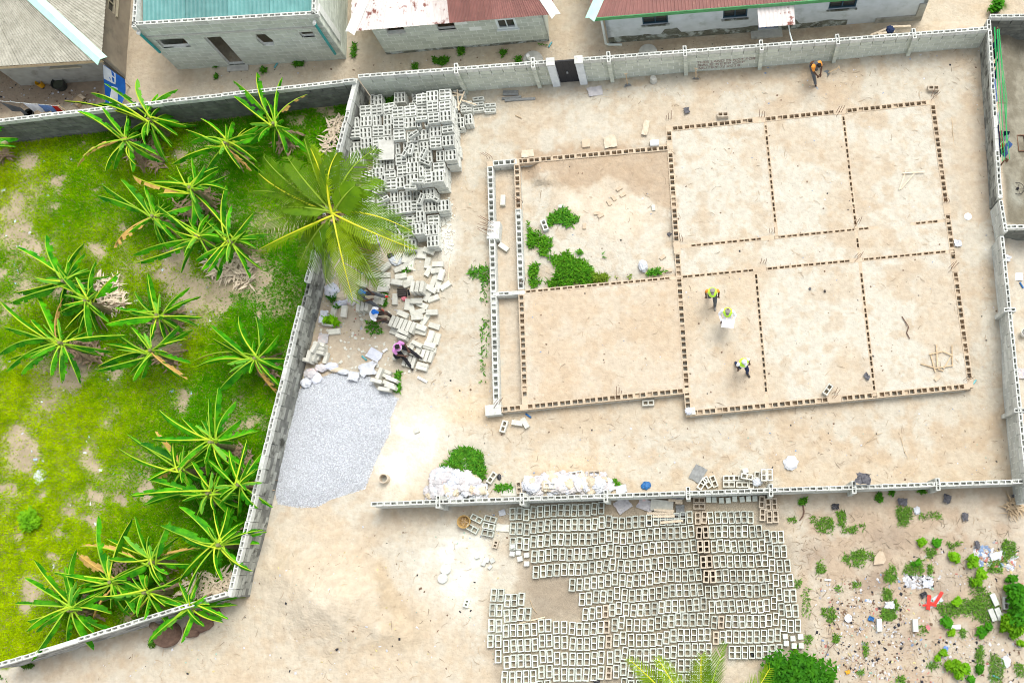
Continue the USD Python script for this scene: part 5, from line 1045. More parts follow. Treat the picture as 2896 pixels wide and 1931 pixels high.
for k, (c, r, x, y, rx, ry, n, lab) in enumerate([(1, 0, 1700, 560, 20, 14, 420, 'weed clump by the white walled path under the block house'), (1, 0, 1900, 480, 11, 12, 220, 'weed clump touching the base of the block house with the white roof'), (1, 0, 2275, 510, 8, 12, 150, 'weed clump left of the round concrete lid'), (1, 0, 400, 575, 14, 12, 170, 'weed clump under the teal roofed house'), (1, 0, 75, 655, 9, 10, 90, 'pale weeds on the lane above the banana field'), (1, 0, 905, 470, 6, 20, 110, 'weeds in the gap between the two block houses'), (1, 0, 1470, 615, 7, 8, 90, 'small weed on the lane under the red roof'), (2, 0, 60, 560, 9, 8, 120, 'weed beside the pale round concrete lid'), (0, 0, 1990, 610, 7, 5, 60, 'tiny weed by the doorway of the unfinished house'), (2, 0, 265, 420, 16, 8, 70, 'dry weeds at the corner of the red roofed house'), (0, 0, 1990, 715, 5, 9, 70, 'tiny weed on the lane above the banana clump')]):
    weeds(blob(*t(c, r, x, y), rx, ry), n, lab, seed=40 + k)
SE = [(500, 150, 22, 26, 600, 'square green weed patch right of the brown block group'), (410, 80, 9, 12, 160, 'small bright weed patch near the dead branch'), (215, 100, 10, 6, 120, 'flat weed at the foot of the dead branch'), (655, 90, 14, 22, 420, 'weed patch under the low wall, right of the square one'), (735, 175, 16, 12, 220, 'faded weed patch near the low wall'), (1225, 50, 28, 26, 800, 'broad weed patch below the low wall near the white bag'), (850, 150, 12, 10, 120, 'yellowish weeds near the white scrap'), (1450, 50, 34, 14, 220, 'thin weeds under the low wall at the right'), (790, 440, 28, 26, 800, 'weed patch left of the sandy stone slab'), (900, 420, 16, 14, 150, 'thin weeds touching the sandy stone slab'), (480, 510, 14, 24, 260, 'weed patch with a dark tuft in the waste ground'), (1110, 570, 18, 26, 560, 'weed patch right of the burnt ground'), (1330, 530, 30, 22, 620, 'weed patch above the white rubbish'), (1470, 560, 8, 22, 260, 'upright weed right of the white rubbish'), (1075, 770, 14, 18, 330, 'round weed patch above the white scraps'), (1045, 950, 26, 24, 700, 'weed patch beside the blue rags'), (560, 950, 24, 26, 420, 'sprawling weeds near the pink tub'), (610, 1160, 14, 12, 220, 'weed patch above the dead twig'), (1750, 870, 70, 24, 1500, 'long band of weeds right of the red cloth'), (1930, 900, 42, 60, 2200, 'large dull green weed patch left of the white blocks'), (1460, 390, 16, 14, 260, 'pale weeds in the middle of the waste ground'), (1680, 320, 16, 10, 180, 'weeds above the round bright shrub'), (2160, 390, 24, 30, 800, 'grey green weed patch near the right wall'), (2040, 510, 22, 18, 420, 'grey green weeds beside the yellow shrub row'), (1850, 650, 14, 16, 260, 'weeds under the bright shrub row'), (650, 710, 14, 12, 150, 'weeds in the middle of the waste ground, left one'), (810, 680, 12, 8, 110, 'weeds in the middle of the waste ground, right one'), (1150, 860, 10, 14, 190, 'weed tuft right of the white scraps'), (880, 1240, 7, 20, 190, 'narrow weed tuft in the litter'), (1910, 1340, 14, 40, 480, 'tall weeds above the bottom right corner'), (2050, 1420, 24, 40, 800, 'weeds at the bottom right beside the litter'), (1750, 1110, 8, 12, 160, 'weed tuft below the short white block'), (830, 1480, 12, 8, 90, 'faint weeds near the bottom edge'), (1150, 1540, 26, 10, 240, 'weeds at the bottom edge of the waste ground'), (2285, 1470, 18, 18, 320, 'weeds in the bottom right corner'), (270, 670, 9, 10, 120, 'weed tuft touching the block rows'), (340, 860, 14, 40, 190, 'thin weeds right of the drying blocks'), (370, 1180, 12, 18, 150, 'thin weeds right of the six blocks on end'), (1500, 1410, 18, 10, 150, 'faint weeds left of the bright bottom shrub'), (1400, 1090, 14, 12, 110, 'thin weeds beside the pair of white blocks'), (330, 1440 - 1440 + 20, 3, 3, 8, '')]
for k, (x, y, rx, ry, n, lab) in enumerate(SE):
    if lab: weeds(blob(*t(3, 3, x, y), rx * 1.15, ry * 1.15), int(n * .5), lab, seed=100 + k, h=.11, w=.024, col=(.09, .21, .03))
for k, (x, y, rx, ry, n, lab) in enumerate([(325, 1480, 12, 10, 150, 'weed just below the low wall pier at the right'), (1130, 1400, 9, 9, 120, 'weed below the low wall, second from the right pier'), (1020, 1450, 10, 18, 200, 'weeds reaching down from the low wall'), (1410, 1390, 9, 7, 90, 'weed close under the right pier of the low wall')]):
    weeds(blob(*t(3, 2, x, y), rx, ry), n, lab, seed=180 + k, h=.12, w=.03)
for k, (x, y, rx, ry, lab) in enumerate([(640, 1110, 14, 8, 'weeds at the foot of the lower left wall'), (2080, 800, 22, 8, 'weeds at the corner of the lower left wall'), (1380, 1230, 8, 10, 'weeds beside the round brown stump'), (260, 1415, 16, 6, 'weeds on the sand below the lower left wall'), (20, 1520, 14, 10, 'weeds at the lower left corner')]):
    weeds(blob(*t(0, 3, x, y), rx, ry), 190, lab, seed=190 + k, h=.11, w=.03, col=(.06, .15, .02))

# ------------------------------------------------------------------ banana plants
def leaf_mesh(c, tip, w, seed, arch=.35, dry=False):
    rg = random.Random(seed); c, tip = np.array(c, float), np.array(tip, float); d = tip - c; L = np.linalg.norm(d[:2]) + 1e-6
    mid = c + d * .5 + np.array([-d[1] * rg.uniform(-.16, .16), d[0] * rg.uniform(-.16, .16), arch * L]); n = 15
    s = np.linspace(0, 1, n)[:, None]; pts = (1 - s) ** 2 * c + 2 * s * (1 - s) * mid + s ** 2 * tip
    side = np.array([-d[1], d[0], 0]) / L; V, F_ = [], []
    sgw = rg.choice((-1, 1)); wide = rg.uniform(.35, 1.15); steep = rg.uniform(1.1, 1.75)
    prof = lambda q: w * (min(1, max(0, (q - .14) / .16)) ** .7) * (1 - max(0, (q - .55) / .45) ** 2.2) ** .6 if q < .999 else .004
    for sg in (-1, 1):
        an = (-wide if sg == sgw else -steep); dirv = side * sg * math.cos(an) + np.array([0, 0, math.sin(an)])
        for i in range(n - 1):
            q0, q1 = s[i, 0], s[i + 1, 0]
            if q1 < .16: continue
            cut = rg.uniform(.5, .85) if rg.random() < (.55 if dry else .30) else 1
            if dry and rg.random() < .25: continue
            w0, w1 = prof(q0) * cut, prof(q1) * cut * rg.uniform(.86, 1.02); gap = rg.uniform(0, .012)
            fwd = (pts[i + 1] - pts[i]) * .45
            sag = np.array([0, 0, -1.]) * .35
            a, b = pts[i], pts[i + 1] * (1 - gap) + pts[i] * gap
            m0, m1 = a + dirv * w0 * .55 + fwd * .4, b + dirv * w1 * .55 + fwd * .4
            o0, o1 = a + dirv * w0 + fwd + sag * w0 * .4, b + dirv * w1 + fwd + sag * w1 * .4
            k = len(V); V += [a, b, m0, m1, o0, o1]; F_ += [[k, k + 1, k + 3], [k, k + 3, k + 2], [k + 2, k + 3, k + 5], [k + 2, k + 5, k + 4]]
    rib = tube(pts + [0, 0, .012], np.linspace(.032, .007, n), 4)
    return (np.array(V), np.array(F_)), rib
def banana(center, tips, label, h=1.9, seed=1, pale=(), dry=(), skirt=6, w=.18):
    rg = random.Random(seed); p = G(*center, h); z0 = zg(*p)
    w_ = thing('banana_plant', label, 'banana plant', (*p, z0), None)
    obj('stem', tube([(p[0], p[1], z0 - .1), (p[0] + .03, p[1], z0 + h * .5), (p[0], p[1], z0 + h)], [.13, .11, .06], 8), 'stem', w_)
    for i, tp in enumerate(tips):
        far = math.hypot(tp[0] - center[0], tp[1] - center[1])
        zt = h + rg.uniform(-.55, .35) - (.5 if i in dry else 0) + (.3 if far < 60 else 0); tp = (center[0] + (tp[0] - center[0]) * 1.06, center[1] + (tp[1] - center[1]) * 1.06); e = G(*tp, zt)
        ax_ = rg.uniform(0, 6.3); m, r = leaf_mesh((p[0] + .13 * math.cos(ax_), p[1] + .13 * math.sin(ax_), z0 + h - rg.uniform(0, .45)), (*e, z0 + max(zt, .35)), w * rg.uniform(.8, 1.2) * min(1.15, max(.62, far / 105)), seed * 100 + i, rg.uniform(.12, .34), i in dry)
        lf = obj('leaf', m, 'banana_dry' if i in dry else 'banana_pale' if i in pale else 'banana', w_); obj('midrib', r, 'banana_dry' if i in dry and rg.random() < .5 else 'midrib' if rg.random() < .45 else 'midrib_green', lf)
    n = len(tips)
    for k in range(9):          # lower leaves hanging round the stem
        a = rg.uniform(0, 6.3); l = rg.uniform(.7, 1.5); m, r = leaf_mesh((*p, z0 + h - .25), (p[0] + l * math.cos(a), p[1] + l * math.sin(a), z0 + h - rg.uniform(.5, 1.3)), w * rg.uniform(.8, 1.25), seed * 100 + 30 + k, rg.uniform(.1, .3))
        lf = obj('leaf', m, 'banana', w_); obj('midrib', r, 'midrib_green', lf)
    for k in range(5):          # younger inner leaves
        a = rg.uniform(0, 6.3); l = rg.uniform(.5, 1.0); m, r = leaf_mesh((*p, z0 + h - .15), (p[0] + l * math.cos(a), p[1] + l * math.sin(a), z0 + h + rg.uniform(-.3, .45)), w * rg.uniform(.55, .85), seed * 100 + 50 + k, rg.uniform(.1, .3))
        lf = obj('leaf', m, 'banana' if k > 1 else 'banana_pale', w_); obj('midrib', r, 'midrib_green', lf)
    for k in range(skirt):
        a = rg.uniform(0, 6.3); l = rg.uniform(.4, .8); m, r = leaf_mesh((*p, z0 + h * .75), (p[0] + l * math.cos(a), p[1] + l * math.sin(a), z0 + .15), .14, seed * 100 + 70 + k, -.05, True); obj('dead_leaf', m, 'dead_leaf', w_)
    return p
BP = [
 (t(0, 0, 1355, 1090), [(0, 0, q) for q in [(640, 940), (870, 870), (985, 790), (1265, 750), (1610, 840), (1690, 1155), (1560, 1330), (1610, 1235), (1330, 1310), (930, 965), (1440, 880), (1080, 960)]], 'tall banana plant whose leaves reach over the dark wall by the blue tarpaulin', (3,), ()),
 (t(0, 0, 1130, 1270), [(0, 0, q) for q in [(735, 1515), (975, 1559), (1210, 1559), (845, 1400), (740, 1040), (1180, 1010), (1240, 1500), (950, 1010)]], 'banana plant with a long yellow leaf below the blue tarpaulin', (), (0, 3)),
 (t(1, 0, 155, 1130), [(1, 0, q) for q in [(15, 700), (235, 740), (455, 885), (-180, 905), (-180, 770), (30, 1290), (190, 1190), (-20, 1240)]], 'banana plant with one yellowing leaf in front of the dark wall', (), (2,)),
 (t(0, 0, 2060, 1310), [(0, 0, q) for q in [(1860, 1105), (1730, 1200), (1770, 1310), (2340, 1235), (2350, 1170), (2250, 1190), (1890, 1345), (2200, 1540), (1610, 1500), (2340, 1470), (2290, 1550)]], 'spreading banana plant left of the coconut palm top', (), (10,)),
 (t(0, 1, 1735, 160), [(0, 1, q) for q in [(1260, 65), (1560, 65), (1630, -20), (1870, -20), (1760, -90), (2070, 190), (1470, 220), (1340, 130), (1990, -10)]], 'banana plant with an orange dry leaf pointing left', (), (0,)),
 (t(0, 1, 1390, 420), [(0, 1, q) for q in [(960, 150), (1130, 115), (930, 250), (1070, 690), (1640, 590), (1570, 620), (1330, 150), (1600, 440), (1450, 280)]], 'banana plant with a long thin yellow leaf trailing down to the left', (), (3,)),
 (t(0, 1, 2100, 650), [(0, 1, q) for q in [(1755, 210), (2075, 180), (2120, 355), (2310, 420), (2340, 640), (1920, 920), (1870, 900), (1820, 820), (2340, 720), (1900, 480), (1990, 560), (2250, 570)]], 'large banana plant just left of the coconut palm', (10,), ()),
 (t(0, 1, 1800, 600), [(0, 1, q) for q in [(1680, 490), (1530, 420), (1620, 570), (1600, 715), (1260, 770), (1290, 840), (1470, 350), (1700, 780), (1960, 540)]], 'banana plant with narrow leaves reaching left over the grass', (8,), ()),
 (t(0, 1, 570, 1020), [(0, 1, q) for q in [(430, 630), (180, 735), (755, 705), (120, 1215), (180, 1120), (830, 930), (340, 990), (520, 870)]], 'upper left banana plant standing alone in the field', (6,), ()),
 (t(0, 1, 770, 1200), [(0, 1, q) for q in [(540, 880), (870, 870), (1065, 970), (980, 1390), (610, 1450), (820, 1550), (370, 1030), (720, 1490), (590, 1240), (700, 1000)]], 'banana plant with a broad pale leaf in the middle of the left group', (9,), ()),
 (t(0, 1, 1430, 1330), [(0, 1, q) for q in [(1245, 1130), (1360, 980), (1715, 1100), (1830, 1355), (1080, 1275), (1390, 1550), (1010, 1410), (1120, 1380)]], 'star shaped banana plant right of the left group', (), ()),
 ((166, 968), [(0, 1, q) for q in [(30, 1230), (70, 1455), (350, 1180), (300, 1390), (410, 1430), (620, 1150), (1110, 1525), (90, 1830), (215, 1855)]] + [(0, 2, q) for q in [(0, 150), (100, 180), (470, 315), (575, 335)]], 'lowest banana plant of the left group with a yellow hanging leaf', (), (5,)),
 (t(0, 2, 1370, 95), [(0, 2, q) for q in [(985, 45), (1690, 0), (930, 235), (920, 270), (1230, 360), (1690, 345), (1090, 95), (1080, -60), (1200, -120), (1390, -130)]], 'banana plant with an orange drooping leaf right of the left group', (6,), (5,)),
 (t(0, 2, 2330, 170), [(0, 2, q) for q in [(1975, 0), (1955, -110), (1815, 190), (1840, 245), (2010, 470), (2120, 295), (2200, -190), (2350, -190), (2597, 280), (2527, 475)]], 'banana plant with yellow leaves close to the leaning wall', (5,), (2, 9)),
 (t(0, 2, 1920, 940), [(0, 2, q) for q in [(1490, 665), (1690, 740), (1920, 560), (2000, 470), (2150, 590), (2310, 845), (2140, 940), (2160, 1170), (2040, 1190), (1430, 915), (1650, 1160), (1800, 800)]], 'banana plant with a pale broad leaf, upper of the lower group', (11,), ()),
 (t(0, 2, 1650, 1190), [(0, 2, q) for q in [(1200, 890), (1125, 1010), (1310, 975), (1600, 930), (1440, 1280), (1440, 870), (1380, 1290), (1850, 1020)]], 'banana plant with brown withered leaves in the lower group', (), (4, 5, 7)),
 (t(0, 2, 1900, 1410), [(0, 2, q) for q in [(1380, 1290), (1240, 1435), (1370, 1510), (1480, 1370), (1770, 1140), (2120, 1150), (2150, 1410), (1960, 1555), (2020, 1250), (1700, 1300)]], 'low banana plant spreading left in the lower group', (), ()),
 (t(0, 2, 2180, 1330), [(0, 2, q) for q in [(1890, 1095), (2265, 945), (2110, 1035), (1980, 1350), (2250, 1380), (2330, 1220), (2030, 1500)]], 'banana plant with one pale leaf against the foot of the leaning wall', (3,), ()),
 (t(0, 3, 1960, 320), [(0, 3, q) for q in [(1640, 0), (1930, 0), (2050, 0), (2140, 150), (2260, 540), (1480, 160), (1610, 200), (1680, 280), (1450, 415), (1640, 620), (1710, 720), (2090, 490), (2000, 620)]], 'banana plant whose leaf hangs over the corner of the leaning wall', (7,), (8,)),
 (t(0, 3, 1350, 480), [(0, 3, q) for q in [(1225, 90), (1520, 130), (990, 280), (1130, 260), (1600, 260), (770, 340), (1440, 640), (1480, 720), (1010, 640), (1000, 450)]], 'banana plant with a bright broad leaf in the middle of the bottom group', (3,), (5,)),
 (t(0, 3, 985, 655), [(0, 3, q) for q in [(890, 105), (1175, 130), (520, 570), (610, 600), (720, 690), (480, 760), (840, 1020), (1200, 920), (1280, 510), (980, 430), (700, 400)]], 'banana plant with one brown stalk hanging to the wall', (9,), (6, 10)),
 (t(0, 3, 1290, 750), [(0, 3, q) for q in [(870, 785), (1320, 600), (1480, 865), (1240, 930), (1300, 980), (1060, 630), (1180, 960)]], 'smaller banana plant close above the lower left wall', (), (6,)),
 (t(0, 3, 610, 910), [(0, 3, q) for q in [(330, 490), (250, 640), (680, 400), (590, 545), (170, 855), (270, 1000), (265, 1085), (345, 1090), (310, 1335), (980, 940), (830, 1100), (750, 720)]], 'leftmost banana plant of the bottom group', (), ()),
 (t(0, 3, 1685, 870), [(0, 3, q) for q in [(1490, 840), (1360, 1190), (1640, 1180), (1830, 1040), (2030, 980), (1880, 860), (1990, 1010), (1700, 770)]], 'small banana plant leaning over the lower left wall by the stump', (5,), ()),
 ((-95, 400), [(0, 0, (112, 1350)), (0, 0, (-260, 1200)), (0, 0, (-200, 1450)), (0, 0, (-420, 1300)), (0, 0, (-300, 1480))], 'banana plant half out of view at the left edge', (), ()),
]
for k, (c, tips, lab, pale, dry) in enumerate(BP):
    banana(c, [t(*q[:2], *q[2]) for q in tips], lab, 1.55 + .5 * ((k * 37) % 10) / 10, k + 1, pale, dry)
def dead_pile(pts, n, label, seed, mt='dead_leaf', z=0.):
    rg = np.random.default_rng(seed); ms = []; pg = Polygon([G(*p, z) for p in pts]); x0, y0, x1, y1 = pg.bounds
    while len(ms) < n:
        q = rg.uniform([x0, y0], [x1, y1])
        if not pg.contains(Point(q)): continue
        a = rg.uniform(0, 6.3); l = rg.uniform(.15, .5); w = rg.uniform(.012, .05); d = np.array([math.cos(a), math.sin(a), rg.uniform(-.12, .3)]); s = np.array([-d[1], d[0], 0]) * w; b = np.array([*q, zg(*q) + rg.uniform(.02, .18)])
        e = b + d * l; m = (b + e) / 2 + [0, 0, .05]; ms.append((np.array([b - s * .4, b + s * .4, m - s, m + s, e]), np.array([[0, 1, 3], [0, 3, 2], [2, 3, 4]])))
    obj('dead_leaf_pile', cat_(ms), mt, None, False, label, 'dead leaves', None, 'stuff')
for k, (c, r, ps, n, lab, mt) in enumerate([(0, 0, [(1220, 1320), (1350, 1310), (1560, 1470), (1500, 1559), (1300, 1559), (1220, 1420)], 260, 'large heap of dead banana leaves under the tall banana plant', 'dead_leaf'),
 (0, 1, [(1760, 140), (1880, 160), (2010, 330), (1970, 390), (1850, 290)], 110, 'grey brown dead banana trunk and leaves, upper one', 'dead_leaf'), (0, 1, [(1600, 330), (1680, 310), (1840, 330), (1830, 460), (1740, 430)], 110, 'brown dead banana leaves between two plants', 'dead_leaf'),
 (0, 1, [(1900, 830), (2150, 780), (2340, 820), (2300, 1080), (2200, 1060), (1950, 960)], 300, 'pale straw of dead leaves below the big banana plant', 'wood_pale'), (0, 1, [(900, 1000), (1100, 1020), (1160, 1230), (1050, 1340), (900, 1220)], 220, 'straw of dead leaves beside the left banana group', 'wood_pale'),
 (0, 1, [(1440, 1390), (1620, 1370), (1700, 1430), (1640, 1555), (1450, 1500)], 130, 'dead leaves under the star shaped banana plant', 'dead_leaf'), (0, 2, [(620, 40), (900, 10), (1000, 120), (860, 230), (650, 160)], 230, 'dead brown leaves in the middle of the left group', 'dead_leaf'),
 (0, 2, [(1440, 130), (1640, 190), (1620, 280), (1480, 220)], 90, 'dead leaves right of the drooping orange leaf', 'dead_leaf'), (1, 0, [(760, 1080), (810, 1060), (760, 1240), (700, 1400), (600, 1400), (680, 1200)], 170, 'pile of pale dry palm leaves against the leaning wall', 'wood_pale'),
 (0, 3, [(1640, 640), (2100, 560), (2120, 760), (1900, 800), (1640, 790)], 300, 'tangle of dead leaves in the corner of the lower left wall', 'wood_pale'), (0, 2, [(2060, 980), (2300, 1010), (2330, 1250), (2230, 1200)], 130, 'dead leaves along the leaning wall near the lower group', 'dead_leaf'),
 (0, 3, [(1030, 470), (1180, 500), (1150, 560), (1040, 550)], 60, 'small clump of dead leaves inside the bottom group', 'dead_leaf'), (0, 3, [(730, 780), (900, 770), (880, 900), (750, 900)], 90, 'dead leaves beside the leftmost bottom plant', 'dead_leaf'), (0, 0, [(-60, 1400), (110, 1430), (60, 1470), (-60, 1480)], 60, 'dead leaves at the left edge of the picture', 'dead_leaf'), (1, 0, [(190, 1280), (380, 1330), (350, 1400), (250, 1400)], 70, 'dead leaves under the plant with the yellow leaf', 'dead_leaf'), (1, 2, [(10, 200), (120, 180), (230, 330), (100, 400)], 90, 'dead leaves against the foot of the leaning wall', 'dead_leaf')]):
    dead_pile([t(c, r, *q) for q in ps], n, lab, k + 300, mt)

# ------------------------------------------------------------------ palms
def frond(c, tip, parent, seed, wl=.75, mt='palm_leaf', arch=.18, n=46):
    rg = random.Random(seed); c, tip = np.array(c, float), np.array(tip, float); d = tip - c; L = np.linalg.norm(d[:2]) + .01; mid = c + d * .5 + [0, 0, arch * L + .25]
    s = np.linspace(0, 1, n)[:, None]; pts = (1 - s) ** 2 * c + 2 * s * (1 - s) * mid + s ** 2 * tip
    tan = np.gradient(pts, axis=0); tan /= np.linalg.norm(tan, axis=1, keepdims=True); side = np.cross(tan, [0, 0, 1.]); side /= np.linalg.norm(side, axis=1, keepdims=True)
    V, F_ = [], []; rl = rg.uniform(-.9, .9); mid = mid + np.array([-d[1], d[0], 0]) * rg.uniform(-.14, .14); pts = (1 - s) ** 2 * c + 2 * s * (1 - s) * mid + s ** 2 * tip
    for i in range(int(n * .14), n):
        q = i / n; ln = wl * (math.sin(PI * min(1, .18 + q * .80)) ** .8 * .9 + .12) * rg.uniform(.85, 1.1); sweep = .55 + .5 * q
        for sg in (-1, 1):
            if rg.random() < .04: continue
            out = side[i] * sg * math.cos(rl) + np.array([0, 0, sg * math.sin(rl)]); dr = out + tan[i] * sweep; dr /= np.linalg.norm(dr); wd = tan[i] * rg.uniform(.018, .027)
            a = pts[i]; m = a + dr * ln * .55 + [0, 0, -.06 * ln]; e = a + dr * ln * .98 + np.array([0, 0, -rg.uniform(.35, .8) * ln]); k = len(V)
            V += [a - wd, a + wd, m - wd, m + wd, e]; F_ += [[k, k + 1, k + 3], [k, k + 3, k + 2], [k + 2, k + 3, k + 4]]
    f = obj('frond', (np.array(V), np.array(F_)), mt, parent); obj('rachis', tube(pts + [0, 0, .01], np.linspace(.042, .008, n), 5), 'palm_dry' if mt == 'palm_dry' else 'rachis' if mt == 'palm_pale' or seed % 3 == 0 else 'rachis_green', f)
D = 1.2313
def palm(cpx, h, base, tips, label, seed, nuts=True):
    rg = random.Random(seed); c = G(*cpx, h); b = np.array(base); z0 = zg(*b)
    w = thing('coconut_palm', label, 'palm', (*b, z0), None)
    s = np.linspace(0, 1, 9)[:, None]; tr = np.column_stack([b + (c - b) * s ** .8, z0 - .2 + (h - .1 - z0 + .2) * s[:, 0]]); obj('trunk', tube(tr, np.linspace(.20, .12, 9), 10), 'trunk', w)
    cc = np.array([*c, h])
    for i, (x, y, zt, mt) in enumerate(tips): frond(cc + [rg.uniform(-.06, .06), rg.uniform(-.06, .06), .05], (*(c + (G(x * D, y * D, zt) - c) * .96), zt - .25), w, seed * 50 + i, rg.uniform(.7, .98), mt)
    for k in range(20):
        a = rg.uniform(0, 6.3); l = rg.uniform(.3, .75); obj('husk', leaf_mesh(cc + [0, 0, -.1], cc + [l * math.cos(a), l * math.sin(a), rg.uniform(-.15, .2)], .11, seed * 90 + k, .2, True)[0], 'dead_leaf', w)
    if nuts:
        for k in range(7): obj('coconut', put(trimesh.creation.icosphere(2), cc + [.22 + rg.uniform(-.18, .22), -.25 + rg.uniform(-.2, .12), -.25 + rg.uniform(-.12, .08)], s=.10), 'coconut', w)
palm((942, 606), 5.0, G(1046, 706), [(580, 388, 4.6, 'palm_leaf'), (592, 348, 5.2, 'palm_leaf'), (690, 305, 5.0, 'palm_leaf'), (706, 330, 5.9, 'palm_pale'), (862, 330, 5.2, 'palm_leaf'), (866, 400, 4.7, 'palm_leaf'), (945, 525, 4.6, 'palm_leaf'), (952, 570, 4.5, 'palm_pale'), (865, 655, 3.8, 'palm_leaf'), (806, 692, 3.9, 'palm_pale'), (742, 648, 3.6, 'palm_leaf'), (675, 612, 3.9, 'palm_leaf'), (580, 570, 4.3, 'palm_pale'), (568, 520, 4.4, 'palm_leaf'), (566, 430, 4.4, 'palm_leaf'), (770, 340, 6.0, 'palm_leaf'), (650, 350, 5.6, 'palm_leaf'), (810, 420, 6.0, 'palm_leaf'), (850, 610, 3.0, 'palm_dry'), (640, 470, 5.2, 'palm_leaf'), (700, 560, 4.2, 'palm_leaf')], 'tall coconut palm leaning over the weathered wall beside the block stack', 3)
palm((1990, 2080), 3.2, G(2010, 2080), [(1437, 1508, 3.0, 'palm_pale'), (1505, 1505, 3.2, 'palm_pale'), (1610, 1500, 3.2, 'palm_pale'), (1668, 1474, 3.3, 'palm_leaf'), (1775, 1530, 3.0, 'palm_pale'), (1470, 1560, 2.8, 'palm_leaf'), (1560, 1720, 3.2, 'palm_leaf'), (1750, 1650, 2.8, 'palm_leaf')], 'young palm at the bottom edge with fronds over the drying blocks', 4, False)

# ------------------------------------------------------------------ shrubs
def shrub(px, rx, ry, h, n, label, mt='shrub', seed=1, ls=.09, name='shrub', trunk=True, clumps=7):
    rg = np.random.default_rng(seed); p = G(*px, h * .6); z0 = zg(*p); w = thing(name, label, 'shrub' if name == 'shrub' else 'bush', (*p, z0), None)
    sx, sy = rx / 73, ry / 73; cs = rg.uniform(-.75, .75, (clumps, 2)) * [sx, sy]; cr = rg.uniform(.4, .7, clumps) * min(sx, sy) * 1.1
    k = rg.integers(0, clumps, n); v = rg.normal(0, 1, (n, 3)); v /= np.linalg.norm(v, axis=1, keepdims=True); v[:, 2] = np.abs(v[:, 2])
    r = rg.uniform(.3, 1.0, n)[:, None] + rg.exponential(.13, n)[:, None]; C = np.column_stack([cs[k], np.full(n, h * .45) + (np.linalg.norm(cs[k], axis=1) / max(sx, sy) * -.3 * h)]) + v * r * np.column_stack([cr[k], cr[k], np.full(n, h * .45)])
    a = rg.uniform(0, 6.3, n); ti = rg.uniform(-.3, .7, n); d = np.column_stack([np.cos(a) * np.cos(ti), np.sin(a) * np.cos(ti), -np.sin(ti)]); s = np.column_stack([-np.sin(a), np.cos(a), rg.uniform(-.4, .4, n)]); l = ls * rg.uniform(.6, 1.3, n)[:, None]
    C = C + [p[0], p[1], z0]; V = np.stack([C - d * l, C + s * l * .42, C + d * l, C - s * l * .42], 1).reshape(-1, 3); f = np.arange(n)[:, None] * 4
    obj('foliage', (V, np.vstack([f + [0, 1, 2], f + [0, 2, 3]])), mt, w)
    for i in range(min(clumps, 5)): obj('branch', tube([(p[0], p[1], z0 - .05), (p[0] + cs[i][0] * .6, p[1] + cs[i][1] * .6, z0 + h * .3), (p[0] + cs[i][0], p[1] + cs[i][1], z0 + h * .6)], [.025, .018, .008], 4), 'bark_brown', w)
S3 = lambda x, y: t(3, 3, x, y)
shrub(S3(275, 1545), 100, 50, 1.4, 4200, 'dense dark green bush at the bottom edge below the drying blocks', 'shrub', 1, .10, 'bush', clumps=26)
shrub(S3(2275, 860), 24, 66, 1.3, 2300, 'dense dark green bush at the right edge beside the white blocks', 'shrub', 2, .11, 'bush', clumps=18)
shrub(S3(2240, 990), 26, 34, .9, 1000, 'bright green plant under the right edge bush', 'shrub_bright', 3, .12)
for k, (x, y, rx, ry, h, n, lab, mt) in enumerate([(1388, 290, 12, 14, .5, 260, 'round bright shrub high in the waste ground', 'shrub_bright'), (1525, 310, 10, 13, .4, 200, 'small shrub right of the round bright one', 'shrub'), (1690, 428, 15, 13, .5, 300, 'round bright shrub above the yellow green row', 'shrub_bright'), (1860, 480, 14, 22, .6, 420, 'yellow green shrub at the top of the row near the right', 'shrub_bright'), (1960, 585, 22, 16, .6, 460, 'yellow green shrub at the lower end of the row near the right', 'shrub_bright'), (1893, 655, 14, 10, .5, 240, 'lone yellow green shrub below the row', 'shrub_bright'), (1340, 480, 11, 9, .4, 170, 'shrub above the white rubbish', 'shrub'), (1710, 830, 11, 11, .4, 180, 'shrub in the long band of weeds', 'shrub_bright'), (2195, 620, 22, 9, .5, 260, 'shrub row above the right edge bush', 'shrub'), (2250, 1100, 22, 18, .6, 460, 'bright shrub below the right edge bush', 'shrub_bright'), (2290, 1215, 12, 10, .5, 200, 'bright shrub at the right edge', 'shrub_bright'), (1610, 1040, 16, 16, .5, 330, 'dull green shrub left of the short white block', 'shrub'), (1660, 1105, 11, 8, .4, 150, 'yellow shrub below the short white block', 'shrub_bright'), (1960, 1080, 18, 20, .5, 380, 'green shrub at the end of the large weed patch', 'shrub'), (2130, 1070, 9, 10, .4, 160, 'small bright shrub below the white blocks', 'shrub_bright'), (1580, 1305, 10, 12, .4, 190, 'small bright shrub near the purple rag', 'shrub_bright'), (1545, 1350, 9, 8, .4, 140, 'yellow shrub near the bottom right', 'shrub_bright'), (1665, 1410, 24, 16, .6, 520, 'bright shrub at the bottom right, upper end', 'shrub_bright'), (1760, 1470, 20, 18, .6, 460, 'bright shrub at the bottom right, lower end', 'shrub_bright'), (1910, 1445, 11, 12, .4, 190, 'dark small shrub at the bottom right', 'shrub'), (1835, 1535, 10, 7, .4, 130, 'small shrub touching the bottom edge', 'shrub'), (245, 1270, 5, 20, .4, 90, 'thin green shoot above the bottom bush', 'shrub_bright'), (555, 1530, 22, 14, .7, 420, 'green bush tip at the right of the bottom bush', 'shrub'), (2150, 715, 9, 9, .4, 120, 'little yellow plant near the right edge', 'shrub_bright')]):
    shrub(S3(x, y), rx * .85, ry * .85, h * .8, int(n * .75), lab, mt, 400 + k, .085, clumps=6)
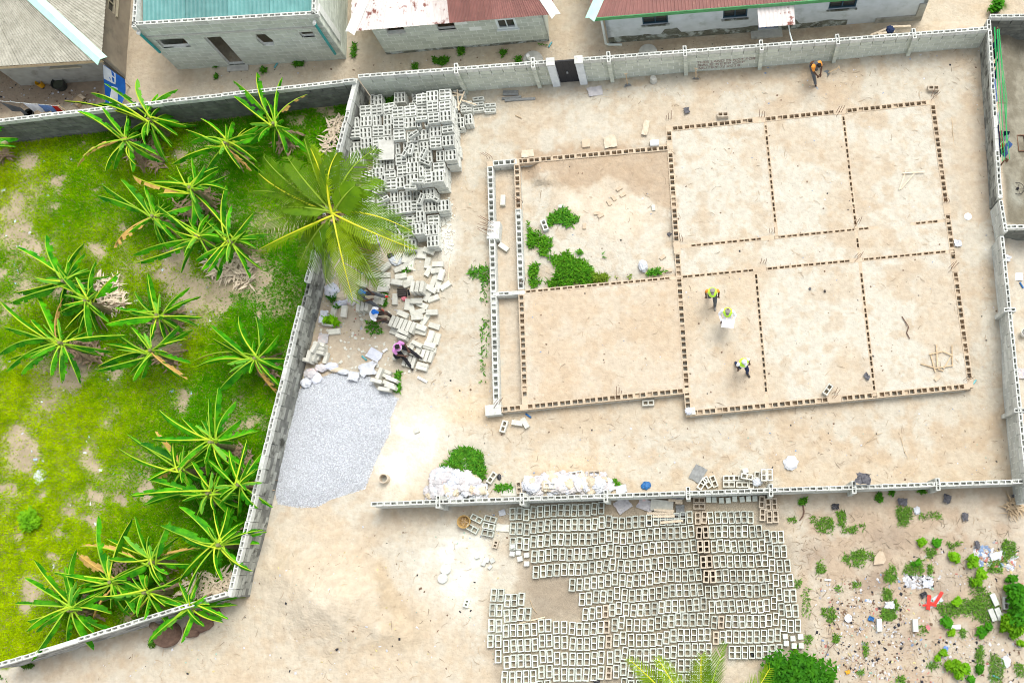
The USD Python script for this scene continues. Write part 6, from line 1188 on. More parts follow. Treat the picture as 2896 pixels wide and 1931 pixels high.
shrub(t(0, 3, 245, 90), 26, 22, .6, 520, 'lone round green shrub on the grass at the left', 'shrub_bright', 450, .12, clumps=7)
shrub((2820, 8), 24, 22, .7, 500, 'green shrub outside the top right corner', 'shrub', 451, .09, clumps=6)
shrub(zo(840, 700, 5.113, 470, 1030), 17, 13, .45, 160, 'yellow green seedling growing in the block planter', 'shrub_bright', 452, .16, clumps=5)
# ------------------------------------------------------------------ people
SPH = np.array(trimesh.creation.icosphere(1).vertices)
def ball(c, r, s=(1, 1, 1)): return manifold3d.Manifold.hull_points(np.asarray(c) + SPH * r * np.array(s))
def bone(a, b, ra, rb): return manifold3d.Manifold.hull_points(np.vstack([np.asarray(a) + SPH * ra, np.asarray(b) + SPH * rb]))
def union(ms): return manifold3d.Manifold.batch_boolean(ms, manifold3d.OpType.Add)
def soft_mesh(m, edge=.035, it=6):
    m = m.refine_to_length(edge); v, f = arr(m); q = trimesh.Trimesh(v, f, process=False); trimesh.smoothing.filter_taubin(q, iterations=it); return np.array(q.vertices), np.array(q.faces)
def hand(wr, d, up):
    """A palm with four bent fingers and a thumb leaving its side."""
    d = np.array(d, float); d /= np.linalg.norm(d); s = np.cross(d, up); s /= np.linalg.norm(s); n = np.cross(s, d); wr = np.array(wr)
    out = [manifold3d.Manifold.hull_points(np.vstack([wr + SPH * .026, wr + d * .085 + s * .032 + SPH * .013, wr + d * .085 - s * .032 + SPH * .013]))]
    for k, l in enumerate((.062, .075, .080, .070)):
        a = wr + d * .088 + s * (.030 - .020 * k); b = a + d * l * .55 - n * .012; c = b + d * l * .35 - n * .03
        out += [bone(a, b, .009, .0085), bone(b, c, .0085, .007)]
    a = wr + d * .03 + s * .03; b = a + d * .03 + s * .03; out += [bone(a, b, .012, .010), bone(b, b + d * .035 - n * .01, .010, .008)]
    return out
def person(px, z, face, J, wear, label, parts=()):
    base = G(*px, z); zz = zg(*base) if z == 0 else z
    w = thing('person', label, 'person', (*base, zz), None, rotz=face - PI / 2)
    j = {k: np.array(v, float) for k, v in J.items()}; H = j['head']; f = np.array(J.get('look', (0, 1, -.2)), float); f /= np.linalg.norm(f); sd = np.cross(f, [0, 0, 1.]); sd /= np.linalg.norm(sd); u = np.cross(sd, f)
    sk = [bone(j['pel'], j['chest'], .125, .14), bone(j['chest'], j['neck'], .10, .055), bone(j['neck'], H, .052, .06),
          manifold3d.Manifold.hull_points(np.vstack([H + u * .035 + SPH * .095, H - u * .06 + f * .03 + SPH * .06])), bone(H + f * .088 + u * .01, H + f * .115 - u * .02, .010, .014),
          ball(H + sd * .092, .022), ball(H - sd * .092, .022), bone(j['chest'] + [-.10, 0, .03], j['chest'] + [.10, 0, .03], .09, .09)]
    for s in 'LR':
        sk += [bone(j['sh' + s], j['el' + s], .052, .042), bone(j['el' + s], j['wr' + s], .040, .027), bone(j['hip' + s], j['kn' + s], .082, .058), bone(j['kn' + s], j['an' + s], .055, .036), bone(j['an' + s] + [0, -.03, -.045], j['to' + s], .036, .028)]
        sk += hand(j['wr' + s], j['wr' + s] - j['el' + s], (0, .3, 1.))
    bd = obj('body', soft_mesh(union(sk), .03, 4), 'skin', w, True, local=True)
    for k in (-1, 1): obj('eye', put(trimesh.creation.icosphere(1), H + f * .092 + sd * .034 * k + u * .018, s=.013), 'bag_white', w, local=True)
    obj('mouth', soft_mesh(bone(H + f * .098 - sd * .022 - u * .05, H + f * .098 + sd * .022 - u * .05, .008, .008), .02, 1), 'paint_maroon', w, local=True)
    tops = [bone(j['pel'], j['chest'], .150, .165), bone(j['chest'], (j['neck'] + j['chest']) / 2, .125, .085), bone(j['chest'] + [-.11, 0, .04], j['chest'] + [.11, 0, .04], .098, .098)]
    slv = 1. if wear.get('sleeve', 'short') == 'long' else .0
    for s in 'LR':
        tops.append(bone(j['sh' + s], j['el' + s] if slv else j['sh' + s] * .35 + j['el' + s] * .65, .068, .060))
        if slv: tops.append(bone(j['el' + s], j['wr' + s] * .95 + j['el' + s] * .05, .055, .042))
    obj('shirt', soft_mesh(union(tops), .04, 3), wear['shirt'], w, True, local=True)
    if 'vest' in wear:
        v_ = union([bone(j['pel'] + [0, 0, .05], j['chest'], .165, .18), bone(j['chest'] + [-.10, 0, .05], j['chest'] + [.10, 0, .05], .108, .108)]); obj('vest', soft_mesh(v_, .05, 2), wear['vest'], w, True, local=True)
    for i, (m_, c0, c1, r) in enumerate(wear.get('bands', ())):
        a = j['pel'] * (1 - c0) + j['chest'] * c0; b = j['pel'] * (1 - c1) + j['chest'] * c1; obj('band', soft_mesh(bone(a, b, r, r), .06, 1), m_, w, True, local=True)
    tr = [bone(j['pel'], (j['hipL'] + j['hipR']) / 2, .150, .13)]
    for s in 'LR':
        kk = wear.get('leg', 1.); tr += [bone(j['hip' + s], j['kn' + s], .100, .078), bone(j['kn' + s], j['kn' + s] * (1 - kk) + j['an' + s] * kk, .074, .060)]
    obj('trousers', soft_mesh(union(tr), .04, 3), wear['trousers'], w, True, local=True)
    for s in 'LR': obj('shoe', soft_mesh(union([bone(j['an' + s] + [0, -.04, -.05], j['to' + s] + [0, 0, .005], .046, .040)]), .03, 2), wear.get('shoes', 'leather'), w, True, local=True)
    if 'cap' in wear:
        c = obj('cap', soft_mesh(manifold3d.Manifold.hull_points(np.vstack([H + u * .062 + SPH * [.105, .105, .075], H + u * .03 + SPH * [.108, .108, .02]])), .04, 1), wear['cap'], w, True, local=True)
        obj('peak', soft_mesh(manifold3d.Manifold.hull_points(np.vstack([H + u * .045 + f * .08 + SPH * [.075, .075, .012], H + u * .03 + f * .165 + SPH * [.05, .03, .010]])), .04, 1), wear['cap'], c, True, local=True)
    else: obj('hair', soft_mesh(ball(H + u * .048 - f * .016, .098), .04, 1), 'hair', w, True, local=True)
    for nm, m, mt in parts: obj(nm, m, mt, w, local=True)
    return w
STAND = dict(pel=(0, 0, .96), chest=(0, .02, 1.30), neck=(0, .02, 1.47), head=(0, .05, 1.60), shL=(-.19, 0, 1.38), shR=(.19, 0, 1.38), elL=(-.25, -.02, 1.10), elR=(.25, -.02, 1.10), wrL=(-.24, .08, .88), wrR=(.24, .08, .88),
    hipL=(-.09, 0, .90), hipR=(.09, 0, .90), knL=(-.10, .06, .49), knR=(.10, .0, .49), anL=(-.11, .0, .08), anR=(.11, -.06, .08), toL=(-.12, .16, .03), toR=(.12, .10, .03), look=(0, 1, -.35))
WALK = dict(STAND, knL=(-.10, .20, .52), anL=(-.10, .24, .09), toL=(-.11, .40, .04), knR=(.10, -.02, .48), anR=(.10, -.30, .13), toR=(.11, -.18, .04))
PAPER = dict(STAND, elL=(-.30, .08, 1.12), wrL=(-.20, .34, 1.10), elR=(.30, .08, 1.12), wrR=(.20, .34, 1.08), look=(0, 1, -.7))
DIG = dict(STAND, pel=(0, -.05, .92), chest=(.05, .16, 1.22), neck=(.06, .24, 1.36), head=(.07, .32, 1.46), shL=(-.13, .16, 1.28), shR=(.23, .16, 1.28), elL=(-.17, .26, 1.02), elR=(.22, .28, 1.02), wrL=(-.03, .42, .86), wrR=(.12, .40, .82), hipL=(-.09, -.05, .88), hipR=(.09, -.05, .88),
    knL=(-.16, .02, .48), anL=(-.22, -.36, .20), toL=(-.24, -.22, .06), knR=(.12, .24, .48), anR=(.14, .48, .08), toR=(.15, .64, .03), look=(.2, 1, -.8))
SIT = dict(pel=(0, 0, .12), chest=(0, .10, .46), neck=(0, .14, .62), head=(0, .20, .74), shL=(-.19, .10, .54), shR=(.19, .10, .54), elL=(-.25, .22, .30), elR=(.25, .22, .30), wrL=(-.14, .42, .24), wrR=(.14, .42, .22),
    hipL=(-.10, .02, .08), hipR=(.10, .02, .08), knL=(-.15, .46, .12), knR=(.15, .44, .10), anL=(-.14, .52, -.34), anR=(.15, .56, -.34), toL=(-.15, .68, -.40), toR=(.16, .72, -.40), look=(0, 1, -.6))
LONG = dict(SIT, knL=(-.16, .44, .10), knR=(.20, .42, .02), anL=(-.14, .80, -.14), anR=(.34, .72, -.22), toL=(-.15, .93, -.12), toR=(.40, .84, -.26))
UP = FT - .012
person((2293, 228), 0, math.radians(-55), DIG, dict(shirt='cloth_orange', trousers='cloth_grey', leg=.75, shoes='steel', bands=(('cloth_black', .18, .24, .166), ('cloth_black', .62, .68, .176), ('cloth_grey', .95, 1.0, .17))), 'person in an orange and black striped shirt striding below the long wall')
person((2014, 850), UP, math.radians(-88), WALK, dict(shirt='cloth_orange', vest='hi_vis', trousers='cloth_grey', cap='cap_grey', shoes='cap_grey', sleeve='short'), 'person in a lime safety vest and grey cap walking inside the foundation')
ppr = sheet(.46, .34, 5, .03, 6); ppr = put(ppr, (-.05, .42, 1.13), rx=-.35)
person((2056, 905), UP, math.radians(-96), PAPER, dict(shirt='cloth_white', sleeve='long', vest='hi_vis', trousers='cloth_white', cap='cap_grey', shoes='cloth_white'), 'person in white with a lime vest reading a large white sheet', parts=(('paper', ppr, 'cloth_white'),))
person((2098, 1044), UP, math.radians(-62), WALK, dict(shirt='cloth_white', vest='hi_vis', trousers='cloth_navy', cap='bag_white', shoes='leather', bands=(('cloth_white', .45, .85, .184),)), 'person with a white helmet, white backed lime vest and navy trousers walking away')
person((1024, 838), .50, math.radians(-8), LONG, dict(shirt='cloth_grey', sleeve='short', trousers='cloth_grey', cap='cap_blue', shoes='plastic_red'), 'person in dark clothes, blue cap and red shoes sitting with legs stretched')
person((1060, 895), .48, math.radians(-5), SIT, dict(shirt='cloth_white', sleeve='short', trousers='leather', leg=.9, cap='cap_blue', shoes='leather'), 'person in a white shirt and blue cap sitting beside the low block pile')
person((1128, 985), .40, math.radians(-32), LONG, dict(shirt='cloth_lilac', sleeve='short', trousers='cloth_black', shoes='leather', bands=(('cloth_white', .3, .4, .166), ('cloth_white', .75, .85, .178))), 'person in a lilac and white shirt and black trousers sitting on the blocks')

# ------------------------------------------------------------------ sacks and bags
def bag(u, sx, sy, sz, mt, label, name='bag', cat='bag', rz=0., seed=1, dz=0., group=None, amp=.28):
    p3 = g3(*u, dz + sz * .4); p = p3[:2]; z = p3[2] + dz; w = thing(name, label, cat, (*p, z), group, rotz=rz); obj('body', crumple(sx, sy, sz, seed, max(amp, .42), 3, 2.8), mt, w, 50, local=True)
    ties = crumple(sx * .22, sy * .22, sz * .3, seed + 50, .3, 2); obj('tied_mouth', put(ties, (sx * .8, sy * .15, sz * .4)), mt, w, True, local=True); return w
def flat(u, w_, l, mt, label, name='sack', cat='sack', rz=0., seed=1, dz=0., amp=.06, group=None, rag=None):
    p3 = g3(*u, dz); p = p3[:2]; z = p3[2] + dz; w = thing(name, label, cat, (*p, z), group, rotz=rz); obj('body', sheet(w_, l, seed, amp, 10, .5 if name in ('rag', 'scrap', 'plastic_sheet', 'bag') else .14), mt, w, True, local=True); return w
RB = random.Random(21)
def sack_heap(c, s, pts, n, top, side, seed):
    pg = Polygon([zo(*c, s, *p) for p in pts]); x0, y0, x1, y1 = pg.bounds; k = 0; r = random.Random(seed)
    got = []
    while k < n:
        q = (r.uniform(x0, x1), r.uniform(y0, y1)); d = pg.boundary.distance(Point(q))
        if not pg.contains(Point(q)) or any(math.dist(q, o) < 8.5 for o in got): 
            if r.random() > .004: continue
        got.append(q); k += 1; mt, cn = r.choice((('sack', 'pinkish white'), ('sack', 'pinkish white'), ('sack_blue', 'bluish white'), ('sack_cream', 'cream'), ('bag_white', 'plain white')))
        hgt = 'in the upper half' if q[1] < (y0 + y1) / 2 else 'in the lower half'; sd = 'left' if q[0] < (x0 + x1) / 2 else 'right'
        lab = f'{cn} crumpled sack {hgt} of the {side} sack heap, {sd} part'
        bag(q, r.uniform(.16, .26), r.uniform(.12, .19), r.uniform(.10, .17), mt, lab, 'sack', 'sack', r.uniform(0, 6), seed * 97 + k, top * min(1, d / 18), lab, .5)
H1P, H2P = [(900, 560), (1000, 500), (1100, 460), (1250, 480), (1400, 470), (1560, 540), (1660, 620), (1680, 740), (1640, 860), (1200, 875), (860, 880), (880, 740), (940, 640)], [(80, 600), (300, 560), (420, 530), (700, 540), (900, 540), (1080, 520), (1190, 560), (1240, 660), (1230, 740), (1150, 780), (600, 800), (250, 830), (40, 780), (0, 700)]
sack_heap((1040, 1240), 5.113, H1P, 62, .28, 'left', 1)
sack_heap((1480, 1240), 5.113, H2P, 74, .34, 'right', 2)
for k, (u, s, mt, lab) in enumerate([(zo(1040, 1240, 5.113, 1055, 495), .1, 'bag_black', 'small black bag at the top left of the left sack heap'), (zo(1040, 1240, 5.113, 1320, 470), .13, 'bag_black', 'black bag at the top of the left sack heap'), (zo(1040, 1240, 5.113, 1055, 695), .1, 'bag_black', 'black bag in the middle of the left sack heap'), (zo(1040, 1240, 5.113, 1165, 815), .09, 'bag_black', 'black bag low in the left sack heap'), (zo(1040, 1240, 5.113, 1550, 815), .1, 'bag_black', 'black bag beside the white drum of the left sack heap'), (zo(1040, 1240, 5.113, 1455, 335), .13, 'bag_black', 'black bag lying in the weeds above the left sack heap'), (zo(1040, 1240, 5.113, 1900, 555), .09, 'bag_black', 'small black bag right of the slanted hollow block'),
   (t(3, 2, 870, 1280), .30, 'bag_grey', 'dark grey sheet of plastic lying on the low wall'), (t(3, 2, 1235, 1490), .2, 'bag_grey', 'dark crumpled plastic below the low wall, left one'), (t(3, 2, 1640, 1460), .2, 'bag_grey', 'dark crumpled plastic below the low wall, right one'), (t(3, 2, 620, 1535), .15, 'bag_black', 'dark plastic scrap left of the lower weeds'), (t(3, 2, 905, 340), .14, 'bag_grey', 'dark rag inside the foundation beside an inner wall'), (t(2, 2, 1230, 1340), .16, 'plastic_blue', 'tangle of blue netting above the low wall'), (t(1, 3, 735, 1262), .06, 'bag_black', 'small black scrap on the sand heap'), (t(3, 3, 1775, 70), .16, 'bag_grey', 'dark blue black bag on the sand below the low wall'), (t(3, 3, 1885, 318), .15, 'bag_grey', 'dark flat bag among the rubbish on the right'), (t(3, 3, 1345, 10), .13, 'bag_white', 'pale blue white bag above the waste ground'), (t(3, 3, 720, 1465), .1, 'plastic_yellow', 'yellow plastic scrap near the bottom edge'), (t(3, 3, 930, 985), .12, 'plastic_blue', 'blue rags in the waste ground'), (t(3, 3, 1600, 1265), .12, 'cloth_blue', 'purple blue rag above a bright shrub'), (t(3, 3, 1440, 1062), .10, 'cloth_pink', 'pink plastic strip right of the pair of white blocks'), (t(3, 3, 1400, 770), .14, 'bag_black', 'black bag left of the red cloth'), (t(3, 0, 2090, 105), .12, 'bag_black', 'black pot shaped bag at the top right wall corner'), (t(2, 3, 2170, 1312), .06, 'bag_black', 'black plastic in a drying block at the lower right'), (t(2, 3, 1242, 122), .06, 'bag_black', 'black plastic in a drying block beside the planks'), (t(3, 2, 2270, 1435), .16, 'bag_grey', 'dark cloth in the corner of the low wall and right wall'), (t(2, 3, 765, 1555), .1, 'bag_black', 'black plastic between drying blocks at the bottom edge'), (t(0, 0, 430, 1010), .14, 'bag_grey', 'dark grey cloth on the ground above the dark wall'), (t(3, 1, 385, 1095), .06, 'bag_grey', 'small dark scrap in the lower middle room, left one'), (t(3, 1, 520, 1118), .06, 'leather', 'small dark scrap in the lower middle room, right one'), (t(2, 1, 1445, 598), .1, 'bag_grey', 'dark rag in the pit beside the inner wall'), (zo(840, 700, 5.113, 1365, 130), .14, 'bag_black', 'black opening of a bag among the tumbled blocks')]):
    if any(q_ in lab for q_ in ('plastic', 'rag', 'cloth', 'scrap', 'sheet', 'dark')) and 'drying block' not in lab:
        nm = 'plastic_sheet' if 'plastic' in lab or 'sheet' in lab else 'scrap' if 'scrap' in lab else 'rag' if 'rag' in lab or 'cloth' in lab else 'bag'; flat(u, s * 1.7, s * 1.3, mt, lab, nm, nm.replace('_', ' '), RB.uniform(0, 6), 600 + k, 1.32 if 'lying on the low wall' in lab else .0, s * .7); continue
    zf = UP if False else 0
    bag(u, s * 1.15, s * .85, s * .4, mt, lab, 'rag' if 'rag' in lab or 'scrap' in lab or 'cloth' in lab else 'bag', 'plastic' if 'plastic' in lab or 'scrap' in lab else 'rag' if 'rag' in lab else 'bag', RB.uniform(0, 6), 600 + k, .02 if 'low wall' not in lab or 'lying on' not in lab else .6)
SK = [(zo(860, 940, 6.19, 300, 620), .24, .18, .17, 'sack', 'white sack at the upper left edge of the gravel heap', .1), (zo(860, 940, 6.19, 480, 590), .26, .17, .17, 'sack_blue', 'bluish white sack at the top of the gravel heap', .12), (zo(860, 940, 6.19, 560, 650), .30, .12, .12, 'sack_cream', 'orange cream sack on the rim of the gravel heap', .12), (zo(860, 940, 6.19, 690, 690), .22, .13, .14, 'bag_white', 'white sack half buried in the gravel rim', .12), (zo(860, 940, 6.19, 880, 770), .2, .17, .12, 'bag_white', 'white torn sack lying in the gravel', .2), (zo(860, 940, 6.19, 1010, 620), .14, .14, .13, 'bag_white', 'white bag at the right of the gravel rim', .12), (zo(860, 940, 6.19, 1140, 650), .28, .24, .14, 'bag_white', 'large white crumpled sheet at the right of the gravel rim', .1), (zo(860, 940, 6.19, 120, 720), .24, .2, .14, 'sack', 'pale pink sack against the leaning wall', .06), (zo(860, 940, 6.19, 215, 800), .2, .24, .12, 'sack_blue', 'white sack hanging down into the gravel', .1), (zo(860, 940, 6.19, 35, 885), .19, .19, .17, 'bag_white', 'round white bag at the foot of the leaning wall', .06), (zo(840, 700, 5.113, 505, 630), .26, .30, .22, 'sack_blue', 'blue white sack standing under the palm fronds', .0), (zo(840, 700, 5.113, 640, 800), .28, .14, .1, 'sack_blue', 'white sack lying under the palm fronds', .0), (zo(840, 700, 5.113, 640, 710), .3, .2, .12, 'sack_cream', 'beige sack between two white sacks under the palm', .0), (zo(840, 700, 5.113, 790, 740), .2, .25, .1, 'sack', 'pinkish sack under the tip of a palm frond', 0.), (zo(840, 700, 5.113, 1430, 190), .26, .2, .1, 'tarp_pale', 'pale blue plastic under the tumbled blocks', .0), (t(2, 1, 1203, 880), .17, .22, .2, 'bag_white', 'upright white sack alone in the weedy room', .02), (t(3, 2, 210, 1135), .24, .27, .12, 'bag_white', 'white sack lying on the sand above the low wall', .0), (zo(1920, 1240, 5.113, 1135, 630), .17, .14, .1, 'tarp_pale', 'pale blue plastic bag on the row of blocks', .22), (t(2, 0, 1605, 1025), .12, .13, .08, 'bag_grey', 'grey crumpled scrap on the sand below the long wall', 0.), (t(2, 0, 1230, 1180), .12, .34, .06, 'sack_cream', 'sand coloured crumpled sack above the foundation, narrow one', 0), (t(2, 2, 1622, 655), .13, .12, .09, 'sack_blue', 'bluish bag on the foundation corner pad', .1), (t(3, 0, 1122, 275), .15, .15, .16, 'cloth_navy', 'dark blue bundle resting on boards behind the long wall', .9), (t(3, 1, 1740, 680), .14, .14, .06, 'bag_white', 'white scraps lying beside the foundation right side', .0), (t(0, 2, 365, 1260), .22, .28, .05, 'tarp_pale', 'pale blue plastic bag on the grass', .0), (t(3, 3, 1095, 860), .16, .14, .06, 'bag_white', 'white scraps left of the round weed tuft', .0), (t(3, 3, 1430, 670), .18, .14, .07, 'bag_white', 'white rubbish above the red cloth', .0), (t(3, 3, 2060, 420), .2, .14, .07, 'bag_white', 'white rubbish above the yellow green row', .0), (t(3, 3, 2150, 1370), .16, .2, .07, 'bag_white', 'bluish white bag near the bottom right', .0), (t(3, 1, 2190, 820), .14, .14, .05, 'bag_white', 'torn white paper on the right by the wall', 0), (t(0, 1, 0, 0), 0, 0, 0, '', '', 0)][:-1]
for k, (u, a, b, h, mt, lab, dz) in enumerate(SK):
    if any(q_ in lab for q_ in ('scrap', 'rubbish', 'paper', 'narrow', 'torn', 'crumpled sheet')): flat(u, a * 2, b * 2, mt, lab, 'scrap' if 'sack' not in lab else 'sack', 'scrap' if 'sack' not in lab else 'sack', RB.uniform(-.3, .3), 700 + k, dz, .10); continue
    if 'gravel' in lab: a, b, h = a * .95, b * .8, h * .5
    bag(u, a, b, h, mt, lab, 'sack' if 'sack' in lab else 'bag', 'sack' if 'sack' in lab else 'bag', RB.uniform(-.3, .3), 700 + k, dz, None, .24)
for k, (u, a, b, mt, lab, rz, dz, am) in enumerate([(t(2, 0, 765, 845), .62, .42, 'sack', 'flat white and pink cement sack on the sand by the gate', .18, .0, .05), (zo(860, 940, 6.19, 1235, 395), .56, .42, 'sack_blue', 'flat white sack with faint print near the person in lilac', -.5, 0, .06), (zo(860, 940, 6.19, 345, 110), .40, .38, 'sack', 'flat printed white sack above the small block pile', -.1, .0, .06), (zo(1480, 1240, 5.113, 1440, 960), .56, .50, 'sack', 'large pink and white sack below the low wall', .6, .0, .1), (zo(1480, 1240, 5.113, 1770, 955), .58, .42, 'sack', 'white sack half under the big grey board', -.4, .0, .1), (t(2, 0, 905, 1310), .5, .52, 'sack_cream', 'cream cloth lying spread above the foundation', .2, 0, .08), (t(2, 0, 145, 1415), .48, .32, 'sack_cream', 'flat pale cloth above the corner of the veranda', .1, 0, .04), (zo(1920, 1240, 5.113, 275, 510), .48, .6, 'board_grey', 'grey torn paper sheet above the slanting blocks', -.5, .0, .05), (zo(1480, 1240, 5.113, 2240, 845), .42, .2, 'sack_blue', 'bluish sack pressed against the low wall pier', .1, .0, .1), (zo(1480, 1240, 5.113, 2270, 1040), .34, .4, 'board_grey', 'dark smeared sheet beside the planks', .1, .10, .06), (zo(1480, 1240, 5.113, 1420, 730), .4, .3, 'tarp_pale', 'pale plastic scrap at the right end of the sack heap', .3, 0, .05), (zo(1480, 1240, 5.113, 1275, 690), .3, .3, 'sack', 'white sack flap at the right end of the larger heap', .3, 0, .08), (t(2, 0, 1310, 1315), .0, .0, '', '', 0, 0, 0), (t(3, 1, 2290, 985), .42, .3, 'cloth_white', 'white cloth folded on the ground right of the wall', .0, 0, .05), (t(3, 2, 2330, 315), .3, .4, 'sack', 'white bag behind the right wall', .0, 0, .08), (t(3, 3, 1500, 830), .62, .28, 'tarp_pale', 'pale sheet of plastic under the red cloth', .5, .0, .04), (t(3, 3, 2140, 980), .4, .4, 'sack', 'white sack under the right edge bush', .4, .0, .08), (t(1, 3, 2225, 30), .24, .22, 'bag_white', 'white broken board left of the first drying row', .3, 0, .04)]):
    if lab: flat(u, a, b, mt, lab, 'sack' if 'sack' in lab else 'cloth' if 'cloth' in lab else 'sheet', 'sack' if 'sack' in lab else 'cloth' if 'cloth' in lab else 'sheet', rz, 800 + k, dz, am)
w = thing('cloth', 'bright red torn cloth lying in the waste ground', 'cloth', (*G(*S3(1480, 830)), 0)); zz = zg(*G(*S3(1480, 830)))
for i, (a_, b_, wd) in enumerate((((1440, 900), (1450, 770), .14), ((1500, 850), (1565, 745), .12), ((1460, 850), (1515, 860), .14), ((1390, 865), (1430, 860), .07))):
    p, q = G(*S3(*a_)), G(*S3(*b_)); an = math.atan2(*(q - p)[::-1]); m = sheet(math.dist(p, q), wd, 40 + i, .04, 8, .2); obj('strip', put(m, (*((p + q) / 2), zz + .05 + .012 * i), rz=an), 'plastic_red', w, True)

# ------------------------------------------------------------------ tools, vessels and timber
def shovel(a_, b_, za, zb, label, blade=True):
    A_, B_ = np.array([*G(*a_, za), za]), np.array([*G(*b_, zb), zb]); w = thing('shovel', label, 'shovel', (*A_[:2], 0))
    d = (B_ - A_) / np.linalg.norm(B_ - A_); s = np.cross(d, [0, 0, 1.]); s /= np.linalg.norm(s); n_ = np.cross(s, d)
    obj('shaft', stick(A_ + d * .22, B_, .025, 6), 'wood', w); obj('grip', stick(B_ - s * .07, B_ + s * .07, .018, 6), 'wood', w)
    P = []
    for q, wd, dp in ((-.16, .11, 0), (-.04, .15, .02), (.12, .15, .03), (.24, .12, .01), (.29, .04, 0)):
        for k in (-1, -.5, 0, .5, 1): P.append(A_ + d * q + s * wd * k + n_ * (-dp + .05 * k * k))
    f = [[r * 5 + k, r * 5 + k + 1, r * 5 + k + 6, r * 5 + k + 5] for r in range(4) for k in range(4)]; P = np.array(P); f = np.array(f)
    obj('blade', (np.vstack([P, P - n_ * .006]), np.vstack([f, f[:, ::-1] + 25])), 'steel', w)
shovel(t(2, 0, 1066, 805), t(2, 0, 1046, 680), .1, .95, 'shovel leaning on the long wall, the one nearer the gate')
shovel(t(2, 0, 1690, 745), t(2, 0, 1690, 630), .1, .95, 'shovel leaning on the long wall under the hand painted lettering')
shovel(zo(2200, 100, 8.71, 1130, 985), zo(2200, 100, 8.71, 1510, 790), .28, .7, 'shovel stuck slanting in the sand beside the striding person')
def vessel(u, prof, mt, label, name='bucket', cat='bucket', inner=None, z=0., handle=False, rx=0., rz=0.):
    p = G(*u, z); w = thing(name, label, cat, (*p, zg(*p) if z == 0 else z)); obj('body', put(lathe(prof, 22), rx=rx, rz=rz), mt, w, 30, local=True)
    if inner: obj('contents', put(lathe([(0, inner[0]), (inner[1], inner[0])], 18), rx=rx, rz=rz), inner[2], w, local=True)
    if handle:
        r = prof[-2][0] if len(prof) > 3 else .15; obj('handle', tube([(r * math.cos(a), r * math.sin(a) * .25, prof[-2][1] + .1 * math.sin(a)) for a in np.linspace(0, PI, 9)], .006, 4), 'steel', w, local=True)
    return w
buck = lambda r, h, k=.8: [(0, 0), (r * k, 0), (r, h), (r - .012, h), (r * k - .012, .015), (0, .015)]
vessel(t(2, 0, 1303, 770), [(0, 0), (.15, 0), (.155, .05), (.125, .30), (.11, .32), (0, .33)], 'concrete', 'grey upturned cement crusted bucket under the long wall')
vessel(zo(1040, 1240, 5.113, 262, 585), [(0, .0), (.17, .0), (.18, .34), (.145, .34), (.14, .03), (0, .03)], 'block_brown', 'short brown concrete pipe standing on the sand by the gravel', 'pipe_section', 'pipe', (.035, .139, 'plaster_grey'))
vessel(t(1, 3, 1718, 540), [(0, 0), (.19, 0), (.20, .06), (.18, .16), (0, .17)], 'block_white', 'white cement crusted pan on the dusty ground, upper one', 'pan', 'pan'); vessel(t(1, 3, 1690, 622), [(0, 0), (.18, 0), (.19, .06), (.17, .15), (0, .16)], 'block_white', 'white cement crusted pan on the dusty ground, lower one', 'pan', 'pan')
vessel(t(0, 0, 390, 790), buck(.13, .3), 'plastic_yellow', 'yellow bucket in the yard of the old house', inner=(.05, .10, 'plastic_yellow'), handle=True)
vessel(t(0, 0, 572, 800), buck(.27, .34), 'plastic_black', 'large black basin of water in the yard of the old house', 'basin', 'basin', (.25, .235, 'water'))
vessel(t(0, 0, 275, 1048), [(0, 0), (.17, 0), (.19, .12), (.17, .12), (.15, .02), (0, .02)], 'plastic_black', 'black tyre like ring above the dark wall', 'basin', 'basin', (.02, .15, 'trench_sand')); vessel(t(0, 0, 262, 692), buck(.13, .26), 'plastic_black', 'black bucket at the corner of the old house', inner=(.05, .1, 'plastic_black')); vessel(t(0, 0, 185, 625), buck(.09, .2), 'plastic_white', 'small white vessel at the corner of the old house', 'pot', 'pot', (.05, .07, 'plastic_white'))
vessel(t(3, 1, 2345, 1510), buck(.16, .3), 'plastic_white', 'grey green bucket behind the right wall', inner=(.22, .14, 'water'), handle=True)
vessel(t(3, 3, 722, 980), buck(.14, .12), 'cloth_white', 'pale pink tub in the waste ground', 'tub', 'tub', (.02, .11, 'cloth_white'))
vessel(t(3, 1, 1812, 465), [(0, 0), (.15, 0), (.15, .03), (.12, .045), (0, .05)], 'plastic_white', 'round white lid on the sand near the right wall', 'lid', 'lid')
vessel(t(2, 0, 1252, 495), [(0, 0), (.40, 0), (.39, .09), (.25, .14), (0, .16)], 'concrete', 'round concrete cover behind the long wall under the painted house', 'concrete_cover', 'cover')
vessel(t(2, 0, 195, 560), [(0, 0), (.42, 0), (.41, .10), (.25, .15), (0, .17)], 'concrete', 'round concrete cover with a white vent behind the wall left of the gate', 'concrete_cover', 'cover'); 
p = G(*t(2, 0, 152, 530), .3); obj('vent_pipe', put(lathe([(0, 0), (.06, 0), (.06, .3), (.075, .3), (.075, .36), (0, .38)], 12), (*p, .12)), 'plastic_white', '/World/concrete_cover_001')
def cyl_on_side(u, r, L, mt, label, rz, name, cat, z=0.):
    p = G(*u, z + r); w = thing(name, label, cat, (*p, (zg(*p) if z == 0 else z) + r), None, rotz=rz); m = lathe([(0, -L / 2), (r, -L / 2), (r, L / 2), (r - .01, L / 2), (r - .01, -L / 2 + .01), (0, -L / 2 + .01)], 20); obj('body', put(m, ry=PI / 2), mt, w, 30, local=True); return w
cyl_on_side(t(2, 0, 1310, 1315), .13, .36, 'plastic_white', 'white plastic bucket lying on its side by the foundation corner', PI + .08, 'bucket', 'bucket', UP - .05)
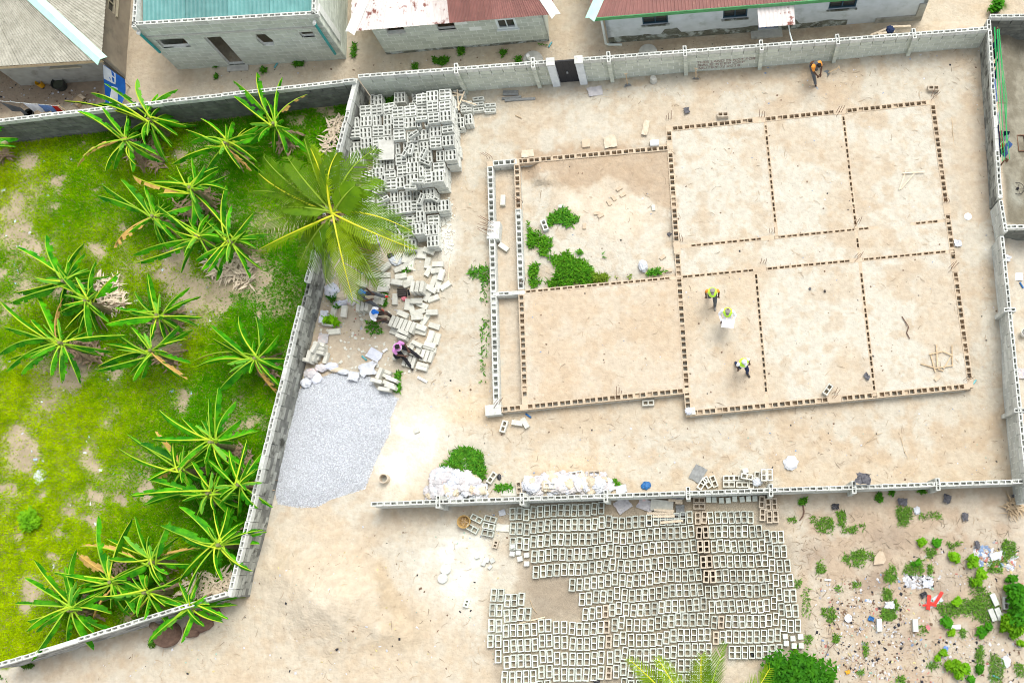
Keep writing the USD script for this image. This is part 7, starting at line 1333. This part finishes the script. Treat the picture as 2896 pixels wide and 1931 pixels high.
cyl_on_side(zo(1040, 1240, 5.113, 1625, 755), .16, .42, 'sack_cream', 'cream plastic drum lying at the right of the left sack heap', .15, 'drum', 'drum', .12)
cyl_on_side(zo(860, 940, 6.19, 2070, 825), .05, .42, 'plastic_white', 'white plastic tube lying on the sand right of the gravel', -.5, 'tube', 'tube')
cyl_on_side(t(3, 3, 540, 635), .04, .24, 'plastic_white', 'white bottle lying in the waste ground', -.1, 'bottle', 'bottle'); cyl_on_side(zo(860, 940, 6.19, 1420, 312), .05, .2, 'plastic_white', 'white and black bottle near the person in lilac', .6, 'bottle', 'bottle')
for u, lab, rz, mt in ((t(2, 2, 150, 698), 'blue plastic bottle below the foundation', -.6, 'plastic_blue'), (zo(860, 940, 6.19, 1055, 450), 'clear green bottle left of the flat white sack', -.7, 'bottle'), (t(2, 0, 352, 415), 'turquoise bottle by the corner of the red roofed house', 1.1, 'bottle'), (t(2, 0, 2010, 238), 'turquoise pipe end under the painted house', -1.3, 'bottle'), (t(3, 1, 2330, 1060), 'blue bottle behind the right wall', -1.1, 'plastic_blue'), (t(1, 0, 182, 600), 'dark green bottle under the unfinished house', 1.1, 'bottle'), (t(3, 2, 1885, 405), 'pale bottle at the lower right corner of the foundation', .9, 'bottle'), (t(3, 3, 2060, 1510), 'turquoise bottle at the bottom right', -.4, 'bottle')):
    cyl_on_side(u, .035, .26 if 'pale' not in lab else .34, mt, lab, rz, 'bottle' if 'pipe' not in lab else 'pipe', 'bottle' if 'pipe' not in lab else 'pipe')
# basket
p = G(*zo(1040, 1240, 5.113, 1385, 1200), .3); w = thing('basket', 'round woven basket standing beside the drying blocks', 'basket', (*p, zg(*p)))
for k in range(9):
    z = .02 + k * .034; r = .20 + .03 * k / 8; obj('hoop', tube([(r * math.cos(a), r * math.sin(a), z) for a in np.linspace(0, 2 * PI, 22)], .017, 5, False), 'basket', w, local=True)
for k in range(16):
    a = k * PI / 8; obj('stake', stick((.205 * math.cos(a), .205 * math.sin(a), 0), (.235 * math.cos(a), .235 * math.sin(a), .33), .01, 4), 'basket', w, local=True)
obj('bottom', put(lathe([(0, .02), (.2, .02)], 20)), 'basket', w, local=True)
for k in range(14):
    a, b = RB.uniform(0, 6.3), RB.uniform(0, 6.3); obj('twig', stick((.15 * math.cos(a), .15 * math.sin(a), .1), (.17 * math.cos(b), .17 * math.sin(b), .17), .007, 3), 'wood', w, local=True)
# planter: hollow block ring with liner
p = G(*zo(840, 700, 5.113, 455, 1050), .2); w = thing('planter', 'square grey block planter holding a yellow green seedling', 'planter', (*p, zg(*p)), None, rotz=-.12)
for q in ((-.22, .22, -.22, -.17), (-.22, .22, .17, .22), (-.22, -.17, -.17, .17), (.17, .22, -.17, .17)): obj('side', boxm(*q, 0, .24), 'concrete', w, local=True)
obj('soil', boxm(-.17, .17, -.17, .17, 0, .12), 'trench_sand', w, local=True); obj('liner', put(sheet(.3, .5, 9, .08), (-.2, .1, .2)), 'sack_blue', w, True, local=True)
# shoes, book, cooler among the blocks
p = G(*zo(840, 700, 5.113, 1590, 650), .16); w = thing('sandals', 'pair of dark sandals on a pale block beside the square pile', 'sandals', (*p, zg(*p) + .15))
for k in (-1, 1): obj('sandal', put(chipped(.09, .26, .03, 7), (k * .07, 0, 0), rz=.3), 'cloth_black', w, local=True); obj('strap', put(tube([(-.04, .03, .03), (0, .04, .06), (.04, .03, .03)], .012, 4), (k * .07, 0, 0)), 'cloth_black', w, local=True)
p = G(*zo(860, 940, 6.19, 1625, 380), .5); w = thing('handbag', 'black handbag on the blocks beside the person in lilac', 'handbag', (*p, .42)); obj('body', crumple(.15, .17, .1, 41, .15), 'cloth_black', w, True, local=True); obj('strap', tube([(.1, .05, .06), (.22, .02, .1), (.24, -.12, .06), (.12, -.1, .05)], .01, 4), 'cloth_black', w, local=True)
p = G(*zo(840, 700, 5.113, 1510, 645), .2); w = thing('crate', 'small brown crate with pink stuff among the tumbled blocks', 'crate', (*p, zg(*p)), None, rotz=.1)
for k in range(4): obj('slat', boxm(-.17, .17, -.14 + k * .085, -.08 + k * .085, .16, .18), 'leather', w, local=True)
obj('box', boxm(-.17, .17, -.15, .17, 0, .15), 'leather', w, local=True); obj('cloth', put(crumple(.1, .1, .08, 42), (.05, -.22, .02)), 'cloth_pink', w, True, local=True)
def sticks(name, label, segs, mt, r=.03, z=0., cat='timber', flat_=True):
    first = segs[0][0]; p0_ = G(*first, z); w = thing(name, label, cat, (*p0_, zg(*p0_) if z == 0 else z))
    for i, (a_, b_) in enumerate(segs):
        pa, pb = G(*a_, z), G(*b_, z); za, zb = (zg(*pa), zg(*pb)) if z == 0 else (z, z)
        A_, B_ = (*pa, za + .03 + .025 * (i % 3)), (*pb, zb + .03 + .025 * ((i + 1) % 3)); obj('batten' if flat_ else 'stick', beam(A_, B_, r * 2, r * 1.2) if flat_ else stick(A_, B_, r, 5), mt, w)
    return w
tt = lambda c, r, *s: [(t(c, r, *a), t(c, r, *b)) for a, b in s]
sticks('timber_frame', 'broken nailed wooden frame in the lower right room', tt(3, 2, ((1490, 130), (1535, 300)), ((1545, 50), (1552, 250)), ((1475, 140), (1600, 112)), ((1400, 225), (1530, 262)), ((1520, 268), (1700, 240)), ((1685, 55), (1692, 245)), ((1690, 140), (1610, 270)), ((1605, 110), (1690, 150)), ((1560, 275), (1610, 290))), 'wood', .022, UP + .01)
sticks('timber_frame', 'triangular wooden frame in the upper right room', tt(3, 1, ((1265, 15), (1205, 190)), ((1235, 38), (1435, 28)), ((1340, 45), (1220, 180))), 'wood_pale', .022, UP + .01)
sticks('boards', 'pile of pale planks and dark boards below the low wall', [(zo(1480, 1240, 5.113, *a), zo(1480, 1240, 5.113, *b)) for a, b in (((1790, 1080), (2170, 1078)), ((1870, 1125), (2190, 1120)), ((1980, 1215), (2310, 1185)), ((1890, 1030), (2180, 1045)), ((2100, 890), (2300, 900)), ((2200, 925), (2300, 930)))], 'wood_pale', .045, .16)
sticks('boards', 'dark grey boards under the pale planks', [(zo(1480, 1240, 5.113, *a), zo(1480, 1240, 5.113, *b)) for a, b in (((1880, 1165), (2320, 1160)), ((1900, 1100), (2240, 1095)))], 'board_grey', .05, .1)
sticks('boards', 'weathered boards and metal strips lying under the long wall left of the gate', tt(2, 0, ((-80, 850), (60, 855)), ((-80, 875), (65, 880)), ((-60, 935), (220, 925)), ((-90, 915), (90, 905))), 'board_grey', .05)
sticks('stick', 'long pale stick lying right of the tumbled blocks', [(zo(840, 700, 5.113, 2210, 200), zo(840, 700, 5.113, 2190, 470))], 'wood_pale', .022, cat='stick', flat_=False)
sticks('stick', 'brown stick lying across the blocks between the stack and the lane', tt(1, 0, ((1800, 1300), (1790, 1540)),), 'wood_pale', .02, cat='stick', flat_=False); sticks('stick', 'small stick on the sand left of the gate lane', tt(2, 0, ((40, 1080), (100, 1115)),), 'wood', .02, cat='stick', flat_=False)
sticks('stick', 'pale stick lying across the gap in the drying rows', tt(2, 3, ((70, 1025), (300, 970)),), 'wood_pale', .03, cat='stick', flat_=False); sticks('stick', 'thin curved cane in the gap of the drying rows', tt(2, 3, ((165, 820), (195, 890)), ((195, 890), (230, 935))), 'wood', .012, cat='stick', flat_=False)
sticks('dead_branch', 'dark twisted dead branch below the low wall', tt(3, 2, ((320, 1520), (330, 1580)), ((330, 1580), (320, 1620)), ((320, 1620), (290, 1660))), 'bark_brown', .03, cat='branch', flat_=False)
sticks('dead_branch', 'dark thin root in the lower right room', tt(3, 1, ((1230, 1350), (1260, 1400)), ((1260, 1400), (1290, 1450)), ((1290, 1450), (1272, 1500)), ((1272, 1500), (1300, 1555))), 'bark_brown', .022, UP, cat='branch', flat_=False)
sticks('dead_twig', 'thin forked twig in the waste ground', tt(3, 3, ((515, 1330), (545, 1260)), ((545, 1260), (530, 1180)), ((545, 1260), (605, 1200))), 'bark_brown', .012, cat='twig', flat_=False)
sticks('dead_twig', 'long thin twigs above the low wall in the sand', tt(3, 2, ((870, 975), (975, 880)), ((975, 880), (1050, 860)), ((905, 940), (1000, 905)), ((1220, 900), (1255, 1030)), ((1255, 1030), (1290, 1090))), 'wood', .01, cat='twig', flat_=False)
sticks('dead_twig', 'long thin twig right of the foundation', tt(3, 0, ((1670, 845), (1685, 1080)), ((1685, 1080), (1695, 1240)), ((1695, 1240), (1715, 1420))), 'wood', .010, UP - .06, cat='twig', flat_=False)
sticks('boards', 'pale boards behind the long wall under the blue bundle', tt(3, 0, ((940, 330), (1110, 265)), ((1010, 320), (1160, 300)), ((1130, 258), (1310, 245))), 'wood_pale', .04, .7)
sticks('pole', 'curved white pole leaning on the long wall before the painted house', [(t(3, 0, 160, 0), t(3, 0, 178, 190)), (t(3, 0, 178, 190), t(3, 0, 200, 320)), (t(3, 0, 200, 320), t(3, 0, 232, 420))], 'pipe_white', .03, 1.4, cat='pole', flat_=False)
# stump and brown mound at the lower left corner
p = G(*t(0, 3, 1480, 1130), .4); w = thing('tree_stump', 'round brown stump with a short trunk under the lower left wall', 'stump', (*p, 0)); obj('disc', put(lathe([(0, 0), (.44, 0), (.47, .2), (.42, .4), (.2, .46), (0, .45)], 22), (*p, zg(*p))), 'bark_brown', w, 40)
q = G(*t(0, 3, 1380, 1040), .9); obj('trunk', tube([(*(p + [-.1, .1]), .3), (*q, .95)], [.13, .12], 10), 'trunk', w)
for k, (x, y, s) in enumerate(((1800, 1020, .42), (1880, 940, .36), (1720, 1100, .28))): obj('root_mound', put(crumple(s, s * .8, .3, 61 + k), (*G(*t(0, 3, x, y), .2), 0)), 'bark_brown', w, True)
# stone slab
p = G(*S3(1005, 440)); w = thing('stone', 'large sandy coloured stone slab in the waste ground', 'stone', (*p, zg(*p))); obj('body', arr(manifold3d.Manifold.hull_points(np.array([[*(G(*S3(*q_)) - p), z_]for q_ in ((1000, 375), (1035, 380), (1062, 455), (1040, 490), (950, 500), (960, 430)) for z_ in (0, .12)]))), 'block_sandy', w, local=True)
# blue and pale tarpaulin hung from the old house
P0 = [(*G(*t(0, 0, 945, 590), 1.9), 1.9), (*G(*t(0, 0, 1150, 735), .95), .95), (*G(*t(0, 0, 1125, 965), .55), .55), (*G(*t(0, 0, 960, 950), .75), .75)]
w = thing('tarpaulin', 'blue and white tarpaulin hung beside the old house', 'tarpaulin', (*P0[1][:2], 0)); P0 = [np.array(q) for q in P0]
def patch(s0, s1, t0, t1, dz, mt, nm):
    n = 7; V = []
    for i in range(n):
        for k in range(n):
            a, b = s0 + (s1 - s0) * i / (n - 1), t0 + (t1 - t0) * k / (n - 1); q = (P0[0] * (1 - a) + P0[1] * a) * (1 - b) + (P0[3] * (1 - a) + P0[2] * a) * b; V.append(q + [0, 0, dz + .05 * math.sin(a * 9 + b * 5) - .25 * b * (1 - b)])
    f = np.array([[i * n + k, i * n + k + 1, (i + 1) * n + k + 1, (i + 1) * n + k] for i in range(n - 1) for k in range(n - 1)]); V = np.array(V); obj(nm, (np.vstack([V, V - [0, 0, .006]]), np.vstack([f, f[:, ::-1] + n * n])), mt, w, True)
patch(0, 1, 0, 1, 0, 'tarp_blue', 'sheet'); patch(.02, .55, .02, .36, .014, 'tarp_pale', 'pale_panel'); patch(.30, .68, .45, .99, .014, 'tarp_pale', 'pale_panel')
for a, b in ((P0[0], (.0)), (P0[3], 0)): obj('post', stick((*a[:2], 0), a, .025, 6), 'wood', w)
# clothes lines
def cloth_piece(A_, B_, drop, mt, label, seed):
    A_, B_ = np.array(A_, float), np.array(B_, float); n, m_ = 6, 6; V = []; s = np.cross(B_ - A_, [0, 0, 1.]); s /= np.linalg.norm(s) + 1e-9
    for i in range(n):
        for k in range(m_):
            a, b = i / (n - 1), k / (m_ - 1); V.append(A_ + (B_ - A_) * a + [0, 0, -drop * b] + s * (.05 * b + .05 * b * math.sin(a * 11 + seed)))
    f = np.array([[i * m_ + k, i * m_ + k + 1, (i + 1) * m_ + k + 1, (i + 1) * m_ + k] for i in range(n - 1) for k in range(m_ - 1)]); V = np.array(V)
    obj('hanging_cloth', (np.vstack([V, V + s * .008]), np.vstack([f, f[:, ::-1] + n * m_])), mt, None, True, label, 'laundry')
zc = lambda x, y: zo(2740, 60, 3.732, x, y)
w = thing('clothes_lines', 'bundle of green clothes lines strung beside the dark right wall', 'clothes lines', (*G(*zc(300, 80), 1.8), 0))
for a, b in (((268, 65), (315, 860)), ((275, 62), (355, 1480)), ((298, 90), (345, 860)), ((305, 88), (380, 1470)), ((318, 80), (402, 830)), ((322, 84), (405, 1250)), ((318, 90), (385, 870)), ((402, 830), (400, 1290)), ((345, 860), (360, 1140)), ((385, 870), (430, 1460))):
    A_, B_ = np.array([*G(*zc(*a), 1.8), 1.8]), np.array([*G(*zc(*b), 1.7), 1.7]); M_ = (A_ + B_) / 2 - [0, 0, .08]; obj('line', tube([A_, M_, B_], .014, 4), 'rope_green', w)
for q in ((300, 75), (370, 1475)): pq = G(*zc(*q), 1.8); obj('post', tube([(*pq, -.1), (*pq, 1.85)], .03, 6), 'rust', w)
A_, B_ = np.array([*G(*zc(310, 865), 1.72), 1.72]), np.array([*G(*zc(405, 868), 1.72), 1.72]); obj('spacer', stick(A_, B_, .012, 4), 'rust', w)
for k, (a, b, dr, mt, lab) in enumerate([((270, 225), (275, 270), .5, 'cloth_navy', 'navy cloth on the clothes lines, topmost one'), ((312, 170), (318, 300), .5, 'cloth_navy', 'long navy garment on the clothes lines'), ((285, 290), (300, 370), .4, 'cloth_black', 'black garment on the clothes lines'), ((322, 380), (290, 470), .4, 'cloth_navy', 'dark trousers on the clothes lines'), ((290, 500), (300, 600), .3, 'cloth_navy', 'dark blue cloth near the wall on the clothes lines'), ((282, 600), (305, 845), .3, 'cloth_blue', 'long blue cloth along the wall beside the clothes lines'), ((325, 945), (330, 1070), .3, 'cloth_white', 'white and dark cloth on the lower clothes line'), ((318, 1090), (340, 1430), .35, 'cloth_navy', 'long dark blue cloth along the lower wall'), ((350, 1150), (362, 1265), .3, 'cloth_pink', 'pink towel on the clothes lines'), ((372, 1160), (435, 1165), .35, 'cloth_navy', 'dark cloth beside the pink towel'), ((380, 1210), (430, 1200), .35, 'tarp_pale', 'grey cloth beside the pink towel'), ((365, 1270), (385, 1310), .3, 'cloth_orange', 'orange cloth on the clothes lines'), ((420, 1260), (465, 1300), .35, 'cloth_blue', 'light blue cloth at the right of the clothes lines'), ((395, 1290), (415, 1400), .4, 'cloth_blue', 'blue cloth hanging low on the clothes lines'), ((365, 1330), (375, 1380), .3, 'rust', 'brown cloth on the clothes lines')]):
    cloth_piece((*G(*zc(*a), 1.7), 1.7), (*G(*zc(*b), 1.66), 1.66), dr, mt, lab, k)
for k, (a, b, mt, lab) in enumerate([((0, 940), (190, 990), 'cloth_grey', 'dark printed cloth on the line above the dark wall'), ((215, 950), (345, 965), 'cloth_white', 'pale striped cloth on the line above the dark wall'), ((345, 955), (470, 975), 'cloth_blue', 'blue white cloth on the line above the dark wall'), ((470, 965), (520, 972), 'plastic_red', 'small red cloth at the end of the line above the dark wall')]):
    cloth_piece((*G(*t(0, 0, *a), 1.5), 1.5), (*G(*t(0, 0, *b), 1.5), 1.5), .5, mt, lab, 30 + k)
w = thing('washing_line', 'washing line above the dark wall in the old house yard', 'washing line', (*G(*t(0, 0, 520, 972), 1.5), 0)); A_, B_ = G(*t(0, 0, -60, 925), 1.51), G(*t(0, 0, 540, 975), 1.51); obj('line', stick((*A_, 1.51), (*B_, 1.51), .008, 4), 'pipe_white', w); obj('post', tube([(*B_, -.1), (*B_, 1.55)], .025, 6), 'wood', w)
# odd things in the concrete yard and beyond
p = G(*t(3, 1, 2310, 155), .3); w = thing('wheel_rim', 'thin round metal rim with spokes in the concrete yard', 'wheel', (*p, zg(*p))); rr_ = .25; obj('rim', tube([(rr_ * math.cos(a), rr_ * math.sin(a), .06) for a in np.linspace(0, 2 * PI, 26)], .012, 5, False), 'cloth_black', w, local=True); obj('hub', put(lathe([(0, 0), (.05, 0), (.05, .09), (0, .1)], 10)), 'cloth_black', w, local=True)
for k in range(5): a = k * 2 * PI / 5; obj('spoke', stick((0, 0, .06), (rr_ * math.cos(a), rr_ * math.sin(a), .06), .008, 4), 'cloth_black', w, local=True)
p = G(*zc(565, 1260), .3); w = thing('iron_grate', 'rusty iron frame at the right edge of the concrete yard', 'frame', (*p, zg(*p)), None, rotz=.05)
for q in ((-.12, .2, .33, .36), (-.12, .2, -.36, -.33), (-.12, -.09, -.33, .33), (.17, .2, -.33, .33)): obj('bar', boxm(*q, 0, .06), 'rust', w, local=True)
p = G(*zc(380, 1500), .3); w = thing('wood_block', 'orange brown board leaning at the foot of the dark right wall', 'board', (*p, 0)); obj('board', beam((*G(*zc(345, 1540), .1), .1), (*G(*zc(405, 1450), .5), .5), .16, .03), 'rust', w)
p = G(*t(0, 0, 705, 925), .2); w = thing('wooden_box', 'pale cardboard box above the dark wall', 'box', (*p, zg(*p)), None, rotz=-.6); obj('box', boxm(-.15, .15, -.17, .17, 0, .2), 'wood', w, local=True); obj('flap', put(boxm(-.15, .15, -.02, .12, 0, .012), (0, .2, .19), rx=-.5), 'wood_pale', w, local=True)
p = G(*t(3, 2, 2255, 1500), .15); dead_pile([t(3, 2, *q) for q in ((2210, 1480), (2300, 1480), (2300, 1600), (2200, 1600))], 90, 'orange brown straw in the corner of the low wall and right wall', 77, 'wood')
obj('wood_chips', cat_([put(chipped(.16, .05, .03, k), (*G(*S3(2180 + RB.uniform(0, 55), RB.uniform(-70, 100))), .02), rz=RB.uniform(0, 3)) for k in range(60)]), 'wood_pale', None, False, 'scattered pale wood chips beside the right wall', 'wood chips', None, 'stuff')
# white lumps near the drying rows
for k, (x, y) in enumerate([(2080, 460), (2135, 460), (2055, 490), (2000, 425), (2115, 520)]):
    p = G(*t(1, 3, x, y), .05); w = thing('broken_block', f'white broken block lump left of the drying rows, {("largest", "square", "lowest left", "leftmost", "lowest right")[k]} one', 'block', (*p, zg(*p)), None, rotz=k * .6); obj('body', chipped(.2 - .02 * k, .17, .12, k + 80), 'block_white', w, local=True)
for k, (c, r, x, y, a, zf) in enumerate([(2, 1, 985, 180, .6, 1), (2, 1, 935, 265, 2.2, 1), (2, 1, 895, 310, 2.1, 1), (2, 1, 1020, 235, .5, 1), (2, 1, 785, 408, .0, 1), (2, 1, 820, 432, .5, 1), (2, 1, 665, 523, 1.6, 1), (2, 1, 1385, 805, .7, 1), (2, 1, 1440, 925, .1, 1), (2, 1, 1300, 355, 1.7, 1), (2, 1, 455, 340, .1, 1), (3, 2, 1550, 360, .7, 1), (2, 1, 1370, 910, .9, 1)]):
    lab = ['sand coloured brick in the weedy room, topmost of the loose line', 'broad broken brick in the middle of the loose line', 'long brick at the lower end of the loose line', 'brick lying across the loose line', 'small brick near the middle of the weedy room', 'second small brick near the middle of the weedy room', 'rounded brick below the small weed patch', 'brick in the lower right of the weedy room', 'upright brick at the corner of the weedy room', 'white brick near the upper right pit', 'pale stone touching the small weed patch', 'small brick in the lower right room', 'broken brick beside the corner of the weedy room'][k]
    p = G(*t(c, r, x, y), .35); w = thing('brick', lab, 'brick', (*p, zg(*p) - .01), None, rotz=a); obj('body', chipped(.25, .14, .09, 90 + k), 'block_sandy' if 'white' not in lab and 'pale' not in lab else 'block_pale', w, local=True)

# ------------------------------------------------------------------ litter and crumbs, too many to count
def litter(regions, n, label, seed, cols, s0=.02, s1=.07, zoff=None):
    rg = np.random.default_rng(seed); V, F_, C = [], [], []; k = 0
    P_ = [Polygon(r) for r in regions]; A = np.array([p.area for p in P_]); tot = 0
    while tot < n:
        pg = P_[rg.choice(len(P_), p=A / A.sum())]; x0, y0, x1, y1 = pg.bounds; u = (rg.uniform(x0, x1), rg.uniform(y0, y1))
        if not pg.contains(Point(u)): continue
        p = G(*u, zoff or 0.); 
        if strips.contains(Point(p)): continue
        tot += 1; z = None; a = rg.uniform(0, 6.3); s = s0 * (s1 / s0) ** (rg.uniform(0, 1) ** 1.6); r = rg.uniform(.25, 1.)
        d = np.array([math.cos(a), math.sin(a)]) * s; e = np.array([-math.sin(a), math.cos(a)]) * s * r; up = rg.uniform(.1, .7) * s
        q = [np.append(p - d - e * rg.uniform(.6, 1), 0.), np.append(p + d - e, up * .3), np.append(p + d * rg.uniform(.6, 1) + e, 0.), np.append(p - d + e, up * .5), np.append(p, up)]
        V += q; F_ += [[k, k + 1, k + 4], [k + 1, k + 2, k + 4], [k + 2, k + 3, k + 4], [k + 3, k, k + 4]]; k += 5; c = np.array(cols[rg.integers(len(cols))]) * rg.uniform(.75, 1.1); C += [c] * 5
    V = np.array(V); V[:, 2] += zs(V[:, :2]) + .008; obj('litter', (V, np.array(F_)), 'litter', None, False, label, 'litter', None, 'stuff', np.clip(C, 0, .9))
WH, BK, BL, RD, GN, YE, BR, GY = (.75, .76, .78), (.02, .02, .025), (.15, .3, .6), (.6, .1, .08), (.2, .5, .35), (.7, .55, .12), (.16, .10, .06), (.35, .35, .35)
S = lambda *ps: [S3(*p) for p in ps]
WH, BL, RD, GN, YE = (.55, .56, .58), (.2, .28, .42), (.42, .16, .13), (.3, .42, .33), (.5, .42, .2)
litter([S((420, 600), (1300, 560), (1500, 900), (1500, 1560), (420, 1560)), S((1200, 380), (2250, 250), (2300, 720), (1500, 760)), S((1500, 1150), (2310, 1150), (2310, 1568), (1500, 1568))], 1300, 'bits of white, black and coloured litter strewn over the waste ground', 1, [WH, WH, WH, WH, GY, GY, BK, BK, BK, BR, BR, BL, RD, YE, GN], .010, .06)
litter([S((560, 780), (1250, 860), (1200, 1500), (700, 1500))], 420, 'dense litter in the lower middle of the waste ground', 2, [WH, WH, GY, BK, BK, BR, BR], .012, .07)
litter([S((1850, 320), (2250, 380), (2250, 560), (1900, 520))], 220, 'dense white litter beside the yellow green shrub row', 3, [WH, WH, WH, RD, BL, YE], .03, .10)
litter([S((1220, 590), (1480, 600), (1480, 720), (1250, 700))], 130, 'white litter above the red cloth', 4, [WH, WH, BK, GY], .03, .1)
litter([[(1020, 260), (1380, 330), (1380, 470), (1300, 640), (1260, 700)], [(1200, 1060), (1880, 1200), (2860, 1130), (2860, 1350), (1250, 1400)], [(1600, 230), (2760, 150), (2780, 300), (2640, 280), (1900, 330)], [(2750, 300), (2790, 300), (2840, 1100), (2770, 1100)]], 520, 'small scraps of litter on the sand of the building plot', 5, [WH, WH, BR, BR, BK, GY, BL, GN], .012, .045)
litter([[(1500, 470), (2640, 320), (2720, 1070), (1960, 1130), (1500, 1110)]], 330, 'small scraps on the sand inside the foundation rooms', 6, [WH, BR, BR, BK, BR, BL], .010, .04, UP)
litter([[(660, 1640), (1030, 1480), (1420, 1480), (1400, 1900), (200, 1925)]], 260, 'small scraps on the open sand left of the block yard', 7, [WH, WH, BR, BK, GN, YE], .012, .05)
litter([[(0, 420), (560, 420), (700, 900), (560, 1440), (0, 1700)]], 170, 'white and blue scraps in the grass', 8, [WH, WH, (.5, .62, .68), (.3, .4, .6), YE], .03, .09)
litter([[(510, 205), (1000, 175), (1560, 140), (2100, 110), (2080, 130), (1000, 200), (620, 250)], [(0, 230), (280, 240), (280, 300), (0, 310)]], 190, 'scraps on the lane in front of the houses', 9, [WH, BR, BK, BR], .012, .05)
litter([[(1260, 1445), (1440, 1440), (1470, 1520), (1300, 1530)], [(900, 760), (1190, 740), (1190, 960), (1100, 960), (900, 960)]], 210, 'scraps among the baskets and tumbled blocks', 10, [WH, WH, BR, RD, BL, YE], .02, .06)
def straws(regions, n, label, seed, col=(.34, .26, .17), zoff=0.):
    rg = np.random.default_rng(seed); P_ = [Polygon([G(*q, zoff) for q in r]) for r in regions]; A = np.array([p.area for p in P_]); Q = []
    while len(Q) < n:
        pg = P_[rg.choice(len(P_), p=A / A.sum())]; x0, y0, x1, y1 = pg.bounds; q = rg.uniform([x0, y0], [x1, y1])
        if pg.contains(Point(q)) and not strips.contains(Point(q)): Q.append(q)
    Q = np.array(Q); a = rg.uniform(0, 6.3, n); l = rg.uniform(.03, .2, n)[:, None]; d = np.column_stack([np.cos(a), np.sin(a)]) * l; s = np.column_stack([-np.sin(a), np.cos(a)]) * rg.uniform(.004, .011, n)[:, None]; z = zs(Q) + .012; b = np.column_stack([-np.sin(a), np.cos(a)]) * l * rg.uniform(-.35, .35, n)[:, None]
    V = np.stack([np.column_stack([Q - d - s, z]), np.column_stack([Q - d + s, z]), np.column_stack([Q + b - s, z + .01]), np.column_stack([Q + b + s, z + .01]), np.column_stack([Q + d, z])], 1).reshape(-1, 3); k = np.arange(n)[:, None] * 5
    C = np.repeat(np.array(col) * rg.uniform(.5, 1.4, (n, 1)), 5, 0); obj('dry_roots', (V, np.vstack([k + [0, 1, 3], k + [0, 3, 2], k + [2, 3, 4]])), 'litter', None, False, label, 'dry roots', None, 'stuff', C)
straws([[(1300, 1180), (2860, 1110), (2870, 1350), (1300, 1410)], [(1620, 220), (2770, 140), (2790, 300), (1650, 330)], [(2750, 300), (2790, 300), (2850, 1100), (2770, 1100)]], 420, 'dry roots and straws lying on the sand outside the foundation', 1)
straws([[(1480, 450), (2640, 310), (2730, 1070), (1960, 1130), (1490, 1120)]], 200, 'dry roots and straws on the sand inside the foundation', 2, zoff=UP)
straws([[(660, 1640), (1030, 1480), (1440, 1480), (1420, 1920), (200, 1925)], [(1300, 400), (1375, 500), (1375, 1180), (1200, 1100)]], 200, 'dry roots and straws on the open sand by the gravel and lane', 3)
straws([[S3(200, 0), S3(2250, 100), S3(2300, 1560), S3(400, 1560)]], 900, 'dry stalks on the waste ground', 4, (.25, .19, .12))
